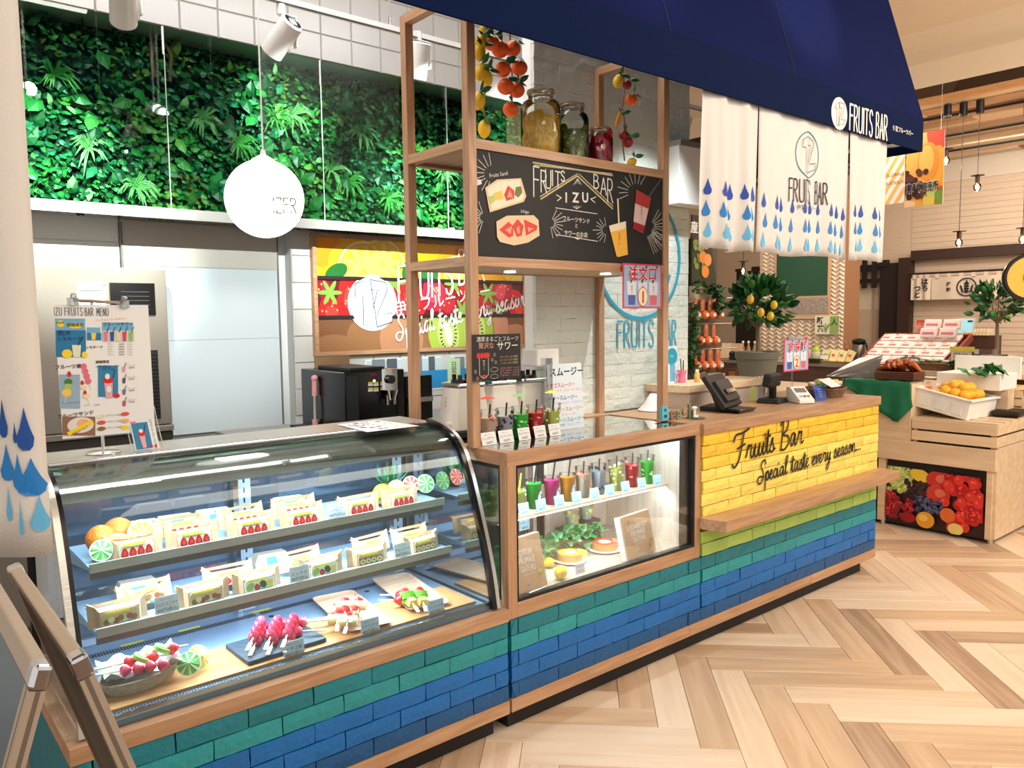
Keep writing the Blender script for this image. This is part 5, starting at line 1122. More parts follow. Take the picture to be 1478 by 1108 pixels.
# ------------------------------------------------------------------ drink cups
cupm = GLASS('cup_plastic', (252, 254, 254), .9, .04)
blackst = P('straw_black', (18, 18, 22), .3)
def drink(c, kind, label, h=.115, rt=.036, rb=.0255, straw=(.012, .01, .165), strawm=None, group='display drinks', umb=None, logo=False):
 c = Vector(c); t = thing('drink_cup', label, 'drink', c, group)
 m = MB(); m.lathe(c, [(rb, 0), (rt, h), (rt+.002, h+.001), (rt+.002, h+.003), (rt, h+.003)], cupm, 20, cap=False); m.lathe(c, [(rb, 0), (rb, .001)], cupm, 20); m.build('cup', t)
 R_ = lambda z: rb+(rt-rb)*z/h-.0012
 m = MB()
 base, lumps = {'green': ((50, 190, 70), None), 'magenta': ((236, 50, 140), None), 'mango': ((255, 170, 50), None), 'lemon': ((240, 244, 130), (250, 250, 190)), 'lemonade': ((222, 230, 130), (240, 244, 190)),
                   'berryred': ((226, 44, 52), (250, 110, 110)), 'kiwi': ((70, 224, 84), (150, 245, 120)), 'blueberry': ((196, 202, 214), (34, 38, 70)), 'peach': ((236, 214, 190), (226, 90, 60)), 'clear': ((226, 226, 210), (230, 220, 80)), 'pink': ((244, 120, 160), None)}[kind]
 bm_ = P('drink_'+kind, base, .25, sss=.6, coat=.3); lv = .9 if not lumps else .78
 m.lathe(c, [(R_(.002), .002), (R_(h*lv), h*lv)], bm_, 20); m.build('drink', t)
 if lumps:
  lm = P('lump_'+kind, lumps, .3, sss=.3); m = MB()
  for k in range(16):
   z = rr.uniform(.02, h*.9); a = rr.uniform(0, 2*pi); r_ = R_(z)-.004
   if kind in ('kiwi', 'berryred', 'peach') and k % 2: m.ell(c+Vector((r_*cos(a), r_*sin(a), z)), (.010, .010, .004), lm, 8, 5, (rr.uniform(-1, 1), rr.uniform(-1, 1), 0))
   else: m.ell(c+Vector((r_*cos(a), r_*sin(a), z)), .0075, lm, 8, 6)
  m.build('fruit_pieces', t)
  if not kind in ('clear',):
   f_ = lambda u, v, l: c+Vector((-sin(.55-u/rt)*0+R_(v)*cos(-1.25+u/rt), R_(v)*sin(-1.25+u/rt), v)).lerp(c+Vector((0, 0, v)), 0)+Vector((cos(-1.25+u/rt), sin(-1.25+u/rt), 0))*(.003)
   m = MB(); f = Fr(m, (0, 0, 0), (1, 0, 0), (0, 0, 1), fn=f_); f.vtext('サワー', .02, .062, .010, ink, 1, 1.35); m.build('cup_lettering', t)
 if logo:
  m = MB(); n = 14; vs = [c+Vector((cos(a), sin(a), 0))*(R_(z)+.0028)+Vector((0, 0, z)) for z, a in ((.045+.026*sin(2*pi*k/n), -1.0+.62*cos(2*pi*k/n)) for k in range(n))]
  m.add(vs, [tuple(range(n))], white); a = -1.0
  for dz in (0.012,): m.ell(c+Vector((cos(a), sin(a), 0))*(R_(.05)+.003)+Vector((0, 0, .045+dz)), (.0025, .0025, .006), P('drop_mid', (24, 120, 196), .6), 8, 6)
  m.build('round_label', t)
 if straw:
  m = MB(); sx, sy, sz = straw; m.cyl(c+Vector((-sx*.4, -sy*.2, .02)), c+Vector((sx, sy, sz)), .0032 if strawm else .0036, strawm or blackst, 8); m.build('straw', t)
 if umb:
  m = MB(); tp = c+Vector((-.004, 0, h+.058)); n = 12; pts = [tp+Vector((.030*cos(2*pi*k/n), .030*sin(2*pi*k/n), -.011+(.002 if k % 2 else 0))) for k in range(n)]
  for k in range(n): m.add([tp, pts[k], pts[(k+1) % n]], [(0, 1, 2)], umb)
  m.cyl(c+Vector((0, 0, h*.6)), tp+Vector((0, 0, .004)), .001, stick, 6); m.build('paper_umbrella', t)
 return t
SH = .7705; ysh = .185
cs_ = [(748, 'lemonade', 'yellow lemonade cup with bent yellow straw, leftmost on the glass box shelf'), (770, 'green', 'green smoothie cup with white round label, glass box shelf'), (796.5, 'magenta', 'magenta berry smoothie cup with round label, glass box shelf'), (819, 'mango', 'orange mango smoothie cup with round label, glass box shelf'),
       (841.5, 'peach', 'pale drink with red fruit pieces, fifth on the glass box shelf'), (864, 'blueberry', 'cloudy drink with dark blueberries, glass box shelf'), (889, 'lemon', 'pale lemon slice drink, glass box shelf'), (912, 'berryred', 'bright red berry drink, second from the right on the shelf'), (934, 'kiwi', 'bright green kiwi drink, rightmost on the glass box shelf')]
for i, (px_, kd, lb) in enumerate(cs_):
 x = at(px_, 720, y=ysh).x; sm = kd in ('green', 'magenta', 'mango')
 drink((x, ysh, SH), kd, lb, h=.112 if sm else .128 if i else .10, straw=(.022, .0, .185) if sm else ((.012, .005, .152) if i else (.016, 0, .15)), strawm=P('straw_yellow', (238, 214, 50), .4) if i == 0 else None, group='drinks on the glass box shelf', logo=sm, rt=.034)
for i, (px_, py_) in enumerate(((705, 748), (717, 742))):
 q = at(px_, py_, z=SH); q = Vector((max(.075, q.x)+.0*i, q.y, SH)); drink((.085+.05*i, .215+.055*i, SH), 'lemonade', ('nearer', 'farther')[i]+' lemonade cup seen through the left side pane of the glass box', group='drinks on the glass box shelf', h=.125)
for i, (px_, s_) in enumerate(((757, 'レモネード'), (782, 'グリーンスムージー'), (808.5, 'ベリースムージー'), (833.5, 'マンゴースムージー'), (859.5, 'リンゴサワー'), (881.5, 'ブルーベリーサワー'), (904, 'パインサワー'), (927.5, 'イチゴサワー'), (950, 'キウイサワー'))):
 card(px_, 720, .122, .052, .047, ['伊豆フルーツバー', s_, '450円'], 'pale blue price card on the glass box shelf, %s from the left' % ('first', 'second', 'third', 'fourth', 'fifth', 'sixth', 'seventh', 'eighth', 'ninth')[i], z=SH, mat=P('card_sky', (176, 216, 240), .6), tilt=-.2, sizes=[.08, .2, .2], group='price cards in the glass box')
card(757, 757, .110, .052, .040, ['レモネード', '400円'], 'pale blue price card hung below the shelf at the left', z=.716, mat=P('card_sky', (176, 216, 240), .6), tilt=0, sizes=[.2, .2], group='price cards in the glass box')
for i, (px_, kd, um, lb) in enumerate(((705, 'peach', redp, 'drink with pale red fruit and red paper umbrella on the glass top'), (729, 'blueberry', None, 'cup with dark blueberries on the glass top'), (751, 'kiwi', limep, 'green kiwi drink with green paper umbrella on the glass top'), (772.5, 'berryred', None, 'red berry drink on the glass top'), (797, 'lemon', yelp, 'pale yellow drink with yellow paper umbrella on the glass top'))):
 x = at(px_, 610, y=.255).x; drink((x, .255, HT-.003), kd, lb, h=.125, umb=um, group='drinks on the glass top', straw=(.010, .0, .150))
for i, (px_, s_) in enumerate(((707, 'リンゴサワー'), (732, 'ブルーベリーサワー'), (758, 'キウイサワー'), (781, 'イチゴサワー'), (802, 'パインサワー'))):
 card(px_, 635, .200, .072 if i < 2 else .062, .050, ['伊豆フルーツバー', s_, '500円'], 'white price card on the glass top, %s from the left' % ('first', 'second', 'third', 'fourth', 'fifth')[i], z=HT-.003, mat=paper, tilt=-.25, sizes=[.07, .18, .18], group='price cards on the glass top')
# ------------------------------------------------------------------ cakes, boxes, ivy in the glass box
FZ = .4925
def cakebox(c, rz, words, label, spots, sc=(1.4, 1, 1.12)):
 t = thing('cake_box', label, 'box', (0, 0, 0)); m = MB(); m.b2((-.075, 0, 0), (.075, .032, .165), kraft); m.build('kraft_face', t, bevel=.003)
 m = MB(); m.b2((-.0752, .006, -.0005), (-.0748+.0, .0322, .1655), white); m.b2((-.08, .006, 0), (-.0752, .034, .165), white); m.build('white_side', t)
 m = MB(); f = Fr(m, (-.075, -.0002, 0), (1, 0, 0), (0, 0, 1), step=.0005)
 for i, w_ in enumerate(words): n = len(w_); wd = .0088; f.caps(w_, .075-n*.0062+.004, .108-i*.024, .018, .0085, white, 1, w=.0022, gap=.42)
 f.rect(.045, .050, .100, .051, white, 1); f.ell(.062, .018, .005, .005, P('dot_blue', (40, 140, 210), .5), 1)
 for u, v, mt in spots: f.ell(u, v, .006, .006, mt, 1); f.ell(u+.008, v-.008, .008, .003, P('print_leaf', (120, 160, 70), .5), 1, .6); f.ell(u-.006, v-.010, .007, .003, P('print_leaf', (120, 160, 70), .5), 1, -.5)
 m.build('print', t)
 m = MB(); m.tube([(-.04, -.03, .001), (-.04, .0, -.001), (-.035, .05, .06)], .0015, chrome, 5); m.tube([(.04, -.03, .001), (.04, 0, -.001), (.035, .05, .06)], .0015, chrome, 5); m.tube([(-.04, -.03, .002), (.04, -.03, .002)], .0015, chrome, 5); m.build('wire_stand', t)
 return place(t, c, rz, rx=-.22, sc=sc)
q = at(938, 805, z=FZ); cakebox((q.x-.01, q.y+.03, FZ+.006), .12, ['STRAWBERRY', 'FROMAGE', 'GATEAU'], 'kraft cake box with white sides and strawberry print, right end of glass box', [(.03, .14, strb), (.12, .03, strb), (.13, .05, strb)])
q = at(775, 855, z=FZ); cakebox((q.x-.005, q.y+.02, FZ+.006), .10, ['CITRON', 'FROMAGE', 'GATEAU'], 'kraft cake box with lemon print at the left corner of glass box', [(.02, .12, lem), (.125, .05, lem)], (1.2, 1, 1.25))
def cake(c, r, top, side, label, slc):
 c = Vector(c); t = thing('cheese_cake', label, 'cake', c); h = .034; n = 26; a0, a1 = -.1, 2*pi-1.0; z0 = .011
 m = MB(); vs = []
 for z in (z0, z0+h): vs.append(c+Vector((0, 0, z))); vs += [c+Vector((r*cos(a0+(a1-a0)*k/n), r*sin(a0+(a1-a0)*k/n), z)) for k in range(n+1)]
 N = n+2; m.add(vs, [(1+k, 2+k, N+2+k, N+1+k) for k in range(n)]+[(0, N, N+1+n, n+1), (0, 1, N+1, N)], side); m.build('side_crust', t)
 m = MB(); m.add(vs[N:], [(0, k, k+1) for k in range(1, n+1)], top); m.ell(c+Vector((0, 0, z0+h)), (r*.5, r*.5, .002), P('icing', (250, 240, 210), .4), 16, 6); m.build('glaze', t)
 m = MB(); s_ = c+Vector((r*.55, -r*.35, 0)); m.prism([s_+Vector((0, 0, z0+.0)), s_+Vector((r*.75, -.012, z0)), s_+Vector((r*.6, .04, z0))], (0, 0, h), slc); m.build('cut_slice', t)
def plate(c, r, label):
 t = thing('white_plate', label, 'plate', c); m = MB(); m.lathe(c, [(r*.5, 0), (r*.95, .006), (r, .010), (r*.97, .0115), (r*.5, .006)], white, 28); m.build('dish', t); m = MB(); m.lathe(c, [(r*.42, -.0), (r*.45, .004)], white, 20); m.build('foot', t)
q = at(830, 812, z=FZ); q.z = FZ; plate(q+Vector((0, .03, 0)), .075, 'white plate under the yellow cheesecake'); cake(q+Vector((0, .03, -.005)), .055, P('glaze_yellow', (250, 216, 50), .2, coat=.5), P('crust', (222, 160, 88), .6), 'yellow lemon cheesecake with a cut slice on a white plate', P('cake_yellow', (250, 232, 120), .4))
q = at(880, 796, z=FZ); q.z = FZ; plate(q+Vector((0, .03, 0)), .078, 'white plate under the orange-red cheesecake'); cake(q+Vector((0, .03, -.005)), .058, P('glaze_red', (236, 84, 44), .2, coat=.5), P('crust', (222, 160, 88), .6), 'orange red strawberry cheesecake with a cut slice on a white plate', P('cake_pink', (250, 170, 130), .4))
q = at(812, 836, z=FZ); whole('lemon', (q.x, q.y+.01, FZ+.027), .026, lem, 'glossy yellow lemon lying before the yellow cheesecake', 'lemon', None, (1, 1, 1.25), (0, 1.3, .4), True)
q = at(800, 822, z=FZ); whole('lemon', (q.x+.0, q.y+.035, FZ+.022), .021, lem, 'small lemon half hidden behind the citron cake box', 'lemon', None, (1, 1, 1.2), (0, 1.4, -.4), True)
q = at(908, 798, z=FZ); whole('strawberry', (q.x, q.y+.01, FZ+.014), .013, strb, 'red strawberry before the strawberry cake box', 'strawberry', None, (1, 1, 1.2), (0, 1.4, .4))
card(838, 826, .08, .052, .038, ['シトロンフロマージュ', '1,200円'], 'pale card before the yellow cheesecake', z=FZ, sizes=[.16, .18], group='price cards on the box floor', mat=P('card_lilac', (206, 202, 220), .6))
card(919, 799, .08, .048, .036, ['フロマージュ', '1,200円'], 'pale card before the strawberry cake box', z=FZ, sizes=[.16, .18], group='price cards on the box floor', mat=P('card_lilac', (206, 202, 220), .6))
for i, (px_, z) in enumerate(((826, .60), (846, .625))):
 x = at(px_, 745, y=.40).x; t = drink((x, .40, z-.03), 'clear', ('left', 'right')[i]+' small clear cup with yellow contents on a riser in the glass box', h=.07, straw=None, group='small cups on the riser')
m = MB(); m.b2((at(815, 745, y=.4).x, .36, FZ), (at(858, 745, y=.4).x, .46, .568), P('riser_dark', (80, 66, 56), .6)); m.b2((at(838, 745, y=.4).x, .36, .568), (at(858, 745, y=.4).x, .46, .5935), P('riser_dark', (80, 66, 56), .6)); tag(m.build('display_riser', origin=(.4, .4, FZ)), 'dark stepped riser at the back of the glass box', 'riser')
def ivy(name, pts, n, label, sc_=.03, spread=.03, mats=None, cat='ivy'):
 t = thing(name, label, cat, pts[0]); P_ = [Vector(p) for p in pts]; m = MB(); m.tube(P_, .002, P('vine_stem', (70, 90, 40), .6), 5); m.build('stem', t)
 for k in range(n):
  s_ = rr.random()*(len(P_)-1); i = int(s_); p = P_[i].lerp(P_[min(i+1, len(P_)-1)], s_-i)+Vector([rr.uniform(-spread, spread) for _ in range(3)])*.8; a = rr.uniform(0, 2*pi)
  d = Vector((cos(a), -abs(sin(a))*.8, rr.uniform(-.3, .8))).normalized(); up = Vector((0, -.6, 1)); side = d.cross(up).normalized(); nn = side.cross(d)
  L_ = sc_*rr.uniform(.75, 1.25); m = MB(); pr_ = [(0, 0), (.35, .25), (.55, .15), (.5, .5), (.25, .55), (0, 1.0), (-.25, .55), (-.5, .5), (-.55, .15), (-.35, .25)]
  m.add([p+side*(x*L_)+d*(y*L_)+nn*(.12*L_*(1-abs(x)*3)) for x, y in pr_], [(0, k1, k1+1) for k1 in range(1, 9)], rr.choice(mats or ivm));
  m.add([p+side*(x*L_*.55)+d*(y*L_*.75+L_*.08)+nn*(.12*L_*(1-abs(x)*2)+.0012) for x, y in pr_], [(0, k1, k1+1) for k1 in range(1, 9)], ivc if not mats else rr.choice(mats)); m.build('ivy_leaf', t)
ivm = [P('ivy_edge', (140, 190, 130), .45), P('ivy_edge2', (90, 160, 90), .45)]; ivc = P('ivy_green', (26, 112, 48), .45, rnd=.2)
ivy('ivy_garland', [(.10, .34, FZ+.03), (.22, .32, FZ+.055), (.36, .29, FZ+.055), (.50, .30, FZ+.065), (.64, .31, FZ+.07), (.80, .33, FZ+.05)], 190, 'variegated artificial ivy along the back of the glass box', .042, .05)
ivy('ivy_garland', [(.10, .14, FZ+.03), (.09, .24, FZ+.06), (.10, .34, FZ+.05), (.08, .42, FZ+.04)], 40, 'ivy trailing behind the left side pane of the glass box', .032, .035)
ivy('ivy_sprig', [(.99, .18, FZ+.02), (1.02, .20, FZ+.03)], 8, 'small bright ivy sprig at the right end of the glass box', .028, .02)
t = thing('paper_leaf', 'bright green glossy leaf ornament at the left corner of glass box floor', 'leaf', (.07, .13, FZ+.03))
for k in range(3): m = MB(); m.leaf((.065, .12+.02*k, FZ+.02+.012*k), (.5-.4*k, -1+.6*k, 1.1-.3*k), (0, 0, 1), .07, .045, P('leaf_neon', (40, 196, 60), .3), .3); m.build('leaf', t)
# ------------------------------------------------------------------ signs on and around the glass box
def acr_sign(name, label, c, w_, h_, yaw=0, tilt=0, foot=True, cat='sign', pm=None):
 t = thing(name, label, cat, c); R = Euler((tilt, 0, yaw)).to_matrix(); c = Vector(c); ux = R @ Vector((1, 0, 0)); uy = R @ Vector((0, 0, 1)); n = R @ Vector((0, -1, 0))
 m = MB(); m.box(c+uy*h_/2, (w_, .002, h_), pm or paper, R); m.build('sheet', t)
 return t, Fr(MB(), c-ux*w_/2+n*.0012, ux, uy, step=.0005), ux, uy, n
c = Vector((.592, .30, HT-.002)); t, f, ux, uy, n = acr_sign('smoothie_menu', 'tall white handwritten drinks list standing on the glass top', c, .205, .285, 0, -.06, cat='menu', pm=P('paper_cool', (226, 238, 248), .7))
f.text('スムージー', .115, .235, .030, ink, 1, bold=.02); f.text('イチゴスムージー', .075, .185, .016, inkred, 1, bold=.01); f.text('イチゴ・ミルク・ヨーグルト', .12, .165, .009, P('ink_pink', (236, 120, 150), .6), 1)
f.text('ベリースムージー', .085, .130, .016, P('ink_navy', (50, 50, 140), .6), 1, bold=.01); f.text('ブルーベリー・ラズベリー', .13, .110, .009, P('ink_lilac', (150, 130, 200), .6), 1)
f.text('マンゴースムージー', .105, .080, .016, P('ink_orange', (230, 120, 60), .6), 1, bold=.01); f.text('マンゴー・パイン', .12, .060, .009, P('ink_pink', (236, 120, 150), .6), 1)
f.text('グリーンスムージー', .11, .034, .016, P('ink_teal', (20, 120, 130), .6), 1, bold=.01); f.text('小松菜・りんご・バナナ', .12, .016, .009, P('ink_sky', (80, 170, 210), .6), 1)
f.mb.build('lettering', t); m = MB(); m.b2((.48, .302, HT-.002), (.51, .345, HT+.31), acryl); m.build('acrylic_stand', t)
# order sign on the right post
def pink_sign(c, w_, h_, label, words, num, yaw=0, tilt=0):
 t, f, ux, uy, n = acr_sign('number_sign', label, c, w_, h_, yaw, tilt, pm=P('sign_pinkred', (226, 60, 84), .5))
 f.rect(w_*.035, h_*.04, w_*.965, h_*.96, P('sign_sky', (150, 186, 222), .5), 1)
 for k, (u, cc) in enumerate(((.22, (70, 90, 170)), (.5, (236, 226, 214)), (.78, (216, 100, 110)))):
  f.poly([(w_*(u-.09), h_*.08), (w_*(u+.09), h_*.08), (w_*(u+.12), h_*.60), (w_*(u-.12), h_*.60)], P('sign_cup%d' % k, (226, 226, 236), .5), 2); f.poly([(w_*(u-.085), h_*.08), (w_*(u+.085), h_*.08), (w_*(u+.095), h_*.30), (w_*(u-.095), h_*.30)], P('sign_fruit%d' % k, cc, .5), 3)
  f.vtext('サワー', w_*u, h_*.45, h_*.055, ink, 4); f.stroke([(w_*(u-.02), h_*.58), (w_*(u+.10), h_*.95)], w_*.03, ink, 2)
 redd = P('sign_red', (216, 20, 40), .5)
 for wi, ch in enumerate(words):
  u = w_*(.5+(wi-(len(words)-1)/2)*.25); f.text(ch, u, h_*.66, h_*.235, P('sign_halo', (246, 238, 240), .5), 5, bold=.06); f.text(ch, u, h_*.66, h_*.235, redd, 6, bold=.025)
 f.ell(w_*.5, h_*.26, w_*.13, h_*.22, P('sign_cream', (244, 232, 190), .5), 5); f.ring(w_*.5, h_*.26, w_*.13, h_*.22, w_*.012, redd, 6, 24); f.text(num, w_*.5, h_*.13, h_*.27, redd, 7, bold=.02)
 f.mb.build('print', t); return t
q0 = at(901, 445, y=.150); q1 = at(957, 382, y=.150)
pink_sign(((q0.x+q1.x)/2, .160, q0.z), q1.x-q0.x, q1.z-q0.z, 'red framed sign with the numeral one taped to the right front post', '注文口', '1')
# small chalk menu hung on the left front post
q0 = at(683, 550, y=.155); q1 = at(752, 481, y=.155); w_ = q1.x-q0.x; h_ = q1.z-q0.z
t, f, ux, uy, n = acr_sign('chalk_menu', 'small black chalk menu hung on the left front post', ((q0.x+q1.x)/2, .160, q0.z), w_, h_, cat='menu', pm=P('menu_black', (26, 24, 26), .6))
rd = P('chalk_red', (200, 50, 44), .8); pkc = P('chalk_pink', (214, 160, 150), .8)
f.text('濃厚まるごとフルーツ', w_*.52, h_*.85, .015, chalk, 1, w=w_*.86); f.text('サワー', w_*.72, h_*.66, .026, chalk, 1, bold=.01); f.text('贅沢な', w_*.28, h_*.70, .018, pkc, 1)
f.stroke([(w_*.14, h_*.52), (w_*.14, h_*.12), (w_*.2, h_*.05), (w_*.26, h_*.05), (w_*.32, h_*.12), (w_*.32, h_*.52)], .0018, chalk, 1)
for a_ in (.12, .19, .26, .31): f.ell(w_*a_, h_*.54, .009, .011, rd, 2)
f.ell(w_*.23, h_*.09, .012, .005, rd, 2); f.vtext('サワー', w_*.23, h_*.38, .010, chalk, 1, 1.2)
for u_, v_ in ((.45, .55), (.4, .44), (.47, .38), (.06, .2), (.1, .05)): f.ring(w_*u_, h_*v_, .005, .006, .001, chalk, 1, 12)
for k in range(3): f.text('フルーツたっぷりの贅沢'[k:], w_*.75, h_*(.47-.07*k), .007, P('chalk_buff', (190, 170, 120), .8), 1, w=w_*.38)
for k in range(4): f.text('イチゴ・キウイ・リンゴ'[k:], w_*.76, h_*(.22-.055*k), .006, pkc, 1, w=w_*.4)
f.ring(w_*.44, h_*.22, .018, .009, .001, chalk, 1, 16); f.ring(w_*.44, h_*.07, .018, .009, .001, chalk, 1, 16)
f.mb.build('chalk_lettering', t)
# ------------------------------------------------------------------ jars of fruit on the upper frame shelf
JZ = 2.186
def jar(px_, y, r, h, fill, fm, label, topk=.62):
 x = at(px_, 200, y=y).x; c = Vector((x, y, JZ)); t = thing('glass_jar', label, 'jar', c, 'fruit jars on the frame shelf')
 m = MB(); m.lathe(c, [(r*.9, 0), (r, .01), (r, h*.72), (r*.9, h*.80), (r*topk, h*.86), (r*topk, h*.93), (r*topk*1.08, h*.935), (r*topk*1.08, h*.95)], GLASS('jar_glass', (248, 252, 250), 1.2, .01), 28, cap=False); m.lathe(c, [(r*.9, 0), (r*.9, .003)], glass, 28); m.build('glass_body', t)
 m = MB(); m.lathe(c, [(r*topk*1.08, h*.95), (r*topk*1.12, h*.955), (r*topk*1.12, h*.985), (r*topk*.9, h)], glass, 28); m.build('lid', t)
 m = MB(); m.tube([c+Vector((r*topk*1.1*cos(a), r*topk*1.1*sin(a), h*.952)) for a in [2*pi*k/24 for k in range(24)]], .0022, P('seal_copper', (190, 130, 90), .35, .5), 5, closed=True); m.tube([c+Vector((r*topk*1.12, -.01, h*.99)), c+Vector((r*topk*1.35, -.008, h*.93)), c+Vector((r*topk*1.25, 0, h*.87))], .0018, chrome, 5); m.build('clip', t)
 m = MB(); m.lathe(c, [(r*.84, .003), (r*.86, .01), (r*.86, h*fill)], P('syrup_'+label[:6], fm[2], .3, sss=.5), 24); m.build('syrup', t)
 for k in range(34):
  a = rr.uniform(pi*.85, 2*pi+.5); z = rr.uniform(.015, h*fill+.005); p = c+Vector((r*.88*cos(a), r*.88*sin(a), z)); q = Vector((cos(a), sin(a), rr.uniform(-.15, .2))).normalized().to_track_quat('Z', 'Y').to_matrix()
  m = MB(); rs_ = r*rr.uniform(.30, .38); m.lathe(p, [(rs_*.95, -.003), (rs_, .001)], fm[0], 14, q); m.lathe(p, [(rs_*.82, .0012), (rs_*.8, .0018)], fm[1], 14, q);
  if fm[3]: m.lathe(p, [(rs_*.2, .002), (rs_*.18, .0024)], fm[3], 8, q)
  m.build('fruit_slice', t)
F_ = lambda n, c, v=.1: P('preserve_'+n, c, .25, var=v, vscale=60, coat=.4)
jar(781, .275, .082, .262, .58, (F_('pith', (255, 226, 130)), F_('lemon', (252, 186, 50)), (250, 186, 60), None), 'tall glass jar packed with yellow citrus slices')
jar(826, .275, .070, .235, .52, (F_('kskin', (92, 100, 36)), F_('kiwi', (128, 138, 50)), (98, 106, 40), F_('kcore', (210, 210, 140))), 'glass jar of dark green kiwi slices between two others', .70)
jar(866, .265, .056, .158, .80, (F_('rskin', (150, 16, 30)), F_('red', (196, 24, 40)), (160, 14, 30), None), 'smallest glass jar full of red fruit slices', .74)
# ------------------------------------------------------------------ hanging fruit garlands
def garland(label, items, y, px_, top, bottom):
 p0 = at(px_, top, y=y); p1 = at(px_, bottom, y=y); t = thing('fruit_garland', label, 'garland', p0)
 m = MB(); zt_ = ZTOP; m.tube([(p0.x, y, zt_)]+[(p0.x+.006*sin(k*1.7), y+.004*cos(k*2.1), p0.z+(p1.z-p0.z)*k/8) for k in range(9)], .0035, P('twine', (130, 96, 62), .8), 6); m.build('cord', t)
 for px2, py2, kind, r_, rot in items:
  c = at(px2, py2, y=y-.02-rr.uniform(0, .015)); m = MB()
  if kind == 'o': m.ell(c, (r_, r_, r_*.95), P('garland_orange', (240, 98, 20), .4, bump=.2, bscale=150), 18, 12)
  elif kind == 'l': m.ell(c, (r_*.8, r_*.8, r_*1.1), P('garland_lemon', (236, 190, 30), .4, bump=.2, bscale=120), 16, 12, rot); m.lathe(c+rmat(rot) @ Vector((0, 0, -r_*1.22)), [(0, 0), (r_*.2, r_*.12), (r_*.35, r_*.28)], P('garland_lemon', (236, 190, 30), .4), 10, rot, cap=False)
  elif kind == 'a': m.ell(c, (r_, r_, r_*1.05), P('garland_red', (150, 30, 30), .35, var=.2, vscale=20), 16, 12)
  elif kind == 's': m.ell(c, (r_*.5, r_*.25, r_*1.5), P('garland_slice', (242, 160, 50), .4), 14, 10, rot)
  m.build({'o': 'orange', 'l': 'lemon', 'a': 'apple', 's': 'orange_slice'}[kind], t)
  for k in range(3):
   m = MB(); a = rr.uniform(0, 2*pi); m.leaf(c+Vector((0, -.015, r_*.9)), (cos(a), -.5, .15+.5*sin(a)), (0, -1, .4), .048, .024, leafm, .2); m.build('leaf', t)
garland('garland of yellow lemons hanging beside the left front post', [(694, 62, 'l', .030, (0, .2, 0)), (700, 47, 'l', .026, (0, -.4, 0)), (692, 75, 'l', .030, None), (694, 104, 'l', .030, (0, .3, 0)), (702, 112, 'l', .030, (0, -.3, 0)), (691, 145, 'l', .032, (0, .15, 0)), (699, 186, 'l', .031, None)], .30, 698, 45, 178)
garland('garland of bright oranges hanging left of the tall jar', [(710, 62, 'o', .030, None), (722, 71, 'o', .034, None), (740, 70, 'o', .032, None), (726, 100, 'o', .031, None), (750, 98, 'o', .032, None), (730, 125, 'o', .033, None), (746, 130, 'o', .032, None), (737, 158, 'o', .031, None)], .32, 737, 60, 150)
garland('mixed garland of lemon, orange and dark red fruit at the right post', [(892, 117, 'l', .027, (0, .3, 0)), (905, 122, 'a', .020, None), (911, 144, 'o', .027, None), (893, 172, 's', .026, (0, .45, 0)), (900, 195, 'a', .022, None), (906, 205, 'a', .024, None), (912, 234, 'l', .024, (0, 1.2, 0))], .26, 900, 110, 232)
# ------------------------------------------------------------------ kitchen equipment behind the counter
greyf = P('fridge_grey', (166, 158, 146), .32, .55, .05, 60); greyd = P('fridge_dark', (60, 54, 48), .5)
fx0, fx1, fy, fzt = -1.42, at(238, 388, y=2.2).x, 2.2, at(238, 388, y=2.2).z
t = thing('refrigerator', 'tall grey steel refrigerator with black control panel behind the menu stand', 'refrigerator', ((fx0+fx1)/2, 2.32, 0))
zj = at(240, 614, y=2.2).z
m = MB(); m.b2((fx0, fy+.01, .06), (fx1, 2.42, fzt), greyf); m.build('cabinet', t, bevel=.004)
m = MB(); m.b2((fx0+.004, fy-.02, zj+.012), (fx1-.004, fy+.01, fzt-.004), greyf); m.build('upper_door', t, bevel=.004)
m = MB(); m.b2((fx0+.004, fy-.02, .08), (fx1-.004, fy+.01, zj-.075), greyf); m.b2((fx0, fy-.01, zj-.07), (fx1, fy+.008, zj-.03), greyd); m.b2((fx0, fy-.03, zj-.025), (fx1, fy+.01, zj+.006), greyf); m.build('lower_door', t, bevel=.003)
q = PXY(fy-.021); a = q(160, 455); b = q(222, 409)
m = MB(); m.b2((a[0], fy-.032, a[1]), (b[0], fy-.02, b[1]), black); f = Fr(m, (0, fy-.033, 0), (1, 0, 0), (0, 0, 1), step=.001)
for k in range(5): f.stroke([(a[0]+.05, a[1]+.03+k*.022), (b[0]-.03, a[1]+.03+k*.022)], .003, P('panel_grey', (74, 72, 70), .5), 1)
m.build('control_panel', t)
a = q(199, 606); b = q(227, 505); m = MB(); m.b2((a[0], fy-.028, a[1]), (b[0], fy-.02, b[1]), blackmat)
for k in range(18): z = a[1]+.008+k*(b[1]-a[1]-.01)/18; m.b2((a[0]+.004, fy-.036, z), (b[0]-.004, fy-.028, z+.006), P('louvre', (40, 38, 38), .4))
m.build('louvre_grille', t)
a = q(112, 441); b = q(151, 408); m = MB(); m.b2((a[0], fy-.0225, a[1]), (b[0], fy-.0205, b[1]), paper); f = Fr(m, (0, fy-.0226, 0), (1, 0, 0), (0, 0, 1), step=.0008)
f.text('ご使用上の注意', (a[0]+b[0])/2, b[1]-.022, .014, ink, 1)
for k in range(6): f.stroke([(a[0]+.01, b[1]-.04-k*.014), (b[0]-.01-.01*(k % 3), b[1]-.04-k*.014)], .0022 if k else .006, P('print_grey2', (110, 108, 106), .6), 1)
m.build('notice_sticker', t)
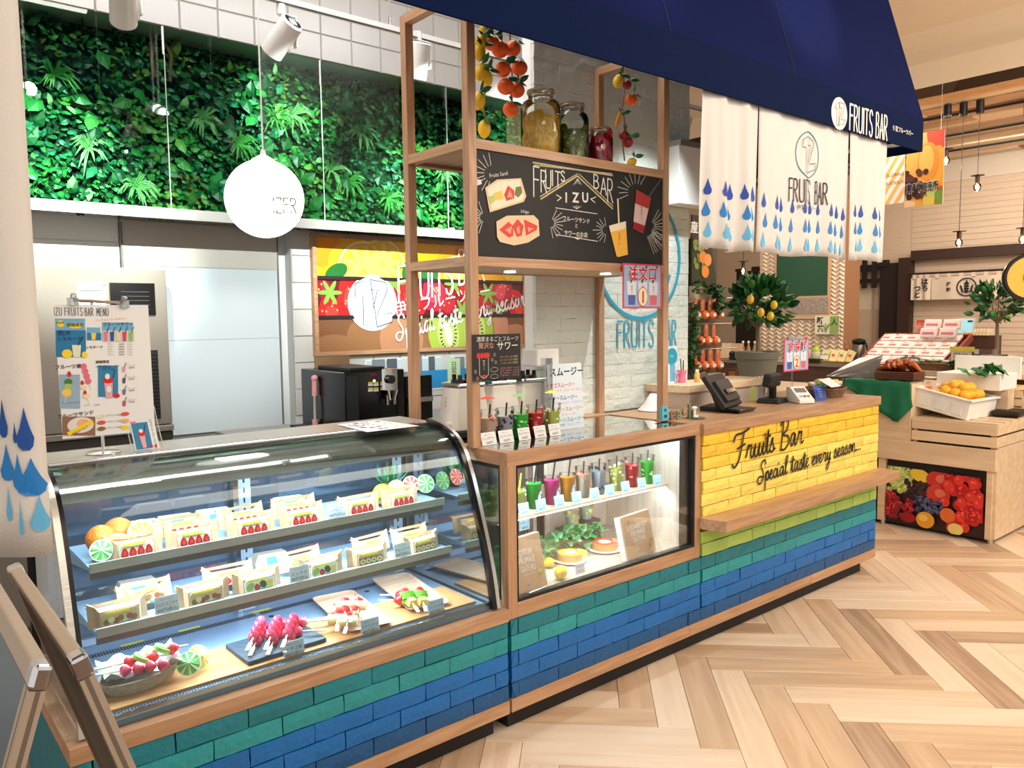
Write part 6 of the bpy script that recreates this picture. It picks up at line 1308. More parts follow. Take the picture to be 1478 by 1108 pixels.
# back worktop
m = MB(); m.b2((-.40, 1.15, 0), (2.2, 1.95, .94), P('cabinet_steel', (150, 150, 150), .4, .6)); bc_ = m.build('cabinet', None); bpy.data.objects.remove(bc_)
t = thing('back_worktop', 'steel kitchen worktop along the rear wall carrying the black dispenser', 'worktop', (.9, 1.6, 0))
m = MB(); m.b2((-.30, 1.18, .0), (2.1, 2.0, .92), P('cabinet_steel', (150, 150, 150), .4, .6)); m.build('cabinet', t); m = MB(); m.b2((-.32, 1.16, .92), (2.12, 2.02, .955), steel); m.build('top', t, bevel=.003)
# drinks dispenser
y0 = 1.32; xa, xb = at(497, 560, y=y0).x, at(584, 560, y=y0).x; zt_ = at(540, 535, y=y0).z
t = thing('drink_dispenser', 'black counter-top drinks dispenser with chrome tap and yellow labels', 'dispenser', ((xa+xb)/2, 1.55, .956))
m = MB(); m.b2((xa, y0, .956), (xb, 1.80, zt_), black); m.build('body', t, bevel=.006)
m = MB(); m.b2((xa+.05, y0+.03, zt_), (xb-.10, 1.70, zt_+.018), blackmat); m.build('lid', t, bevel=.004)
q = PXY(y0-.01)
m = MB(); m.b2((xa+.01, y0-.003, .97), (xa+.075, y0+.0, zt_-.02), P('panel_dark', (38, 40, 44), .3)); m.build('side_trim', t); m = MB(); m.b2((xa+.30, y0-.004, .97), (xb-.005, y0, .97+.18), blackmat); m.build('door_panel', t)
tx = at(561, 545, y=y0-.02).x; a = at(561, 532, y=y0-.02).z; b = at(561, 562, y=y0-.02).z
m = MB(); m.b2((tx-.045, y0-.03, b), (tx+.045, y0, a), chrome); m.cyl((tx, y0-.05, (a+b)/2), (tx, y0-.025, (a+b)/2), .022, black, 16); m.lathe((tx, y0-.045, b-.05), [(.018, 0), (.034, .05)], chrome, 16); m.cyl((tx-.02, y0-.04, b-.075), (tx-.02, y0-.04, b-.02), .007, chrome); m.cyl((tx+.02, y0-.04, b-.075), (tx+.02, y0-.04, b-.02), .007, chrome); m.build('tap', t)
m = MB()
for i in range(4): c = q(536+8*(i % 2), 553.5+(8 if i > 1 else 0)); m.b2((c[0]-.013, y0-.004, c[1]-.012), (c[0]+.013, y0-.0005, c[1]-.001), paper); m.b2((c[0]-.013, y0-.004, c[1]), (c[0]+.013, y0-.0005, c[1]+.008), tape)
c = q(541, 541.5); m.lathe((c[0], y0-.002, c[1]-.028), [(.006, 0), (.006, .004)], P('led_white', (220, 236, 255), .4, emit=3), 10, (pi/2, 0, 0)); m.b2((c[0]-.02, y0-.003, c[1]), (c[0]+.015, y0-.0005, c[1]+.008), P('display_red', (160, 16, 30), .4)); m.build('button_labels', t)
y0b = 1.40; x2, x3 = at(584, 600, y=y0b).x+.01, at(625, 600, y=y0b).x; z2 = at(620, 541, y=y0b).z
t = thing('coffee_machine', 'lower black machine with steel strip right of the dispenser', 'machine', ((x2+x3)/2, 1.6, .956)); m = MB(); m.b2((x2, y0b, .956), (x3, 1.8, z2), black); m.build('body', t, bevel=.005)
m = MB(); m.b2((x2+.01, y0b-.012, z2-.14), (x3-.004, y0b, z2-.115), chrome); m.build('steel_strip', t); m = MB(); m.cyl((x2+.05, y0b-.02, z2-.17), (x2+.05, y0b, z2-.17), .008, chrome); m.cyl((x2+.05, y0b-.02, z2-.24), (x2+.05, y0b, z2-.24), .008, chrome); m.build('trim', t)
ym = 1.9; a = at(457, 604, y=ym); b = at(504, 523, y=ym); m = MB(); m.box(((a.x+b.x)/2, ym, (a.z+b.z)/2-.05), (b.x-a.x, .012, b.z-a.z+.18), P('clipboard_brown', (168, 134, 96), .7)); m.lathe((a.x+.06, ym-.008, b.z-.02), [(.006, 0), (.006, .002)], blackmat, 8, (pi/2, 0, 0))
tag(m.build('board', origin=((a.x+b.x)/2, ym, .956)), 'plain brown board leaning behind the black dispenser', 'board')
yw = 1.6; p0 = at(455, 618, y=yw); p1 = at(454, 546, y=yw); t = thing('ice_scoop', 'scoop with pink handle standing left of the dispenser', 'scoop', p0); m = MB(); mid = p0.lerp(p1, .65); pk = P('pink_plastic', (236, 170, 170), .4); m.cyl(mid, p1, .014, pk, 10); m.ell(p1, .018, pk, 12, 8); m.cyl(p0.lerp(p1, -.1), p0.lerp(p1, .18), .016, pk, 10); m.build('handle', t); m = MB(); m.cyl(p0.lerp(p1, .18), mid, .008, steel, 8); m.build('shaft', t)
m = MB(); m.b2((p0.x-.10, yw-.05, .956), (p0.x+.06, yw+.08, p0.z+.02), blackmat); tag(m.build('caddy', origin=(p0.x, yw, .956)), 'small black caddy holding the pink scoop', 'caddy')
# blenders
ivory = P('blender_ivory', (232, 226, 216), .4)
def blender():
 t = thing('blender_base', 'b', 'blender'); m = MB(); m.box((0, 0, .115), (.165, .165, .175), ivory, top=(.74, .80)); m.build('housing', t, bevel=.008)
 m = MB(); m.box((0, 0, .014), (.17, .17, .026), blackmat); m.build('foot', t, bevel=.004)
 m = MB(); m.box((0, 0, .211), (.132, .14, .018), chrome); m.build('collar', t, bevel=.006)
 m = MB(); m.lathe((0, 0, .22), [(.052, 0), (.05, .012), (.03, .014)], black, 20);
 for a in (.6, 2.2, 3.8, 5.4): m.cyl((.04*cos(a), .04*sin(a), .23), (.04*cos(a), .04*sin(a), .252), .009, black, 8)
 m.build('coupling', t)
 m = MB(); f = Fr(m, (-.02, -.0665, .135), (1, 0, 0), (0, .16, 1)); f.stroke([(0, 0), (.03, 0)], .004, ink, 1); m.build('badge', t)
 m = MB(); m.cyl((-.10, -.02, .045), (-.075, -.02, .045), .018, ivory, 14); m.cyl((-.11, -.02, .045), (-.098, -.02, .045), .011, ivory, 12); f = Fr(m, (-.0775, .01, .15), (0, -1, 0), (.12, 0, 1)); f.vtext('ミキサー', .0, .0, .013, ink, 2, 1.3); m.build('dial', t)
 return t
B_ = Proto(blender())
for x, lb in ((.165, 'ivory blender base seen between the two left frame posts'), (.335, 'ivory blender base behind the small chalk menu'), (.505, 'ivory blender base left of the drinks list, rightmost of three')): B_.put((x, .475, HT), rz=-.06, label=lb, group='blender bases on the glass box')
# sheet on top of the show case
P4 = [at(*p, z=1.1345) for p in ((487, 612.8), (530, 623.5), (605, 614.4), (546, 606.5))]
t = thing('paper_sheet', 'printed sheet lying on top of the show case at its right end', 'paper', P4[0]); m = MB(); m.prism([v for v in P4], (0, 0, .001), paper); m.build('sheet', t); m = MB()
bl = lambda u, v: (P4[0].lerp(P4[1], v)).lerp(P4[3].lerp(P4[2], v), u)+Vector((0, 0, .0018))
for i in range(26):
 u, v = rr.uniform(.06, .8), rr.uniform(.06, .85); du, dv = rr.uniform(.03, .14), rr.uniform(.03, .1); m.add([bl(u, v), bl(u, v+dv), bl(u+du, v+dv), bl(u+du, v)], [(0, 1, 2, 3)], P('sheet_%d' % (i % 4), ((40, 140, 190), (230, 120, 110), (120, 160, 210), (70, 80, 110))[i % 4], .6))
m.build('print', t)
# ------------------------------------------------------------------ menu stand on the show case
yy = .50; O = at(90.5, 633.6, y=yy); Ux = (at(208, 622.5, y=yy)-O); Uy = (at(77.6, 440, y=yy)-O); MW = .262; MH = Uy.length
t = thing('menu_stand', 'tall white illustrated menu sheet clipped to a steel stand on the show case', 'menu', (O.x+.12, yy, 1.133))
ux = Ux.normalized(); uy = Uy.normalized()
m = MB(); m.prism([O, O+ux*MW, O+ux*MW+uy*MH, O+uy*MH], (0, .0015, 0), paper); m.build('sheet', t)
m = MB(); f = Fr(m, O+Vector((0, -.0006, 0)), ux, uy, step=.0004)
def M(zx, zy):
 p = at(60+zx/4.26, 420+zy/4.26, y=yy)-O; return p.dot(ux), p.dot(uy)
def R4(x0, y0, x1, y1, mt, l=1): f.poly([M(x0, y1), M(x1, y1), M(x1, y0), M(x0, y0)], mt, l)
gt = P('menu_grey', (90, 92, 98), .6); sky = P('menu_sky', (110, 178, 212), .6); sea = P('menu_sea', (20, 118, 168), .6); yel = P('menu_yellow', (250, 216, 40), .6); pch = P('menu_peach', (244, 180, 120), .6)
for w_, z0_, z1_ in (('IZU', 84, 130), ('FRUITS', 150, 258), ('BAR', 274, 324), ('MENU', 346, 416)): a = M(z0_, 150); f.capsfit(w_, a[0], M(z1_, 150)[0], a[1], .023, gt, 1, w=.0018, gap=.5)
R4(88, 168, 272, 402, sky); R4(92, 240, 276, 404, sea, 2); f.ell(*M(122, 200), .010, .010, yel, 3); f.ell(*M(212, 212), .020, .008, yel, 3)
a = M(212, 216); f.text('期間限定', a[0], a[1], .008, ink, 4, bold=.02); a = M(120, 200); f.text('新登場', a[0], a[1], .005, ink, 4)
a = M(145, 272); f.text('熱海', a[0], a[1], .013, P('ink_deep', (20, 50, 120), .6), 4, bold=.01); a = M(178, 302); f.text('レモネード', a[0], a[1], .0095, P('ink_deep', (20, 50, 120), .6), 4, bold=.02)
f.poly([M(198, 405), M(240, 405), M(246, 330), M(190, 330)], P('menu_cup', (226, 232, 200), .5), 4); f.stroke([M(228, 330), M(258, 280)], .003, ink, 4); f.ell(*M(160, 384), .014, .013, yel, 4); f.ell(*M(268, 390), .008, .010, yel, 4)
R4(283, 222, 365, 262, sky); R4(283, 255, 370, 300, sea, 2); f.poly([M(312, 298), M(334, 298), M(340, 255), M(308, 255)], P('menu_juice', (246, 206, 90), .5), 3)
a = M(330, 350); f.text('レモネード', a[0], a[1], .0070, ink, 1, bold=.02); a = M(430, 178); f.text('インクルシコールサワー', a[0], a[1], .006, P('ink_orange', (230, 120, 60), .6), 1, rot=.06)
R4(378, 190, 566, 306, sky); R4(380, 240, 572, 308, P('menu_sky2', (190, 214, 226), .6), 2); a = M(475, 210); f.text('フルーツサワー', a[0], a[1], .0090, ink, 3, bold=.02)
for k, c_ in enumerate(((236, 120, 130), (60, 70, 140), (244, 214, 140), (226, 60, 70), (150, 190, 70))):
 x = 398+k*38; f.poly([M(x-9, 305), M(x+11, 305), M(x+14, 248), M(x-13, 248)], P('mini_cup%d' % k, c_, .5), 4); f.stroke([M(x+6, 250), M(x+20, 218)], .0022, ink, 4)
for k in range(5):
 a = M(430, 328+k*16); f.text('サワー', a[0], a[1], .0045, gt, 1); a = M(495, 328+k*16); f.text('500円', a[0], a[1], .0048, ink, 1); a = M(545, 328+k*16); f.text('プラス', a[0], a[1], .004, gt, 1)
a = M(168, 474); f.text('フルーツ串', a[0], a[1], .0105, ink, 1, bold=.02)
R4(112, 512, 238, 720, P('menu_bluegrey', (150, 178, 200), .6)); f.berry(*M(172, 508), .012, .018, strb, 3)
f.ell(*M(166, 556), .011, .009, P('kiwi_ring', (70, 120, 30), .5), 3); f.ell(*M(163, 590), .010, .011, P('melon', (170, 200, 100), .5), 3); f.ell(*M(156, 624), .013, .012, P('menu_juice', (246, 206, 90), .5), 3); f.stroke([M(152, 640), M(143, 690)], .002, stick, 2)
for k in range(4): f.ell(*M(262+9*k, 462+30*k), .0085, .0095, P('menu_pink', (226, 110, 130), .5), 2)
f.stroke([M(294, 560), M(306, 608)], .002, stick, 1); f.berry(*M(252, 560), .010, .014, strb, 2); f.ell(*M(258, 592), .008, .006, ban, 2); f.berry(*M(268, 620), .010, .014, strb, 2); f.ell(*M(276, 645), .009, .007, ban, 2); f.stroke([M(280, 650), M(292, 690)], .002, stick, 1)
a = M(378, 440); f.text('期間限定', a[0], a[1], .007, ink, 1, bold=.02); R4(350, 455, 472, 648, P('menu_sea2', (40, 130, 176), .6)); a = M(410, 466); f.text('イチゴスムージー', a[0], a[1], .0062, P('ink_deep', (20, 50, 120), .6), 3, bold=.02); a = M(410, 486); f.text('パフェ', a[0], a[1], .0085, P('ink_deep', (20, 50, 120), .6), 3, bold=.02)
f.poly([M(396, 655), M(436, 655), M(438, 560), M(386, 560)], P('menu_pinkcup', (236, 170, 176), .5), 3); f.ell(*M(410, 545), .015, .010, strb, 4); f.ell(*M(406, 522), .007, .009, white, 5); f.stroke([M(436, 545), M(454, 480)], .0022, ink, 3); f.ell(*M(414, 600), .007, .010, white, 5); f.ell(*M(462, 640), .009, .007, strb, 5)
for k in range(4):
 x, y = 508, 472+k*70; f.poly([M(x-8, y+22), M(x+8, y+22), M(x+11, y-10), M(x-10, y-10)], P('mini_c%d' % k, ((222, 160, 176), (90, 80, 110), (120, 110, 140), (190, 80, 110))[k], .5), 2); f.stroke([M(x+4, y-10), M(x+14, y-34)], .002, ink, 2); a = M(555, y); f.text('500円', a[0], a[1], .005, ink, 1); a = M(555, y-14); f.text('スムージー', a[0], a[1], .004, gt, 1)
for k in range(3): a = M((180, 280, 340)[k], (690, 705, 702)[k]); f.text(('フルーツミックス', 'いちご', '400円')[k], a[0], a[1], .0045, gt, 3)
a = M(212, 768); f.text('フルーツサンド', a[0], a[1], .0105, ink, 1, bold=.02, rot=.06)
R4(128, 770, 330, 886, P('menu_brown', (146, 104, 78), .6)); f.ell(*M(240, 822), .036, .024, P('menu_plate', (232, 226, 220), .5), 2, n=24); f.ell(*M(256, 812), .018, .013, pch, 3); f.poly([M(155, 868), M(166, 890), M(322, 812), M(310, 790)], yel, 5); a = M(240, 850); f.text('SOLD OUT', a[0], a[1]-.004, .007, P('ink_olive', (120, 110, 30), .6), 6, rot=.42)
for k in range(3):
 f.ell(*M(368, 768+k*38), .012, .0065, (creamb, strbl, brown)[k], 1); a = M(428, 766+k*38); f.text('フルーツサンド 400円', a[0], a[1], .005, gt, 1); f.ell(*M(514, 752+k*42), .012, .0065, (strbl, pch, yel)[k], 1)
m.build('printed_menu', t)
m = MB(); a = O+ux*(MW*.42); m.cyl((a.x, yy+.006, 1.133), (a.x+.0, yy+.006, 1.25), .005, chrome, 10); m.cyl((a.x, yy+.008, 1.25), (a.x-.01, yy+.008, O.z+MH+.015), .004, chrome, 8); m.lathe((a.x, yy+.006, 1.1332), [(.05, 0), (.05, .003), (.01, .006)], chrome, 24)
q1 = at(105, 433, y=yy); q2 = at(178, 437, y=yy); m.cyl(q1, q2, .0045, chrome, 8); m.build('stand', t)
m = MB()
for q in (q1, q2): m.box(q+Vector((0, 0, -.004)), (.022, .026, .022), GLASS('clip_clear', (240, 246, 246), 2.5, .05, .25), (0, 0, .3)); m.ell(q+Vector((0, -.012, .012)), .009, GLASS('clip_clear', (240, 246, 246), 2.5, .05, .25), 10, 8)
m.build('clear_clip', t)
# little acrylic card stand beside it
yy2 = .485; O = at(196, 652, y=yy2); ux = (at(231, 647, y=yy2)-O); w2 = ux.length; ux.normalize(); uy = (at(186.5, 600, y=yy2)-O); h2 = uy.length; uy.normalize()
t = thing('card_stand', 'small curved clear acrylic card holder with a parfait picture on the show case', 'card holder', (O.x, yy2, 1.133))
m = MB(); c0 = O-uy*.012-ux*.008; cv = [c0+uy*(h2+.03)*k/6+Vector((0, .03*sin(k/6*pi*.5)-.002, 0)) for k in range(7)]; vs = []
for p in cv: vs += [p, p+ux*(w2+.02)]
m.add(vs, [(2*k, 2*k+1, 2*k+3, 2*k+2) for k in range(6)], acryl, True); m.tube(cv, .0014, P('acryl_edge', (210, 216, 214), .2), 5); m.tube([p+ux*(w2+.02) for p in cv], .0014, P('acryl_edge', (210, 216, 214), .2), 5); m.box(c0+ux*w2*.5+Vector((0, .03, -.0)), (w2+.02, .07, .003), acryl)
m.build('acrylic_holder', t)
m = MB(); m.prism([O, O+ux*w2, O+ux*w2+uy*h2+Vector((0, .02, 0)), O+uy*h2+Vector((0, .02, 0))], (0, .001, 0), paper); f = Fr(m, O+Vector((0, -.0006, 0)), ux, (uy*h2+Vector((0, .02, 0))).normalized(), step=.0004)
f.rect(.004, .006, w2*.72, h2*.78, P('menu_sea2', (60, 150, 200), .6), 1); f.poly([(w2*.33, h2*.08), (w2*.47, h2*.08), (w2*.5, h2*.42), (w2*.28, h2*.42)], P('menu_pinkcup', (236, 170, 176), .5), 2); f.ell(w2*.39, h2*.47, .011, .008, strb, 3); f.ell(w2*.38, h2*.55, .006, .006, white, 4); f.stroke([(w2*.48, h2*.45), (w2*.60, h2*.70)], .002, ink, 2)
f.ell(w2*.14, h2*.84, .009, .009, P('menu_pink', (226, 110, 130), .5), 2); f.text('新発売', w2*.14, h2*.82, .0045, white, 3); f.vtext('イチゴスムージーパフェ', w2*.86, h2*.86, .0075, ink, 2, 1.28); f.berry(w2*.68, h2*.12, .008, .009, strb, 4); f.berry(w2*.85, h2*.10, .009, .010, strb, 4)
m.build('printed_card', t)
# ------------------------------------------------------------------ things on the till counter
def text3d(m, body, c, size, d, mat, yaw=0, mat2=None):
 cu = bpy.data.curves.new('t', 'FONT'); cu.body = body; cu.extrude = d/2/(size/.73); cu.offset = .02; cu.resolution_u = 3; o = bpy.data.objects.new('t', cu); COL.objects.link(o)
 me = bpy.data.meshes.new_from_object(o.evaluated_get(bpy.context.evaluated_depsgraph_get())); k = size/.73; R = Euler((pi/2, 0, yaw)).to_matrix()
 m.add([Vector(c)+R @ (v.co*k) for v in me.vertices], [tuple(p.vertices) for p in me.polygons], mat); bpy.data.objects.remove(o); bpy.data.curves.remove(cu)
t = thing('letter_ornament', 'standing wooden letters spelling Beach at the left end of the till counter', 'ornament', (1.18, .17, HT))
pB = at(953, 608, z=HT); pH = at(1001, 602, z=HT); d_ = (pH-pB); yw_ = atan2(d_.y, d_.x)
cols = [P('letter_aqua', (90, 180, 196), .6), P('letter_brown', (140, 104, 84), .7), P('letter_sage', (128, 140, 116), .7), P('letter_tan', (168, 132, 96), .7), P('letter_olive', (124, 132, 104), .7)]
for i, (ch, u, s_, dz) in enumerate((('B', 0, .070, 0), ('e', .26, .062, 0), ('a', .46, .062, 0), ('c', .64, .060, .012), ('h', .82, .066, .0))):
 m = MB(); p = pB.lerp(pH, u)-Vector((.0, 0, 0)); text3d(m, ch, (p.x, p.y, HT+dz+.002), s_, .014, cols[i], yw_); m.build('letter', t)
m = MB(); m.box(pB.lerp(pH, .5)+Vector((0, .002, .0015)), (d_.length+.05, .022, .003), cols[1], (0, 0, yw_)); m.build('base_strip', t)
q = at(1004, 604, z=HT); t = thing('glass_saucer', 'small round glass saucer with white shell right of the standing letters', 'saucer', (q.x, q.y, HT)); m = MB(); m.lathe((q.x, q.y, HT), [(.03, 0), (.045, .004), (.043, .006), (.03, .003)], GLASS('saucer_glass', (220, 236, 230), 2, .03, .15), 24); m.build('dish', t)
m = MB(); m.ell((q.x, q.y, HT+.010), (.016, .012, .007), white, 10, 6); m.cyl((q.x+.004, q.y+.01, HT+.004), (q.x+.004, q.y+.01, HT+.045), .006, white, 8); m.ell((q.x+.004, q.y+.01, HT+.05), (.018, .01, .008), white, 10, 6); m.build('shell_ornament', t)
# raised round pass counter
cx_, cy_, cr_ = 1.92, .60, .46; pts = [(cx_+cr_*cos(a), cy_+cr_*sin(a)) for a in [pi+.0+k*.09 for k in range(8)]]; pts = [p for p in pts if p[1] > .34]; pts += [(2.25, .36), (2.25, .60)]
t = thing('raised_counter', 'pale rounded raised shelf behind the till, before the white brick wall', 'counter', (1.9, .5, HT))
m = MB(); m.prism([(x, y, 1.135) for x, y in pts], (0, 0, .038), pale); m.build('top_board', t, bevel=.002)
m = MB(); m.prism([(cx_+(x-cx_)*.93, cy_+(y-cy_)*.93, HT) for x, y in pts], (0, 0, .085), P('pale_base', (196, 184, 172), .6)); m.build('base_panel', t)
q = at(984, 556, z=1.174); q.y = max(q.y, .45); c_ = Vector((at(984, 556, y=.50).x, .50, 1.173))
t = thing('pink_cup', 'pink mug-shaped cup on the raised pale counter', 'cup', c_); pkm = P('cup_pink', (232, 128, 158), .4); m = MB(); m.lathe(c_, [(.020, 0), (.022, .01), (.019, .03), (.024, .06), (.026, .068)], pkm, 16); m.build('body', t); m = MB(); m.tube([c_+Vector((-.024, 0, .06)), c_+Vector((-.042, 0, .05)), c_+Vector((-.040, 0, .025)), c_+Vector((-.020, 0, .018))], .004, pkm, 6); m.build('handle', t)
m = MB(); m.cyl(c_+Vector((0, 0, .02)), c_+Vector((-.012, 0, .13)), .003, blackst, 6); m.cyl(c_+Vector((.012, 0, .02)), c_+Vector((.012, 0, .12)), .003, blackst, 6); m.build('straw', t)
c_ = Vector((at(1006, 556, y=.46).x, .46, 1.173)); t = thing('small_bottle', 'small amber bottle with white cap on the raised counter', 'bottle', c_); m = MB(); m.lathe(c_, [(.014, 0), (.015, .004), (.015, .042), (.009, .056)], P('amber', (220, 176, 96), .3, var=.2, vscale=60), 14); m.build('body', t); m = MB(); m.lathe(c_, [(.009, .056), (.009, .07)], white, 12); m.build('cap', t)
yv = .52; a = at(958, 555, y=yv); b = at(977, 499, y=yv); t, f, ux, uy, n = acr_sign('drop_sign', 'white narrow sign with a turquoise disc on the raised counter', ((a.x+b.x)/2, yv, 1.174), b.x-a.x, b.z-1.174, pm=P('paper_cool', (226, 238, 248), .7)); w_ = b.x-a.x; h_ = b.z-1.174
f.ell(w_*.6, h_*.72, w_*.42, w_*.42, turq, 1); f.rect(w_*.45, h_*.05, w_*.85, h_*.5, sky, 1); f.text('伊豆', w_*.6, h_*.70, .010, white, 2); f.mb.build('print', t)
q = at(938, 590, z=HT); t = thing('white_cone_dish', 'white conical dish upside down beside the right front post', 'dish', (1.36, .46, HT)); m = MB(); m.lathe((1.36, .46, HT), [(.075, 0), (.08, .006), (.05, .035), (.02, .085), (.016, .087)], white, 24); m.build('body', t)
# till screen
tc_ = Vector((1.60, .215, HT)); t = thing('till_screen', 'black till monitor seen from behind on the counter', 'till', tc_); R = Euler((-.62, .0, .30)).to_matrix(); c_ = tc_+Vector((0, .0, .10))
m = MB(); m.box(c_, (.27, .028, .19), blackmat, R); m.build('monitor_shell', t, bevel=.006); m = MB(); m.box(c_+R @ Vector((0, -.022, -.01)), (.20, .02, .12), P('shell_dark', (30, 30, 33), .5), R); m.box(c_+R @ Vector((0, -.036, -.02)), (.13, .014, .03), black, R); m.build('rear_housing', t, bevel=.004)
m = MB(); m.box(tc_+Vector((0.02, .03, .012)), (.17, .15, .022), blackmat, (0, 0, .3)); m.box(tc_+Vector((.0, .02, .05)), (.07, .03, .09), black, (-.4, 0, .3)); m.build('foot', t, bevel=.004)
q = at(1073, 595, z=HT); t = thing('coin_tray', 'flat black coin tray before the till monitor', 'tray', (q.x, q.y+.03, HT)); m = MB(); m.box((q.x, q.y+.035, HT+.010), (.15, .095, .018), black, (0, 0, .12), top=(1.22, 1.25)); m.build('tray', t); m = MB(); m.box((q.x+.0, q.y+.035, HT+.0195), (.14, .09, .002), P('tray_mat', (54, 58, 62), .7), (0, 0, .12)); m.build('ribbed_mat', t)
q = at(1129, 582, z=HT); q.y += .06; t = thing('customer_display', 'black pole display on a square foot right of the till monitor', 'display', (q.x, q.y, HT)); m = MB(); m.box((q.x, q.y, HT+.014), (.15, .13, .026), blackmat, (0, 0, .2), top=(.9, .85)); m.build('foot', t, bevel=.005); m = MB(); m.box((q.x, q.y, HT+.055), (.036, .03, .07), black, (0, 0, .2)); m.build('neck', t)
m = MB(); m.box((q.x-.006, q.y, HT+.125), (.165, .05, .072), blackmat, (.15, 0, .2)); m.build('head', t, bevel=.012); m = MB(); f = Fr(m, (q.x+.02, q.y-.02, HT+.115), (cos(.2), sin(.2), 0), (0, .1, 1)); f.stroke([(0, 0), (.02, 0)], .003, P('badge_grey', (130, 130, 132), .4), 8); m.build('badge', t)
q = at(1167, 582, z=HT); q.y += .05; t = thing('card_reader', 'white sloping card payment terminal with coloured keys', 'card reader', (q.x, q.y, HT)); R = Euler((0, 0, -.5)).to_matrix()
m = MB(); B0 = Vector((q.x, q.y, HT)); m.prism([B0+R @ Vector(p) for p in ((-.045, -.07, .002), (-.045, .07, .002), (-.045, .07, .085), (-.045, .03, .085), (-.045, -.07, .022))], R @ Vector((.09, 0, 0)), whitep); m.build('body', t, bevel=.004)
m = MB(); up_ = Vector((0, .62, .78));
for i, mt in enumerate((P('key_green', (60, 170, 110), .4), P('key_red', (220, 60, 50), .4), P('key_grey', (180, 180, 184), .4))): m.box(B0+R @ Vector((.022-.022*i, -.045, .0405)), (.013, .014, .004), mt, R @ Euler((.56, 0, 0)).to_matrix())
m.box(B0+R @ Vector((0, .0, .069)), (.06, .035, .004), P('reader_slot', (120, 116, 112), .4), R @ Euler((.56, 0, 0)).to_matrix()); m.build('keys', t)
yv = .10; a = at(1176, 578, y=yv); b = at(1196, 556, y=yv); t, f, ux, uy, n = acr_sign('blue_leaflet', 'small dark blue leaflet leaning beside the card reader', ((a.x+b.x)/2, yv, HT), .085, .085, -.25, -.3, cat='leaflet', pm=P('leaflet_blue', (20, 70, 170), .5));
for k in range(4): f.text('ご案内 INFO'[:7-k], .042, .062-k*.014, .006, white, 1)
f.mb.build('lettering', t)
# number two sign
q0 = at(1130, 537, y=.22); q1 = at(1168, 488, y=.22); ts = pink_sign(((q0.x+q1.x)/2, .22, q0.z), q1.x-q0.x-.01, q1.z-q0.z, 'red framed sign with the numeral two standing behind the till display', 'お会計', '2', tilt=.0)
m = MB(); m.cyl((q0.x+.12, .235, HT), (q0.x+.12, .235, q1.z+.01), .004, acryl, 8); m.lathe((q0.x+.12, .235, HT), [(.05, 0), (.05, .004)], acryl, 20); m.box((q0.x+.12, .225, q1.z+.004), (.14, .014, .016), GLASS('clip_clear', (240, 246, 246), 2.5, .05, .25)); m.build('clear_stand', ts)
# twig basket with snack packs
q = at(1215, 574, z=HT); bq = Vector((q.x+.02, q.y+.11, HT+.001)); basket('twig_basket', bq, .13, .085, .055, .2, 'brown twig basket of snack bags at the right end of the till counter', P('twig', (120, 88, 60), .75, var=.3, vscale=40), 6)
for i in range(9):
 a = i*.7; p = bq+Vector((.085*cos(a)*(.4+.6*(i % 2)), .055*sin(a), .062+.008*(i % 3))); t = thing('snack_bag', 'small clear snack bag with label heaped in the twig basket', 'snack bag', p-Vector((0, 0, .02)), 'snack bags in the twig basket')
 m = MB(); m.ell(p, (.042, .030, .018), P('bag_%d' % (i % 4), ((214, 196, 150), (150, 190, 90), (176, 150, 150), (222, 216, 200))[i % 4], .3, var=.25, vscale=70), 10, 6, (rr.uniform(-.5, .5), rr.uniform(-.5, .5), a)); m.build('bag', t); m = MB(); m.box(p+Vector((0, -.012, .016)), (.034, .022, .001), P('bag_label', (226, 196, 60), .5), (.5, 0, a)); m.build('label', t)
P4 = [at(*p, z=HT+.088) for p in ((1183, 546), (1201, 543), (1213, 559), (1199, 562))]; m = MB(); m.prism([at(1181, 548, z=HT+.10), at(1197, 545, z=HT+.10), at(1214, 557, z=HT+.085), at(1200, 559, z=HT+.085)], (0, 0, .001), paper); tag(m.build('folded_leaflet', origin=tuple(bq+Vector((-.06, -.03, .085)))), 'white folded leaflet lying on the twig basket', 'leaflet')
m = MB();
t = thing('straw_box', 'clear box of white straws and yellow jar behind the till display', 'box', (2.25, .40, HT)); m = MB(); m.b2((2.18, .36, HT), (2.34, .44, HT+.10), acryl); m.build('box', t); m = MB();
for k in range(14): m.cyl((2.19+.010*k, .40+.01*(k % 3), HT+.002), (2.18+.0115*k, .39+.012*(k % 3), HT+.13), .003, white, 6)
m.build('straws', t); m = MB(); m.lathe((2.12, .40, HT), [(.035, 0), (.037, .07), (.03, .075)], P('jar_lime', (196, 204, 120), .4), 16); m.lathe((2.12, .40, HT), [(.032, .075), (.032, .09)], P('jar_lid', (206, 210, 190), .5), 16); m.build('jar', t)
# white roller housing beside the brick wall top
m = MB(); a = at(967, 212, y=.56); b = at(1016, 212, y=.56); z0 = at(990, 296, y=.56).z; m.b2((a.x, .50, z0), (1.98, .60, a.z), whitep); m.b2((a.x, .49, a.z), (1.98, .60, a.z+.03), P('rail_alu', (180, 180, 178), .3, .6)); m.b2((a.x, .495, z0-.006), (1.98, .60, z0), white); tag(m.build('shutter_housing', origin=(1.7, .55, z0)), 'white roller housing fixed high beside the brick wall, left of the curtain', 'housing')
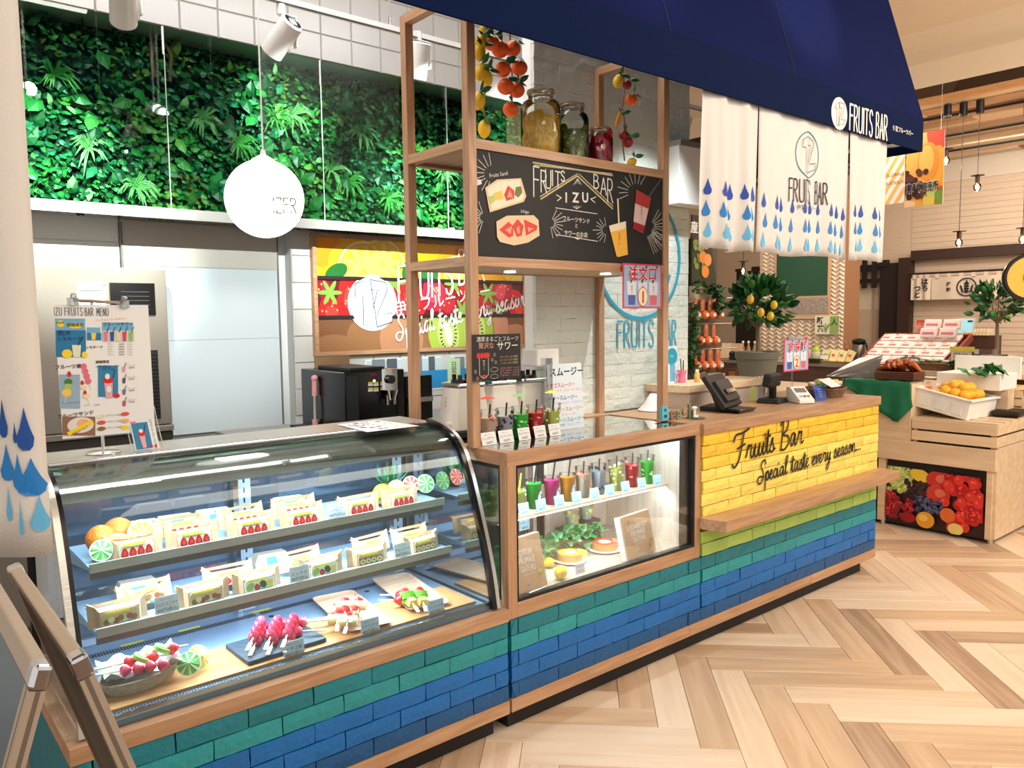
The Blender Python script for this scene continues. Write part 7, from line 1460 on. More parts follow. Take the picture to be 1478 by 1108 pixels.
# ------------------------------------------------------------------ neighbouring produce shop, right and rear
def tree(name, base, rp, hp, ht, cr, label, n, pm, lemons, sc_=.075, squash=.72):
 base = Vector(base); t = thing(name, label, 'potted tree', base)
 m = MB(); m.lathe(base, [(rp*.74, 0), (rp*.95, hp*.80), (rp, hp*.80), (rp*1.04, hp), (rp*.93, hp), (rp*.9, hp*.9)], pm, 28, cap=False); m.lathe(base, [(rp*.92, hp*.88), (rp*.5, hp*.97), (0, hp)], P('soil_cover', (168, 164, 148), .8, bump=.6), 20, cap=False); m.build('pot', t)
 tr = P('trunk', (122, 104, 84), .8, bump=.5); m = MB(); top = base+Vector((0, 0, ht-cr*.6)); m.tube([base+Vector((0, 0, hp*.9)), base.lerp(top, .5)+Vector((.012, 0, 0)), top], [.019, .016, .012], tr, 8)
 c = base+Vector((0, 0, ht))
 for k in range(9): a = k*.7; m.tube([top-Vector((0, 0, .03)), top+Vector((cos(a)*cr*.35, sin(a)*cr*.35, cr*.25)), c+Vector((cos(a)*cr*.75, sin(a)*cr*.75, cr*(.4 if k % 2 else -.05)))], [.008, .006, .003], tr, 5)
 m.build('trunk', t)
 for k in range(n):
  a = rr.uniform(0, 2*pi); z = rr.uniform(-.6, 1); r_ = cr*rr.uniform(.2, .95)*sqrt(max(.05, 1-z*z*.8)); p = c+Vector((r_*cos(a), r_*sin(a), z*cr*squash)); d = (p-c+Vector((0, 0, -.02))).normalized()+Vector((rr.uniform(-.5, .5), rr.uniform(-.5, .5), rr.uniform(-.2, .6)))
  m = MB(); L_ = sc_*rr.uniform(.75, 1.2); m.leaf(p, d, (rr.uniform(-1, 1), -.8, rr.uniform(-.3, 1)), L_, L_*.58, rr.choice(tlm), .1); m.build('leaf', t)
 for i, (px_, py_, yy_) in enumerate(lemons):
  q = at(px_, py_, y=yy_); m = MB(); m.ell(q, (.022, .022, .029), P('tree_lemon', (240, 200, 50), .4), 14, 10, (0, .2, 0)); m.build('lemon', t)
 return t
tlm = [P('tree_leaf_'+str(i), c, .35, rnd=.15) for i, c in enumerate(((26, 84, 40), (38, 104, 48), (20, 66, 34), (64, 130, 52)))]
# low wood shelf carrying the first tree
t = thing('side_shelf', 'low pale wooden side counter behind the till under the lemon tree', 'counter', (2.75, .85, 0)); m = MB(); m.b2((2.25, .62, 1.02), (3.30, 1.1, 1.06), pale); m.build('top_board', t, bevel=.002); m = MB(); m.b2((2.28, .65, 0), (3.27, 1.08, 1.02), P('pale_base', (196, 184, 172), .6)); m.build('base_panel', t)
tb = at(1092, 563, y=.80); potm = P('pot_grey', (112, 112, 98), .6, bump=.3, bscale=30)
tree('lemon_tree', (tb.x, .80, 1.0605), .140, .23, at(1096, 440, y=.80).z-1.06, .205, 'lemon tree with round leafy crown in a grey pot behind the till', 290, potm, [(1083, 432, .62), (1117, 440, .60), (1112, 456, .58), (1098, 451, .60)], .085)
for k, (px_, py_) in enumerate(((1040, 437), (1046, 446), (1052, 432))): pass
# orange net packs on a rack
ry = 2.0
q = PXY(ry); t = thing('wire_rack', 'tall display rack with ivy and fruit picture right of the white brick wall', 'rack', ((q(998, 500)[0]+q(1045, 500)[0])/2, ry, 0))
x0, x1 = q(997, 500)[0], q(1044, 500)[0]; zt_ = q(1010, 345)[1]
m = MB(); m.b2((x0-.05, ry+.03, 0), (x1-.06, ry+.06, zt_), P('rack_back', (84, 74, 60), .7)); m.build('back_panel', t)
m = MB();
for py_ in (430, 467, 503): z = q(1020, py_)[1]; m.cyl((x0-.03, ry, z), (x1+.06, ry-.10, z), .005, steel, 6)
m.build('hook_rail', t)
m = MB(); a = q(997, 412); b = q(1034, 345); f = Fr(m, (0, ry-.012, 0), (1, 0, 0), (0, 0, 1), step=.002); m.prism([(a[0], ry-.01, a[1]), (b[0], ry-.01, a[1]), (b[0]-.10, ry-.01, b[1]), (a[0], ry-.01, b[1])], (0, .02, 0), P('picture_dark', (44, 50, 26), .6))
for i in range(34): f.ell(a[0]+rr.uniform(.03, (b[0]-a[0])*.45), a[1]+rr.uniform(.14, .42), .022, .022, P('picture_grape%d' % (i % 2), ((110, 130, 60), (130, 150, 74))[i % 2], .5), 1)
for u_, v_, c_ in ((.55, .36, (230, 120, 90)), (.42, .24, (236, 130, 60)), (.62, .22, (240, 150, 80)), (.52, .12, (232, 140, 40)), (.70, .50, (236, 200, 70))): f.ell(a[0]+u_*.34, a[1]+v_, .052, .052, P('picture_fruit%d' % c_[1], c_, .5), 2)
m.b2((a[0], ry-.03, q(1010, 437)[1]), (b[0]+.02, ry+.02, q(1010, 413)[1]), pale); m.build('fruit_picture', t)
m = MB(); a = q(996, 345); b = q(1013, 312); m.b2((a[0], ry-.02, a[1]), (b[0]+.05, ry-.005, b[1]), P('sign_umber', (48, 34, 30), .6)); f = Fr(m, (0, ry-.021, 0), (1, 0, 0), (0, 0, 1), step=.002); f.text('産所', (a[0]+b[0])/2, (a[1]+b[1])/2-.04, .075, white, 1, bold=.03); m.build('header_sign', t)
onet = P('net_orange', (180, 96, 60), .45, var=.25, vscale=70, bump=.6, bscale=120)
def netpack():
 t = thing('netted_pack', 'p', 'fruit pack'); m = MB(); m.lathe((0, 0, -.30), [(.0, 0), (.045, .02), (.06, .06), (.05, .10), (.04, .13), (.046, .2), (.04, .27), (.012, .3)], P('pack_film', (196, 110, 70), .3, var=.3, vscale=50), 12, sy=.5); m.build('bag', t)
 m = MB(); m.ell((0, -.03, -.235), (.066, .05, .066), P('pack_orange', (232, 116, 52), .35, var=.1), 14, 10); m.build('fruit', t); m = MB(); m.box((.0, -.08, -.235), (.06, .004, .05), P('pack_tag', (236, 226, 220), .5), (0, 0, 0)); m.build('tag', t); return t
NP_ = Proto(netpack())
for r_, (py_, xs_) in enumerate(((430, (1003, 1014, 1025, 1036)), (467, (1008, 1019, 1030)), (503, (1003, 1014, 1025, 1036)))):
 for k, px_ in enumerate(xs_):
  c = at(px_, py_, y=ry-.05-.01*k); NP_.put((c.x, c.y, c.z), rz=rr.uniform(-.2, .2), label='orange fruit pack hanging on the %s hook row of the rack, %s' % (('top', 'middle', 'bottom')[r_], ('leftmost', 'second', 'third', 'rightmost')[k]), group='fruit packs on the rack', sc=(.66, .66, .60))
ivm2 = [P('ivy_dark', (40, 84, 44), .5, rnd=.2), P('ivy_mid2', (58, 106, 54), .5, rnd=.2)]
ivy('ivy_garland', [tuple(at(1000, 415, y=1.93)), tuple(at(1022, 418, y=1.93)), tuple(at(1036, 422, y=1.9)), tuple(at(1034, 450, y=1.9))], 55, 'dark ivy hanging under the fruit picture of the rack', .075, .05, ivm2)
ivy('ivy_garland', [tuple(at(997, 440, y=1.93)), tuple(at(998, 480, y=1.93)), tuple(at(998, 520, y=1.93)), tuple(at(998, 550, y=1.93))], 60, 'dark ivy climbing the left edge of the rack', .075, .04, ivm2)
for i, (px_, c_) in enumerate(((1012, (110, 92, 76)), (1028, (150, 132, 112)), (1042, (170, 150, 132)))):
 c = at(px_, 550, y=1.55); t = thing('dried_food_bag', 'clear bag of brown dried food below the rack, %s of three' % ('left', 'middle', 'right')[i], 'food bag', (c.x, 1.55, c.z-.06), 'dried food bags'); m = MB(); m.box((c.x, 1.55, c.z), (.14, .05, .13), P('dried_%d' % i, c_, .35, var=.35, vscale=60, bump=.5), (0, .15*(i-1), 0), top=(.9, .3)); m.build('bag', t, bevel=.01)
t = thing('display_ledge', 'brown ledge under the rack holding the dried food bags', 'ledge', (3.3, 1.6, 0)); zL = at(1028, 550, y=1.55).z-.062
m = MB(); m.b2((2.4, 1.45, zL-.04), (3.9, 1.8, zL), oak); m.build('board', t); m = MB(); m.b2((2.45, 1.5, 0), (3.85, 1.78, zL-.04), P('umber_panel', (84, 62, 50), .6)); m.build('panel', t)
# dark tasting counter
XD = 5.4; q5 = lambda px_, py_: at(px_, py_, x=XD)
ya, yb_ = q5(1262, 523).y, q5(1046, 523).y; zc = 1.06
t = thing('tasting_counter', 'long dark brown counter with samples behind the till area', 'counter', (XD+.25, (ya+yb_)/2, 0)); brn = WOOD('brown_panel', (84, 58, 44), (108, 78, 60), 2, 1, .5)
m = MB(); m.b2((XD-.02, ya, zc-.035), (XD+.5, yb_+.4, zc), P('counter_top_grey', (150, 136, 124), .4)); m.build('top', t, bevel=.003); m = MB(); m.b2((XD, ya+.01, 0), (XD+.48, yb_+.4, zc-.035), brn); m.build('front_panel', t)
def onD(px_, dx=.15): return Vector((XD+dx, at(px_, 520, x=XD+dx).y, zc))
for i, px_ in enumerate((1072, 1080, 1089)):
 c = onD(px_); t = thing('oil_bottle', 'slim amber bottle with white label on the dark counter, %s of three' % ('left', 'middle', 'right')[i], 'bottle', c, 'amber bottles'); m = MB(); m.lathe(c, [(.022, 0), (.023, .01), (.023, .12), (.010, .15), (.010, .175)], P('oil_amber', (150, 112, 50), .2), 14); m.build('glass', t); m = MB(); m.lathe(c, [(.0236, .02), (.0236, .10)], P('bottle_label', (214, 206, 196), .5), 14); m.lathe(c, [(.012, .172), (.012, .195)], white, 10); m.build('label', t)
for i, (px_, yw2) in enumerate(((1050, .25), (1062, -.1))):
 c = onD(px_, .12); t = thing('kraft_packet', 'kraft paper packet standing at the left end of dark counter, %s' % ('rear', 'front')[i], 'packet', c, 'kraft packets'); m = MB(); m.box(c+Vector((0, 0, .085)), (.02, .14, .17), P('kraft_pale', (206, 176, 144), .6), (0, .35, yw2)); m.build('packet', t); m = MB(); m.box(c+Vector((-.014, 0, .07)), (.002, .08, .04), P('packet_red', (190, 110, 100), .6), (0, .35, yw2)); m.build('label', t)
c = onD(1066, .02); t = thing('telephone', 'black handset shape on the dark counter left of the tree trunk', 'telephone', c); m = MB(); m.box(c+Vector((0, 0, .02)), (.1, .18, .04), blackmat); m.build('cradle', t, bevel=.01); m = MB(); m.ell(c+Vector((0, -.08, .06)), (.035, .035, .03), blackmat, 10, 8); m.ell(c+Vector((0, .08, .06)), (.035, .035, .03), blackmat, 10, 8); m.cyl(c+Vector((0, -.08, .07)), c+Vector((0, .08, .07)), .02, blackmat); m.build('handset', t)
c = onD(1178); t = thing('green_bottle', 'pale bottle with bright green cap on the dark counter', 'bottle', c); m = MB(); m.lathe(c, [(.035, 0), (.037, .01), (.036, .10), (.018, .14)], P('bottle_pale', (206, 210, 180), .3), 16); m.build('body', t); m = MB(); m.lathe(c, [(.036, .095), (.034, .12), (.018, .145), (.012, .15), (.012, .19)], P('bottle_green', (170, 196, 60), .35), 16); m.build('cap', t)
c = onD(1176, .03); t = thing('black_tray', 'black and green tray at the foot of the green capped bottle', 'tray', c); m = MB(); m.box(c+Vector((0, 0, .02)), (.12, .16, .04), P('tray_olive', (56, 66, 24), .5), top=(1.2, 1.1)); m.build('tray', t)
c = onD(1160, .1); t = thing('clear_box', 'stack of frosted boxes left of the green capped bottle', 'box', c); m = MB(); m.box(c+Vector((0, 0, .05)), (.1, .12, .10), P('frost', (206, 198, 188), .3)); m.build('box', t, bevel=.006)
c = onD(1190, .03); t = thing('price_plate', 'small green and white price plate on the dark counter', 'sign', c); m = MB(); m.box(c+Vector((0, 0, .055)), (.004, .10, .06), P('plate_green', (150, 176, 110), .5), (0, .25, 0)); m.build('plate', t); m = MB(); m.box(c+Vector((-.003, 0, .055)), (.002, .08, .04), paper, (0, .25, 0)); m.build('paper', t)
c = onD(1214, .1); t = thing('bamboo_tray', 'wooden tray filled with pale snack packets on the dark counter', 'tray', c); m = MB(); m.box(c+Vector((0, 0, .012)), (.22, .30, .022), P('bamboo', (206, 160, 96), .5), top=(1.1, 1.1)); m.build('tray', t)
for k in range(10):
 p = c+Vector((-.05+.03*(k % 3), -.12+.027*k, .07)); t = thing('snack_packet', 'pale yellow snack packet standing in the bamboo tray', 'packet', p-Vector((0, 0, .045)), 'snack packets in the bamboo tray'); m = MB(); m.box(p, (.012, .07, .11), P('packet_%d' % (k % 3), ((238, 226, 170), (232, 214, 150), (240, 236, 210))[k % 3], .5), (rr.uniform(-.5, .5), .3, rr.uniform(-.3, .3))); m.build('packet', t); m = MB(); m.box(p+Vector((-.010, .005, .01)), (.002, .025, .02), P('packet_mark%d' % (k % 2), ((216, 80, 60), (110, 150, 70))[k % 2], .5), (0, .3, 0)); m.build('mark', t)
c = onD(1223, .3); t = thing('wooden_figurine', 'small reddish wooden figurine left of the thermos', 'figurine', c); m = MB(); m.lathe(c, [(.03, 0), (.035, .05), (.02, .09), (.03, .12), (.025, .15), (.01, .16)], P('figure_wood', (168, 112, 84), .6, bump=.8, bscale=80), 10); m.ell(c+Vector((0, -.02, .18)), (.01, .008, .03), P('figure_wood', (168, 112, 84), .6), 8, 6); m.ell(c+Vector((0, .02, .18)), (.01, .008, .03), P('figure_wood', (168, 112, 84), .6), 8, 6); m.build('body', t)
def thermos(c, label, s=1):
 t = thing('air_pot', label, 'thermos', c); m = MB(); m.lathe(c, [(.055*s, 0), (.058*s, .01), (.058*s, .16*s), (.05*s, .175*s)], P('pot_steel', (130, 122, 112), .3, .8), 20); m.build('body', t); m = MB(); m.lathe(c, [(.056*s, .172*s), (.062*s, .185*s), (.058*s, .21*s), (.03*s, .225*s)], black, 20); m.box(c+Vector((-.05*s, -.02*s, .205*s)), (.06*s, .03*s, .02*s), black); m.build('lid', t); m = MB(); m.tube([c+Vector((0, -.062*s, .19*s)), c+Vector((-.01, -.085*s, .12*s)), c+Vector((0, -.085*s, .05*s)), c+Vector((0, -.058*s, .03*s))], .008*s, black, 6); m.build('handle', t)
c = onD(1239, .18); thermos(c, 'steel vacuum jug with black lid at the right end of dark counter', 1.05)
c = Vector((2.75, 1.02, 1.0605)); q_ = at(1057, 560, y=1.3);
t = thing('framed_card', 'small brown picture card standing left of the grey tree pot', 'card', at(1055, 563, y=1.0)); c = at(1055, 563, y=1.0); c.z = 1.0605; t.location = c; m = MB(); m.box(c+Vector((0, 0, .055)), (.13, .008, .11), P('card_wood', (120, 78, 50), .6)); m.build('frame', t); m = MB(); m.box(c+Vector((0, -.005, .055)), (.07, .002, .07), P('card_orange', (214, 120, 40), .5)); m.build('picture', t)
# chevron panel block with green board
XC_ = 6.0; ca, cb_ = at(1220, 370, x=XC_).y, at(1098, 370, x=XC_).y; xe = at(1241, 400, y=ca).x
rel = P('relief_beige', (214, 196, 176), .6); sidem = P('side_tan', (150, 108, 76), .55)
t = thing('relief_partition', 'beige partition with chevron relief and dark green board behind the tree', 'partition', (XC_+.15, (ca+cb_)/2, 0))
m = MB(); m.b2((XC_, ca, 0), (xe, cb_, 2.7), sidem); m.b2((XC_-.004, ca, 0), (XC_, cb_, 2.7), rel); m.build('core', t)
m = MB(); per = .088; hgt = .032
z = .95
while z < 2.35:
 y = ca; i = 0
 while y < cb_-.001:
  y2 = min(cb_, y+per/2); z1 = z+(hgt if i % 2 else 0); z2 = z+(0 if i % 2 else hgt)
  m.add([(XC_-.004, y, z1), (XC_-.004, y2, z2), (XC_-.022, y2, z2+.012), (XC_-.022, y, z1+.012), (XC_-.004, y2, z2+.034), (XC_-.004, y, z1+.034)], [(0, 3, 2, 1), (3, 5, 4, 2)], rel); y = y2; i += 1
 z += .0435
o = m.build('chevron_relief', t); o['kind'] = 'stuff'
def yz(px_, py_, X=XC_-.03): p = at(px_, py_, x=X); return p.y, p.z
m = MB(); a = yz(1117, 456); b = yz(1200, 360); m.b2((XC_-.036, b[0], a[1]), (XC_-.004, a[0], 2.4), P('board_rim', (196, 160, 124), .5)); m.build('board_frame', t); a = yz(1121, 428); b = yz(1196, 360); m = MB(); m.b2((XC_-.040, b[0], a[1]), (XC_-.036, a[0], 2.38), P('board_green', (26, 74, 54), .7, var=.05)); m.build('green_board', t)
a = yz(1121, 453); b = yz(1196, 429); m = MB(); m.b2((XC_-.040, b[0], a[1]), (XC_-.036, a[0], b[1]), P('mosaic_grey', (150, 138, 130), .6, var=.5, vscale=60)); m.build('mosaic_strip', t)
m = MB(); a = yz(1140, 485, XC_-.035); b = yz(1174, 457); m.b2((XC_-.034, ca+.12, b[1]-.02), (XC_-.004, cb_-.25, a[1]+.22), P('plain_panel', (198, 176, 154), .6)); o = m.build('plain_band', t)
m = MB(); a = yz(1176, 482, XC_-.05); b = yz(1212, 455, XC_-.05); m.b2((XC_-.052, b[0], a[1]), (XC_-.048, a[0], b[1]), P('poster_cream', (226, 222, 200), .6)); f = Fr(m, (XC_-.053, a[0], a[1]), (0, -1, 0), (0, 0, 1), step=.002); w_, h_ = a[0]-b[0], b[1]-a[1]; f.text('新', w_*.22, h_*.58, h_*.30, ink, 1, bold=.02); f.text('茶', w_*.24, h_*.14, h_*.30, ink, 1, bold=.02); f.rect(w_*.62, h_*.04, w_*.98, h_*.96, P('poster_green', (140, 166, 90), .6), 1); f.text('人', w_*.8, h_*.5, h_*.3, ink, 2)
for k in range(4): f.stroke([(w_*.45, h_*.1), (w_*(.38+.08*k), h_*(.5+.08*(k % 2)))], .008, P('sprig', (110, 150, 60), .6), 2)
tag(m.build('tea_poster', origin=(XC_-.05, (a[0]+b[0])/2, a[1])), 'small cream and green poster with brush characters on the chevron partition', 'poster')
# dark timber frames, beam, doorway, far curtain
dk = P('dark_timber', (34, 24, 20), .6); dkb = P('dark_beam', (58, 36, 28), .6); XW = 7.9
def wyz(px_, py_, X=XW): p = at(px_, py_, x=X); return p.y, p.z
t = thing('dark_gate', 'tall black-brown timber door leaf with upright at the far wall', 'door', (XW, wyz(1295, 400)[0], 0)); a = wyz(1272, 378); b = wyz(1318, 376); c = wyz(1300, 378)
m = MB(); m.b2((XW-.06, b[0], 0), (XW+.05, c[0], a[1]+.03), dkb); m.build('post', t); m = MB(); m.b2((XW-.02, c[0]+.01, 0), (XW+.03, a[0], a[1]-.02), dk); m.build('door_leaf', t); m = MB(); m.b2((XW-.05, wyz(1282, 380)[0], a[1]-.06), (XW+.04, a[0]+.02, a[1]+.02), dk); m.build('head_rail', t)
t = thing('dark_lattice', 'dark timber lattice rail over the doorway left of the gate', 'lattice', (XW, wyz(1255, 400)[0], 1.9)); m = MB(); a = wyz(1238, 388); b = wyz(1272, 386)
m.b2((XW-.03, b[0], a[1]-.04), (XW+.01, a[0]+.6, a[1]+.04), dk); m.build('top_rail', t); a2 = wyz(1238, 406); m = MB(); m.b2((XW-.03, b[0], a2[1]-.025), (XW+.01, a[0]+.6, a2[1]+.025), dk); m.build('lower_rail', t)
for px_ in (1250, 1264): y_ = wyz(px_, 400)[0]; m = MB(); m.b2((XW-.05, y_-.03, a2[1]-.09), (XW-.03, y_+.03, a[1]+.10), dk); m.build('upright', t)
t = thing('dark_gate', 'black timber door leaf behind the lemon tree crown', 'door', (7.4, at(1080, 450, x=7.4).y, 0)); a = at(1063, 392, x=7.4); b = at(1098, 392, x=7.4); m = MB(); m.b2((7.4, b.y-.1, 0), (7.44, a.y, a.z), dk); m.build('door_leaf', t); m = MB(); m.b2((7.37, a.y-.10, a.z-.0), (7.47, a.y, a.z+.035), dk); m.b2((7.37, b.y-.1, a.z-.02), (7.47, b.y+.12, a.z+.05), dk); m.build('head_blocks', t)
m = MB(); a = wyz(1318, 376); m.b2((XW-.07, -2.5, a[1]-.0), (XW+.05, a[0], a[1]+.11), dkb); tag(m.build('timber_beam', origin=(XW, .3, a[1])), 'long dark brown beam running above the pale curtain at the far wall', 'beam')
m = MB(); a = wyz(1241, 500); b = wyz(1271, 405); m.b2((7.985, b[0], a[1]), (7.999, a[0]+.3, b[1]), P('screen_pale', (226, 210, 190), .6)); m.b2((7.975, b[0], a[1]+.02), (7.986, a[0]+.3, a[1]+.46), P('screen_lower', (206, 186, 160), .6)); m.b2((7.97, (a[0]+b[0])/2-.01, a[1]), (7.985, (a[0]+b[0])/2+.01, b[1]-.1), P('screen_mullion', (190, 168, 144), .6)); struct(m.build('window_1'))
fn_ = None
t = thing('far_curtain', 'short pale curtain with a wheat ear crest hanging at the far wall', 'curtain', (XW-.1, 1.5, 1.65)); XN = XW-.12
a = wyz(1315, 433, XN); b = wyz(1470, 388, XN); zb_ = a[1]; ztp = b[1]; linen = P('linen', (222, 206, 186), .85)
for k, (pl, pr2) in enumerate(((1315, 1343), (1344, 1470))):
 ya_, yb2 = wyz(pl, 410, XN)[0], wyz(pr2, 410, XN)[0]; m = MB(); m.grid(lambda u, v: (XN+.012*sin(u*14+k), ya_+(yb2-ya_)*u, zb_+(ztp-.05-zb_)*v), 16, 2, linen)
 for j in range(3 if k == 0 else 7): yy_ = ya_+(yb2-ya_)*(j+.5)/(3 if k == 0 else 7); m.b2((XN-.004, yy_-.02, ztp-.06), (XN+.004, yy_+.02, ztp+.01), linen)
 m.build('cloth_panel', t)
m = MB(); m.cyl((XN, wyz(1312, 400, XN)[0], ztp), (XN, wyz(1478, 400, XN)[0]-.3, ztp), .012, dk, 8); m.build('rod', t)
m = MB(); f = Fr(m, (XN-.016, 0, 0), (0, -1, 0), (0, 0, 1), step=.002)
def fq(px_, py_): p = wyz(px_, py_, XN-.016); return -p[0], p[1]
c = fq(1395, 414); f.ring(c[0], c[1], .105, .105, .014, ink, 1);
for k in range(4): f.ell(c[0], c[1]-.05+k*.03, .028, .014, ink, 1);
f.drop(c[0], c[1]+.06, .03, .05, ink, 1); f.ell(c[0]-.05, c[1]-.02, .01, .05, ink, 1, .3); f.ell(c[0]+.05, c[1]-.02, .01, .05, ink, 1, -.3)
for s_, px_, py_, z_ in (('はち', 1335, 410, .06), ('つと', 1324, 420, .06), ('雑', 1369, 412, .035), ('穀', 1369, 420, .035), ('穀', 1421, 412, .035), ('屋', 1421, 420, .035)):
 a = fq(px_, py_);
 if len(s_) == 2: f.text(s_[0], a[0], a[1], z_, ink, 1, bold=.03); f.text(s_[1], a[0], a[1]-z_*1.2, z_, ink, 1, bold=.03)
 else: f.text(s_, a[0], a[1], z_, ink, 1, bold=.02)
m.build('crest_print', t)
# hanging banners
XB_ = 5.0; a = at(1306, 300, x=XB_); b = at(1364, 186, x=XB_); t = thing('fruit_banner', 'hanging banner with orange and grape picture and bold lettering, by the awning end', 'banner', (XB_, (a.y+b.y)/2, a.z))
m = MB(); m.b2((XB_, b.y, a.z), (XB_+.006, a.y, b.z), paper); m.build('panel', t); m = MB(); w_, h_ = a.y-b.y, b.z-a.z; f = Fr(m, (XB_, a.y, a.z), (0, -1, 0), (0, 0, 1), step=.0015); f.clip = (0, 0, w_, h_)
f.rect(0, 0, w_, h_, C('ban_orange', (242, 176, 84)), 1); f.ell(w_*.9, h_*.85, w_*.3, h_*.3, C('ban_red', (222, 70, 40)), 2, .4); f.ell(w_*.6, h_*.60, w_*.28, h_*.26, C('ban_or2', (236, 150, 50)), 3); f.ell(w_*.85, h_*.5, w_*.25, h_*.3, C('ban_or3', (246, 170, 60)), 2); f.ell(w_*.55, h_*.62, w_*.2, h_*.2, C('ban_or4', (250, 186, 90)), 4)
for i in range(40): f.ell(rr.uniform(0, w_*.55), rr.uniform(h_*.12, h_*.48), .022, .024, C('ban_grape%d' % (i % 3), ((70, 28, 26), (100, 44, 34), (50, 22, 24))[i % 3]), 5)
f.ell(w_*.72, h_*.22, w_*.16, h_*.12, C('ban_melon', (196, 206, 120)), 6); f.ell(w_*.95, h_*.12, w_*.16, h_*.12, C('ban_green', (120, 160, 60)), 6); f.ell(w_*.1, h_*.03, w_*.2, h_*.06, C('ban_pale', (240, 200, 160)), 7); f.rect(w_*.5, 0, w_*.8, h_*.12, C('ban_y', (226, 206, 90)), 6)
f.clip = None; f.text('農産物直売所', w_*.47, h_*.20, .062, paper, 8, bold=.05, w=w_*.86); f.text('農産物直売所', w_*.47, h_*.20, .062, C('ban_ink', (50, 24, 20)), 9, bold=.02, w=w_*.84); f.ell(w_*.94, h_*.22, .012, .016, C('ban_red2', (226, 70, 70)), 9); m.build('print', t); m = MB()
for y_ in (b.y+.03, a.y-.03): m.cyl((XB_, y_, b.z), (XB_, y_, 3.745), .0015, steel, 5)
m.build('wire', t)
a = at(1272, 296, x=XB_+.02); b = at(1306, 228, x=XB_+.02); t = thing('striped_banner', 'orange and white striped banner left of the fruit banner', 'banner', (XB_, (a.y+b.y)/2, a.z)); m = MB(); m.b2((XB_+.02, b.y, a.z), (XB_+.026, a.y, b.z+.1), paper); m.build('panel', t); m = MB(); w_, h_ = a.y-b.y, b.z-a.z; f = Fr(m, (XB_+.02, a.y, a.z), (0, -1, 0), (0, 0, 1), step=.0015); f.clip = (0, 0, w_, h_+.1)
for k in range(9): x = -.35+k*.075; f.poly([(x, 0), (x+.034, 0), (x+.034+.28, h_+.1), (x+.28, h_+.1)], C('stripe', (246, 190, 90)), 1)
f.text('COLORFUL', w_*.5, h_*.62, .028, C('ban_brown', (150, 100, 60)), 3); f.text('DELICIOUS', w_*.5, h_*.44, .028, C('ban_brown', (150, 100, 60)), 3); m.build('print', t); m = MB(); m.cyl((XB_+.02, b.y+.02, b.z+.1), (XB_+.02, b.y+.02, 3.745), .0015, steel, 5); m.build('wire', t)
# pendants
def pendant(cx, cy, bpx, bpy_, label, z=3.24):
 c = at(cx, cy, z=z); d = (bpx-cx); p = at(bpx, bpy_, y=c.y); p.x = c.x; t = thing('bulb_pendant', label, 'pendant lamp', p, 'bare bulb pendants in the far shop')
 m = MB(); m.cyl((c.x, c.y, z-.085), (c.x, c.y, z+.02), .03, blackm, 16); m.build('canopy', t); m = MB(); m.cyl((c.x, c.y, p.z+.09), (c.x, c.y, z-.08), .003, blackm, 5); m.build('cord', t)
 m = MB(); m.cyl((c.x, c.y, p.z+.035), (c.x, c.y, p.z+.095), .018, P('socket', (70, 58, 48), .4, .6), 12); m.lathe((c.x, c.y, p.z+.092), [(.052, 0), (.052, .004)], blackm, 20); m.build('socket', t)
 m = MB(); m.ell((c.x, c.y, p.z), (.03, .03, .036), GLASS('bulb_glass', (255, 246, 226), 1, .02), 14, 10); m.build('bulb', t); m = MB(); m.ell((c.x, c.y, p.z), (.013, .013, .02), P('filament', (255, 190, 110), .5, emit=60), 10, 8); m.build('filament', t)
 l = bpy.data.lights.new('bulb_light', 'POINT'); l.energy = 4.5; l.color = (1, .72, .45); l.shadow_soft_size = .03; o = bpy.data.objects.new('bulb_light', l); COL.objects.link(o); o.location = (c.x, c.y, p.z-.05)
for a in ((1368, 155, 1367, 232, 'bare bulb lamp on the shortest cord beside the fruit banner'), (1391, 152, 1383, 350, 'bare bulb lamp on the longest cord in front of the pale curtain'), (1415, 148, 1411, 270, 'bare bulb lamp on the medium cord of the front three'), (1484, 150, 1474, 345, 'bare bulb lamp low at the right edge of the picture'), (1500, 150, 1480, 250, 'bare bulb lamp cut by the right edge, higher of two'), (1075, 205, 1057, 390, 'bare bulb lamp left of the chevron partition, below the white curtain')): pendant(*a)
# yellow round sign at the right edge
c = at(1488, 400, x=4.6); t = thing('round_sign', 'yellow round sign with black rim cut by the right edge', 'sign', c); m = MB(); m.lathe(c, [(.16, 0), (.17, .01), (.17, .05), (.16, .06)], blackm, 36, (0, pi/2, .5)); m.build('rim', t); m = MB(); m.lathe(c, [(.145, -.004), (.145, .062)], P('sign_yellow', (236, 190, 74), .5), 36, (0, pi/2, .5)); m.build('face', t); m = MB(); n_ = Euler((0, pi/2, .5)).to_matrix() @ Vector((0, 0, 1)); m.ell(c-n_*.006, (.05, .003, .05), P('sign_green', (130, 160, 60), .5), 14, 8, (0, 0, .5+pi/2)); m.build('mark', t)
# ------------------------------------------------------------------ produce display stand
DX, DY0, DY1 = 3.90, -.28, 1.0
bw = WOOD('display_birch', (214, 184, 148), (232, 206, 172), 1.6, 1, .5, grain=12)
t = thing('produce_stand', 'birch produce display stand with fruit photo front, right of the counter', 'display stand', (4.5, .3, 0))
m = MB(); m.b2((DX+.05, DY0+.06, .03), (5.2, DY1, .48), P('stand_dark', (40, 32, 28), .7)); m.build('core', t)
m = MB(); m.b2((DX, DY0, .49), (DX+.04, DY1+.4, .63), bw); m.build('front_band', t, bevel=.002); m = MB(); m.b2((DX+.04, DY0, .03), (5.2, DY0+.04, .64), bw); m.build('end_panel', t, bevel=.002)
m = MB(); m.b2((DX+.02, DY0+.02, .03), (DX+.05, DY0+.055, .49), bw); m.build('leg', t); m = MB(); m.b2((DX+.02, .44, .03), (DX+.05, .49, .49), bw); m.build('leg', t)
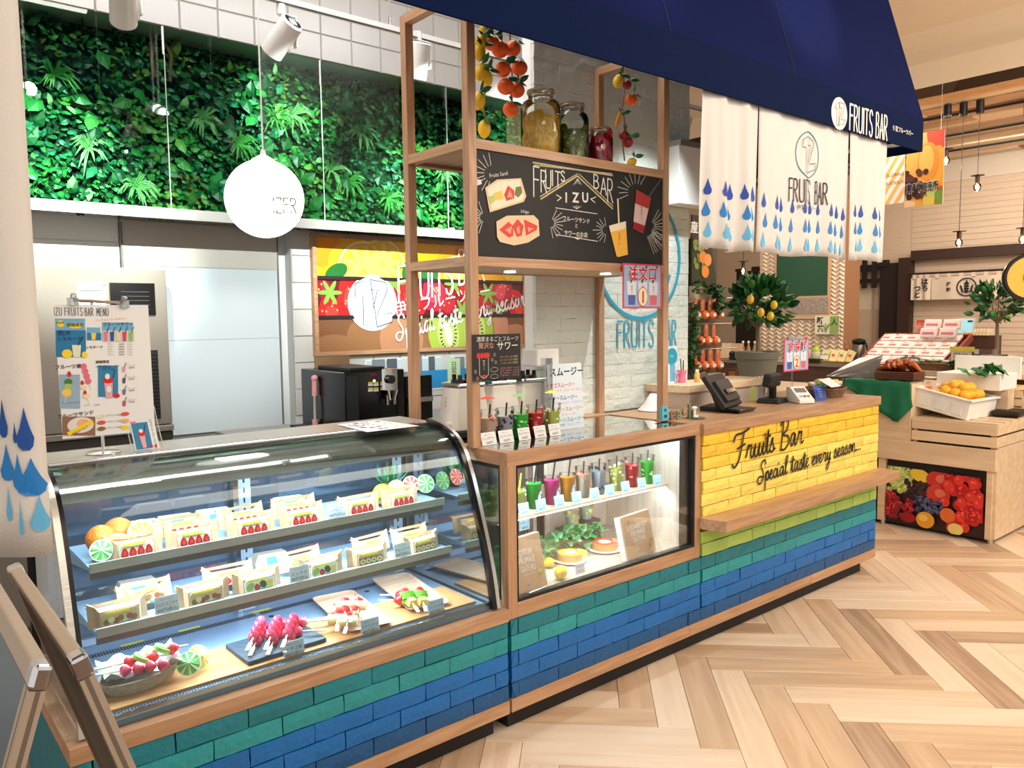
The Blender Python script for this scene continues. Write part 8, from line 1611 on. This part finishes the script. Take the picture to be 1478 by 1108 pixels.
m = MB(); m.cyl((DX+.05, DY0+.03, .0), (DX+.05, DY0+.03, .03), .016, steel, 10); m.cyl((DX+.05, .46, .0), (DX+.05, .46, .03), .016, steel, 10); m.build('foot', t)
m = MB(); y1, y0, z0, z1 = .44, -.22, .02, .455; m.b2((DX+.045, y0, z0), (DX+.05, y1, z1), blackmat); f = Fr(m, (DX+.044, y1, z0), (0, -1, 0), (0, 0, 1), step=.0012); w_, h_ = y1-y0, z1-z0; f.clip = (.008, .008, w_-.008, h_-.02)
f.rect(0, 0, w_, h_, C('pic_dark', (46, 18, 20)), 1)
def blob(n, u0, v0, u1, v1, r_, cols, l, sh=.3):
 for i in range(n):
  u = rr.uniform(u0, u1)*w_; v = rr.uniform(v0, v1)*h_; c_ = cols[i % len(cols)]; f.ell(u, v, r_, r_*1.05, C('pic%02x%02x%02x' % c_, c_), l+(i % 3), n=12); f.ell(u-r_*.25, v+r_*.3, r_*.3, r_*.25, C('picl%02x%02x%02x' % c_, tuple(min(255, int(k*1.25+25)) for k in c_)), l+3, n=8)
blob(70, .0, .55, .26, 1, .023, ((168, 184, 96), (146, 166, 80), (190, 200, 120)), 2); blob(60, .22, .45, .48, .75, .016, ((40, 26, 34), (56, 30, 40)), 6)
f.ell(w_*.36, h_*.86, .07, .045, C('pic_yellow', (232, 200, 60)), 5, -.3); f.ell(w_*.56, h_*.82, .09, .07, C('pic_apple', (196, 50, 40)), 6); f.ell(w_*.58, h_*.85, .04, .03, C('pic_applel', (226, 110, 90)), 7); f.ell(w_*.55, h_*.60, .08, .07, C('pic_apple2', (206, 60, 50)), 8); f.ell(w_*.57, h_*.62, .035, .03, C('pic_applel', (226, 110, 90)), 9)
blob(60, 0, .12, .30, .5, .019, ((150, 22, 34), (180, 34, 48), (128, 16, 28)), 10); blob(75, .32, .28, .62, .52, .013, ((60, 66, 100), (84, 92, 130), (44, 48, 80)), 12); blob(48, .62, .1, 1, .95, .034, ((196, 30, 28), (172, 20, 24), (214, 52, 40)), 10)
f.ell(w_*.44, h_*.16, .062, .058, C('pic_mango', (228, 160, 40)), 16); f.ell(w_*.42, h_*.19, .03, .025, C('pic_mangol', (246, 200, 90)), 17); f.ell(w_*.26, h_*.15, .055, .035, C('pic_red', (150, 18, 30)), 16); f.ell(w_*.66, h_*.30, .05, .05, C('pic_or', (220, 110, 50)), 16); f.ell(w_*.74, h_*.10, .05, .04, C('pic_y3', (236, 210, 120)), 16)
m.build('fruit_photo_panel', t, label='printed photo panel of mixed fruit'); f.clip = None
# second photo panel beyond, partly hidden
m = MB(); m.b2((DX+.045, .5, .02), (DX+.05, 1.1, .455), blackmat); f2 = Fr(m, (DX+.044, 1.1, .02), (0, -1, 0), (0, 0, 1), step=.0012); f2.clip = (.01, .01, .59, .42)
for i in range(60): c_ = ((150, 30, 34), (196, 190, 150), (60, 30, 36), (180, 60, 50))[i % 4]; f2.ell(rr.uniform(0, .6), rr.uniform(0, .43), .03, .03, C('pic%02x%02x%02x' % c_, c_), 1+i % 5, n=12)
m.build('fruit_photo_panel', t)
m = MB(); m.b2((DX+.02, .29, .63), (DX+.05, .78, 1.035), bw); m.b2((DX+.02, .27, .63), (4.6, .29, 1.035), bw); m.b2((DX+.02, .29, 1.03), (4.6, .78, 1.045), bw); m.build('upper_box', t, bevel=.002)
m = MB(); m.b2((DX+.06, DY0+.04, .60), (5.15, .27, .63), P('crate_inside', (70, 56, 46), .7)); m.build('crate_floor', t)
for nm_2, z in (('slat', .645), ('slat', .725)):
 m = MB(); m.b2((DX+.02, DY0+.0, z), (DX+.038, .265, z+.066), bw); m.build('slat', t, bevel=.0015); m = MB(); m.b2((DX+.038, DY0-.0, z), (5.2, DY0+.018, z+.066), bw); m.build('slat', t, bevel=.0015)
for x, y in ((DX+.04, DY0+.02), (DX+.04, .235), (4.6, DY0+.02)): m = MB(); m.b2((x, y, .63), (x+.03, y+.025, .79), bw); m.build('crate_post', t)
for k in range(9): x = DX+.03+k*.135; m = MB(); m.b2((x, DY0+.005, .791), (x+.10, .265, .803), bw); m.build('top_slat', t, bevel=.001)
ZT = .804
# white foam box, tilted, with lemons
t = thing('foam_box', 'white foam box full of yellow citrus tilted on the slatted crate', 'box', (4.2, .09, ZT)); foam = P('foam_white', (238, 236, 230), .6, bump=.1, bscale=90)
R = Euler((.20, 0, -.06)).to_matrix(); c0 = Vector((4.19, .095, ZT+.085))
def fb(c, d, top=None): m.box(c0+R @ Vector(c), d, foam, R, top=top)
m = MB(); fb((0, 0, -.04), (.40, .36, .02)); m.build('bottom', t)
m = MB()
for c, d in (((-.195, 0, .02), (.022, .36, .14)), ((.195, 0, .02), (.022, .36, .14)), ((0, -.18, .02), (.41, .022, .14)), ((0, .18, .02), (.41, .022, .14))): fb(c, d)
m.build('walls', t, bevel=.006)
m = MB();
for c, d in (((-.205, 0, .086), (.03, .40, .012)), ((.205, 0, .086), (.03, .40, .012)), ((0, -.19, .086), (.44, .03, .012)), ((0, .19, .086), (.44, .03, .012))): fb(c, d)
m.build('rim', t, bevel=.003)
m = MB();
for y_ in (-.11, 0, .11): fb((-.208, y_, .01), (.006, .07, .075))
m.build('recess_panel', t, bevel=.004)
citm = P('citrus_yellow', (244, 178, 44), .42, bump=.25, bscale=120, rnd=.05)
def cit(): t = thing('yellow_citrus', 'c', 'citrus'); m = MB(); m.ell((0, 0, 0), (.041, .041, .036), citm, 16, 12); m.build('fruit', t); m = MB(); m.lathe((0, 0, .034), [(.004, 0), (.002, .004)], P('stem_green', (90, 110, 50), .6), 6); m.build('stem', t); return t
CT = Proto(cit()); k = 0
for lay, (n1_, n2_, zz) in enumerate(((5, 5, .03), (4, 4, .085), (2, 2, .130))):
 for i in range(n1_):
  for j in range(n2_):
   if lay == 1 and rr.random() < .12: continue
   p = c0+R @ Vector((-.15+.30*(i+.5*(lay))/(4.3)+rr.uniform(-.006, .006), -.14+.28*(j+.5*lay)/(4.3)+rr.uniform(-.006, .006), zz+.012)); CT.put(p, rr.uniform(0, 6), 'round yellow citrus in the white foam box, %s layer' % ('bottom', 'middle', 'top')[lay], 'citrus in the foam box', rx=rr.uniform(-.6, .6)); k += 1
# wooden crates of mandarins behind
t = thing('wooden_crate', 'slatted wooden fruit crate with paper lining behind the foam box', 'crate', (4.75, -.02, ZT))
for i, (c, d) in enumerate((((4.56, 0, ZT+.085), (.012, .44, .05)), ((4.56, 0, ZT+.145), (.012, .44, .05)), ((4.95, 0, ZT+.085), (.012, .44, .05)), ((4.95, 0, ZT+.155), (.012, .44, .05)), ((4.755, .22, ZT+.10), (.40, .012, .12)), ((4.755, -.22, ZT+.09), (.40, .012, .10)))): m = MB(); m.box(c, d, bw); m.build('board', t)
m = MB(); m.b2((4.55, -.22, ZT), (4.96, .22, ZT+.05), bw); m.build('base', t)
m = MB(); m.grid(lambda u, v: (4.55+.40*u, -.24+.30*v, ZT+.13+.05*abs(sin(u*9))*(1 if v < .3 or v > .8 else .3)+.05*(1-v)*abs(cos(u*7))), 14, 6, P('lining_paper', (226, 190, 144), .6), smooth=False); m.build('paper_lining', t)
mandm = P('mandarin', (230, 112, 52), .42, bump=.2, bscale=120, rnd=.06)
for i in range(14):
 a = (4.60+.07*(i % 5), -.02+.075*(i//5), ZT+.16+.008*(i % 2)); t = thing('mandarin', 'orange mandarin in the paper-lined crate, %s row' % ('front', 'middle', 'rear')[2-i//5], 'mandarin', a, 'mandarins in the crate'); m = MB(); m.ell(a, (.034, .034, .029), mandm, 14, 10); m.build('fruit', t)
t = thing('dark_tray', 'dark brown shallow tray on the slats at the right edge', 'tray', (4.45, -.20, ZT)); m = MB(); m.box((4.42, -.185, ZT+.022), (.20, .14, .042), P('tray_brown', (52, 38, 34), .5), (0, 0, .1), top=(1.25, 1.25)); m.build('tray', t); m = MB(); m.box((4.42, -.185, ZT+.044), (.235, .165, .002), P('tray_inside', (34, 26, 24), .6), (0, 0, .1)); m.build('inside', t)
# green cloth over the upper box
gcl = P('cloth_green', (10, 106, 70), .75, bump=.15, bscale=120)
t = thing('green_cloth', 'bright green cloth draped over the corner of the produce stand', 'cloth', (4.0, .6, 1.046))
m = MB(); m.grid(lambda u, v: (DX+.0+.50*v, .76-.49*u, 1.048+.003*sin(u*20)), 20, 4, gcl); m.build('flat_part', t)
m = MB()
def drape(u, v):
 y = .76-.49*u; ln = .04+.25*u/.8 if u < .8 else .29-.6*(u-.8); ln = max(.02, ln); return (DX-.002-.012*v-.010*v*sin(u*24), y-.02*v*v*(u > .8), 1.049-ln*v)
m.grid(drape, 26, 6, gcl); m.build('hanging_part', t, solid=.002)
# basket of carrots
bt = P('basket_brown', (104, 60, 40), .6, bump=.9, bscale=90); cb = Vector((4.06, .42, 1.052))
t = thing('rush_basket', 'brown rectangular woven basket holding bagged carrots on the green cloth', 'basket', cb); m = MB();
m.box(cb+Vector((0, 0, .006)), (.17, .25, .012), bt)
for c, d in (((-.088, 0, .03), (.012, .27, .058)), ((.088, 0, .03), (.012, .27, .058)), ((0, -.13, .03), (.18, .012, .058)), ((0, .13, .03), (.18, .012, .058))): m.box(cb+Vector(c), d, bt)
for k in range(4): z = .012+.014*k; m.tube([cb+Vector(p) for p in ((-.096, -.138, z), (.096, -.138, z), (.096, .138, z), (-.096, .138, z))], .005, bt, 5, closed=True)
m.build('weave', t)
car = P('carrot', (255, 140, 80), .35, var=.08, vscale=60); cf = GLASS('carrot_bag', (255, 252, 250), 1.2, .1)
for i, (dy, dx, rz) in enumerate(((-.10, 0, .1), (-.055, .02, -.1), (-.01, -.03, .05), (.035, .02, .1), (.08, 0, -.2), (.06, -.05, 1.1), (.10, -.05, 1.2))):
 p = cb+Vector((dx+.03, dy, .085+.010*(i % 2))); t = thing('carrot', 'orange carrot in clear film in the brown basket, %s' % ('first from left', 'second from left', 'third from left', 'fourth from left', 'rightmost in front', 'lying crosswise behind', 'crosswise at the back right')[i], 'carrot', p, 'bagged carrots'); R_ = Euler((0, -pi/2+.25, rz)).to_matrix() if i > 4 else Euler((.15*(i-2), -.85, rz)).to_matrix(); m = MB(); m.lathe(p+R_ @ Vector((0, 0, -.07)), [(.008, 0), (.018, .01), (.024, .09), (.026, .13), (.012, .14)], car, 12, R_); m.build('root', t)
 m = MB(); m.lathe(p+R_ @ Vector((0, 0, -.075)), [(.012, 0), (.022, .01), (.028, .09), (.029, .135), (.006, .15)], cf, 10, R_); m.build('film_bag', t)
t = thing('clear_pouch', 'large clear plastic pouch leaning left of the carrot basket', 'pouch', (4.1, .62, 1.05)); m = MB(); m.prism([(4.05, .60, 1.05), (4.05, .98, 1.05), (4.22, .80, 1.19), (4.22, .62, 1.22)], (.01, 0, .0), GLASS('pouch_film', (236, 232, 228), 3, .1, .14)); m.build('pouch', t)
# white draped box behind the basket
t = thing('white_box', 'white foam box with raised lid behind the carrot basket', 'box', (4.5, .2, 1.05)); m = MB(); m.b2((4.30, -.16, .985), (4.62, .262, 1.10), foam); m.build('box', t, bevel=.006); m = MB(); m.b2((4.62, -.18, 1.05), (4.65, .262, 1.21), foam); m.build('raised_lid', t, bevel=.004)
m = MB(); m.b2((4.42, -.17, .805), (4.545, .262, .984), bw); tag(m.build('support_block', origin=(4.45, .1, .805)), 'plain birch block under the white foam box', 'block')
ivy('ivy_garland', [(4.25, .02, 1.11), (4.27, -.05, 1.13), (4.28, -.10, 1.14), (4.35, -.18, 1.10)], 14, 'large green ivy leaves over the foam box edge', .085, .035, [P('ivy_big', (44, 120, 60), .45, rnd=.15)])
ivy('ivy_garland', [(4.98, .42, 1.10), (4.97, .30, 1.12), (4.97, .15, 1.11)], 30, 'ivy trailing before the pumpkin tray', .06, .03, ivm2)
t = thing('price_tag', 'small pale card with orange figures left of the citrus box', 'price tag', (4.15, .22, .98)); m = MB(); m.box((4.08, .215, 1.02), (.004, .085, .075), P('tag_cream', (236, 216, 196), .5), (0, .2, 0)); m.build('card', t); m = MB(); f = Fr(m, (4.072, .255, .985), (0, -1, 0), (-.2, 0, 1), step=.002); f.text('1個', .04, .045, .020, P('ink_tag', (232, 130, 50), .5), 1, bold=.03); f.text('100', .04, .010, .022, P('ink_tag', (232, 130, 50), .5), 1, bold=.03); m.build('figures', t)
# rear tables: pumpkin tray, red tray of bags, yellow stand with second tree
t = thing('rear_table', 'rear display table behind the produce stand carrying trays', 'table', (5.3, .4, 0)); m = MB(); m.b2((4.98, -.6, 1.02), (6.2, 1.25, 1.06), pale); m.build('top', t); m = MB(); m.b2((5.22, -.58, 0), (6.15, 1.2, 1.02), P('olive_front', (132, 112, 40), .6)); m.build('body', t)
for i, (px_, x_, r_) in enumerate(((1308, 5.08, .10), (1318, 5.26, .09))):
 c = at(px_, 520, x=x_); c.z = 1.06+.05; t = thing('pumpkin', 'dark green pumpkin %s on the rear table' % ('in front', 'behind another')[i], 'pumpkin', c, 'pumpkins'); m = MB(); n = 30; vs = []; fs = []
 for j in range(9):
  th = pi*j/8
  for k in range(n): a = 2*pi*k/n; q = 1-.08*abs(cos(a*5)); vs.append(c+Vector((r_*sin(th)*cos(a)*q, r_*sin(th)*sin(a)*q, -cos(th)*r_*.52)))
 for j in range(8):
  for k in range(n): fs.append((j*n+k, j*n+(k+1) % n, (j+1)*n+(k+1) % n, (j+1)*n+k))
 m.add(vs, fs, P('pumpkin_green', (44, 62, 44), .45, var=.25, vscale=40), True); m.build('rind', t); m = MB(); m.cyl(c+Vector((0, 0, r_*.48)), c+Vector((0, 0, r_*.68)), .012, P('stem_tan', (150, 130, 90), .7)); m.build('stem', t)
c = at(1350, 524, x=5.14); c.z = 1.062; t = thing('wicker_tray', 'flat basket of wrapped greens edged with ivy behind the carrots', 'basket', c); m = MB(); m.box(c+Vector((0, 0, .03)), (.26, .40, .055), P('twig', (120, 88, 60), .75, var=.3, vscale=40), top=(1.1, 1.1)); m.build('tray', t); m = MB()
for k in range(26): m.ell(c+Vector((rr.uniform(-.11, .11), rr.uniform(-.18, .18), .07)), (.03, .02, .012), P('wrap_%d' % (k % 2), ((216, 216, 206), (96, 116, 80))[k % 2], .3), 8, 5, (rr.uniform(-.5, .5), 0, rr.uniform(0, 3)))
m.build('wrapped_greens', t)
redw2 = P('tray_redwood', (136, 58, 46), .5); XR = 5.2
ya_, yb2 = at(1365, 520, x=XR).y, at(1262, 520, x=XR+.3).y; z0_ = 1.062
t = thing('red_tray', 'sloping dark red tray of white and pink bags on the rear table', 'tray', (XR+.2, (ya_+yb2)/2, z0_)); Rr = Euler((0, -.42, 0)).to_matrix(); cc = Vector((XR+.28, (ya_+yb2)/2, z0_+.12)); wy = yb2-ya_
m = MB(); m.box(cc, (.56, wy, .012), redw2, Rr); m.box(cc+Rr @ Vector((0, wy/2, .02)), (.58, .02, .06), redw2, Rr); m.box(cc+Rr @ Vector((0, -wy/2, .02)), (.58, .02, .06), redw2, Rr); m.box(cc+Rr @ Vector((.28, 0, .02)), (.02, wy, .06), redw2, Rr); m.build('tray', t)
k = 0
for i in range(4):
 for j in range(6):
  p = cc+Rr @ Vector((-.22+.14*i, wy/2-.06-j*(wy-.1)/5.6, .03+.004*i)); t = thing('sweet_bag', 'white sweet bag in the sloping red tray, row %d from the front, %d from left' % (i+1, j+1), 'bag', p, 'sweet bags in the red tray'); m = MB(); m.box(p, (.125, wy/6.6, .028), P('bag_white', (236, 224, 222), .35), Rr @ Euler((0, 0, rr.uniform(-.08, .08))).to_matrix()); m.build('bag', t, bevel=.008)
  m = MB(); m.box(p+Rr @ Vector((-.02, .01, .016)), (.03, wy/12, .001), P('bag_pink', (206, 120, 140), .5), Rr); m.ell(p+Rr @ Vector((.03, .03, .016)), (.012, .012, .001), P('bag_yellow', (206, 190, 70), .5), 8, 4, Rr); m.build('label', t)
for j in range(2):
 for i in range(2):
  p = cc+Vector((.10+.08*i, -wy*.10-j*.16*1.0, .17+.075*i)); t = thing('sweet_bag', 'upright white bag above the red tray, %s row, %s' % (('lower', 'upper')[i], ('left', 'right')[j]), 'bag', p-Vector((0, 0, .04)), 'upright sweet bags'); m = MB(); m.box(p, (.04, .14, .085), P('bag_white', (236, 224, 222), .35), (0, .3, 0)); m.build('bag', t, bevel=.008); m = MB(); m.box(p+Vector((-.024, 0, 0)), (.002, .10, .02), P('bag_pink', (214, 110, 130), .5), (0, .3, 0)); m.build('label', t)
XS2 = 5.75; a = at(1320, 488, x=XS2); b = at(1366, 462, x=XS2); t = thing('red_notice', 'pink notice board with red handwriting above the bags', 'sign', (XS2, (a.y+b.y)/2, a.z)); m = MB(); m.b2((XS2, b.y, a.z-.12), (XS2+.006, a.y, b.z), P('notice_pink', (222, 150, 140), .6)); m.build('board', t); m = MB(); f = Fr(m, (XS2, a.y, a.z), (0, -1, 0), (0, 0, 1), step=.002); w_ = a.y-b.y; h_ = b.z-a.z
f.stroke([(0.02, h_*.97), (w_-.02, h_*.97)], .012, inkred, 1); f.text('新発売 おいしい', w_*.45, h_*.72, .035, inkred, 1, rot=-.05, w=w_*.8); f.text('いちご大福まんじゅう', w_*.5, h_*.42, .03, P('ink_grape', (150, 90, 130), .5), 1, w=w_*.8); f.text('お土産にどうぞ', w_*.5, h_*.15, .03, inkred, 1, w=w_*.7); m.build('handwriting', t)
a = at(1376, 505, x=6.05); b = at(1406, 459, x=6.05); t = thing('blue_screen', 'light blue glowing panel behind the stacked boxes', 'screen', (6.05, (a.y+b.y)/2, 1.06)); m = MB(); m.b2((6.05, b.y, 1.06), (6.08, a.y, b.z), P('screen_rim', (200, 206, 208), .5)); m.build('casing', t); m = MB(); m.b2((6.046, b.y+.01, a.z), (6.05, a.y-.01, b.z-.01), P('screen_blue', (150, 206, 226), .4, emit=.5)); m.b2((6.043, b.y+.01, b.z-.035), (6.046, b.y+.05, b.z-.02), blackmat); m.build('panel', t)
a = at(1381, 505, x=5.84); b = at(1436, 486, x=5.84); t = thing('dark_box', 'dark brown box with a pale row of packets on top', 'box', (5.84, (a.y+b.y)/2, 1.06)); m = MB(); m.b2((5.84, b.y, 1.06), (6.0, a.y, b.z+.01), P('box_umber', (72, 46, 38), .5)); m.build('box', t); m = MB();
for k in range(8): m.b2((5.83, b.y+.05+k*.026, b.z+.012), (5.97, b.y+.072+k*.026, b.z+.04), P('packet_cream', (232, 218, 186), .5))
for k in range(5): m.b2((5.85, b.y+.05+k*.026, b.z+.042), (5.95, b.y+.072+k*.026, b.z+.065), P('packet_cream', (232, 218, 186), .5))
m.build('packets', t); m = MB(); m.b2((5.832, b.y+.06, 1.08), (5.838, a.y-.09, 1.14), P('pale_label', (206, 192, 186), .5)); m.build('label', t)
a = at(1376, 530, x=5.1); b = at(1395, 502, x=5.1); t = thing('text_sign', 'yellow headed price list card standing behind the citrus', 'sign', (5.1, (a.y+b.y)/2, 1.062)); m = MB(); m.b2((5.1, b.y-.04, 1.062), (5.104, a.y+.02, b.z), P('list_cream', (230, 216, 200), .6)); m.b2((5.096, b.y-.06, b.z-.03), (5.1, a.y+.03, b.z+.01), P('list_yellow', (226, 206, 90), .5)); m.build('card', t); m = MB(); f = Fr(m, (5.095, a.y+.02, 1.062), (0, -1, 0), (0, 0, 1), step=.001)
for k in range(5): f.text('伊豆産 みかん', .075, (b.z-1.062)*(.68-.15*k), .018, ink, 1, w=.11)
m.build('lettering', t)
a = at(1405, 530, x=5.0); b = at(1432, 504, x=5.0); t = thing('acrylic_case', 'clear acrylic case standing before the second tree pot', 'case', (5.0, (a.y+b.y)/2, 1.062)); m = MB(); m.b2((5.0, b.y, 1.062), (5.10, a.y, b.z), acryl); m.b2((5.03, b.y+.03, 1.065), (5.08, a.y-.03, b.z-.05), P('case_grey', (150, 150, 152), .4)); m.build('case', t)
tb = at(1437, 529, x=5.35); tree('lemon_tree', (5.35, tb.y, 1.0605), .105, .125, at(1440, 440, x=5.35).z-1.06, .20, 'smaller lemon tree in a dark grey pot at the right edge', 190, P('pot_dark', (96, 90, 80), .6, bump=.3), [], .080)
for i, (px_, py_) in enumerate(((1439, 433), (1437, 461), (1452, 447))):
 pass
for i in range(5):
 x, y, z = 5.06+.16*(i % 2), -.30-.10*(i//2), 1.062; t = thing('carton', 'cream yellow carton with red mark on the rear table at the right edge', 'carton', (x, y, z), 'cartons at the right edge'); m = MB(); m.b2((x-.07, y-.045, z), (x+.07, y+.045, z+.05), P('carton_cream', (226, 212, 150), .5)); m.build('box', t); m = MB(); m.b2((x-.0715, y-.02, z+.015), (x-.07, y+.02, z+.03), inkred); m.build('mark', t)
t = thing('leaflet_holder', 'angled leaflet holder right of the second tree pot', 'holder', (5.3, -.05, 1.062)); c = at(1466, 520, x=5.25); m = MB(); m.box((c.x, c.y, 1.062+.06), (.012, .16, .13), P('leaflet_cream', (214, 206, 180), .5), (.25, .5, 0)); m.build('holder', t); m = MB(); m.box((c.x-.012, c.y, 1.062+.055), (.003, .10, .07), P('leaflet_grey', (110, 108, 112), .5), (.25, .5, 0)); m.build('picture', t)
# ------------------------------------------------------------------ folding poster frame in the foreground
alu = P('frame_alu', (190, 172, 152), .38, .35); cz = 1.088; ax, ay0, ay1 = -1.590, -1.0, -.46
t = thing('a_board', 'silver folding poster frame with snap corners at the lower left edge', 'a-board', (ax, -.72, 0))
for side, tx, bxx, nm_3 in ((-1, -1.612, -1.94, 'front'), (1, -1.572, -1.245, 'rear')):
 top0 = Vector((tx, ay0, cz)); bot0 = Vector((bxx, ay0, 0.0)); dv = (bot0-top0); nrm = Vector((-dv.z, 0, dv.x)).normalized()*(-side); nrm = nrm if nrm.x*side > 0 else -nrm; Ln = dv.length; dv.normalize(); ey = Vector((0, 1, 0)); Wd = ay1-ay0
 def bx(m, a0, a1, b0, b1, h0, h1, mat):   # a along the slope from top, b along y, h along the outward normal
  P8 = [top0+dv*a+ey*b+nrm*h for h in (h0, h1) for a, b in ((a0, b0), (a1, b0), (a1, b1), (a0, b1))]; m.add(P8, [(0, 1, 2, 3), (7, 6, 5, 4), (0, 4, 5, 1), (1, 5, 6, 2), (2, 6, 7, 3), (3, 7, 4, 0)], mat)
 m = MB(); bx(m, .015, Ln-.015, .015, Wd-.015, -.004, .001, P('backing_grey', (120, 116, 108), .4, .3)); bx(m, .02, Ln-.02, .02, Wd-.02, .001, .0022, P('poster_slate', (84, 106, 120), .3, var=.12, vscale=3)); m.build('poster_panel' if side < 0 else 'rear_panel', t)
 for nm_4, a0, a1, b0, b1 in (('top_rail', 0, .032, 0, Wd), ('bottom_rail', Ln-.032, Ln, 0, Wd), ('stile', .032, Ln-.032, 0, .032), ('stile', .032, Ln-.032, Wd-.032, Wd)):
  m = MB(); bx(m, a0, a1, b0, b1, -.010, .010, alu)
  if nm_4 == 'stile': bx(m, a0, a1, b0+.014, b0+.016, .010, .0106, P('groove', (110, 96, 84), .5)); bx(m, a0, a1, b0-.0003, b0, -.004, .002, P('groove', (110, 96, 84), .5))
  m.build(nm_4, t, bevel=.004)
 for a0, b0 in ((-.002, -.002), (-.002, Wd-.030), (Ln-.030, -.002), (Ln-.030, Wd-.030)): m = MB(); bx(m, a0, a0+.034, b0, b0+.034, -.012, .012, chrome); m.build('corner_cap', t, bevel=.006)
 if side < 0:
  m = MB(); f = Fr(m, top0+ey*Wd+dv*Ln+nrm*.0022, -ey, -dv, step=.0006); scr = P('marker_white', (226, 232, 232), .5); f.text('うららか', .36, Ln-.20, .035, scr, 1, rot=.1); f.text('伊豆を', .40, Ln-.28, .04, scr, 1, rot=.1); f.stroke([(.50, Ln-.30), (.47, Ln-.20)], .004, scr, 1); f.ell(.36, Ln-.42, .10, .12, P('poster_red', (200, 70, 50), .5), 1); f.ell(.20, Ln-.35, .12, .08, P('poster_teal', (70, 130, 150), .5), 1); m.build('handwriting', t)
m = MB(); m.tube([(ax-.08, ay0+.02, .80), (ax, ay0+.018, .79), (ax+.08, ay0+.02, .80)], .004, steel, 6); m.build('hinge_bar', t)
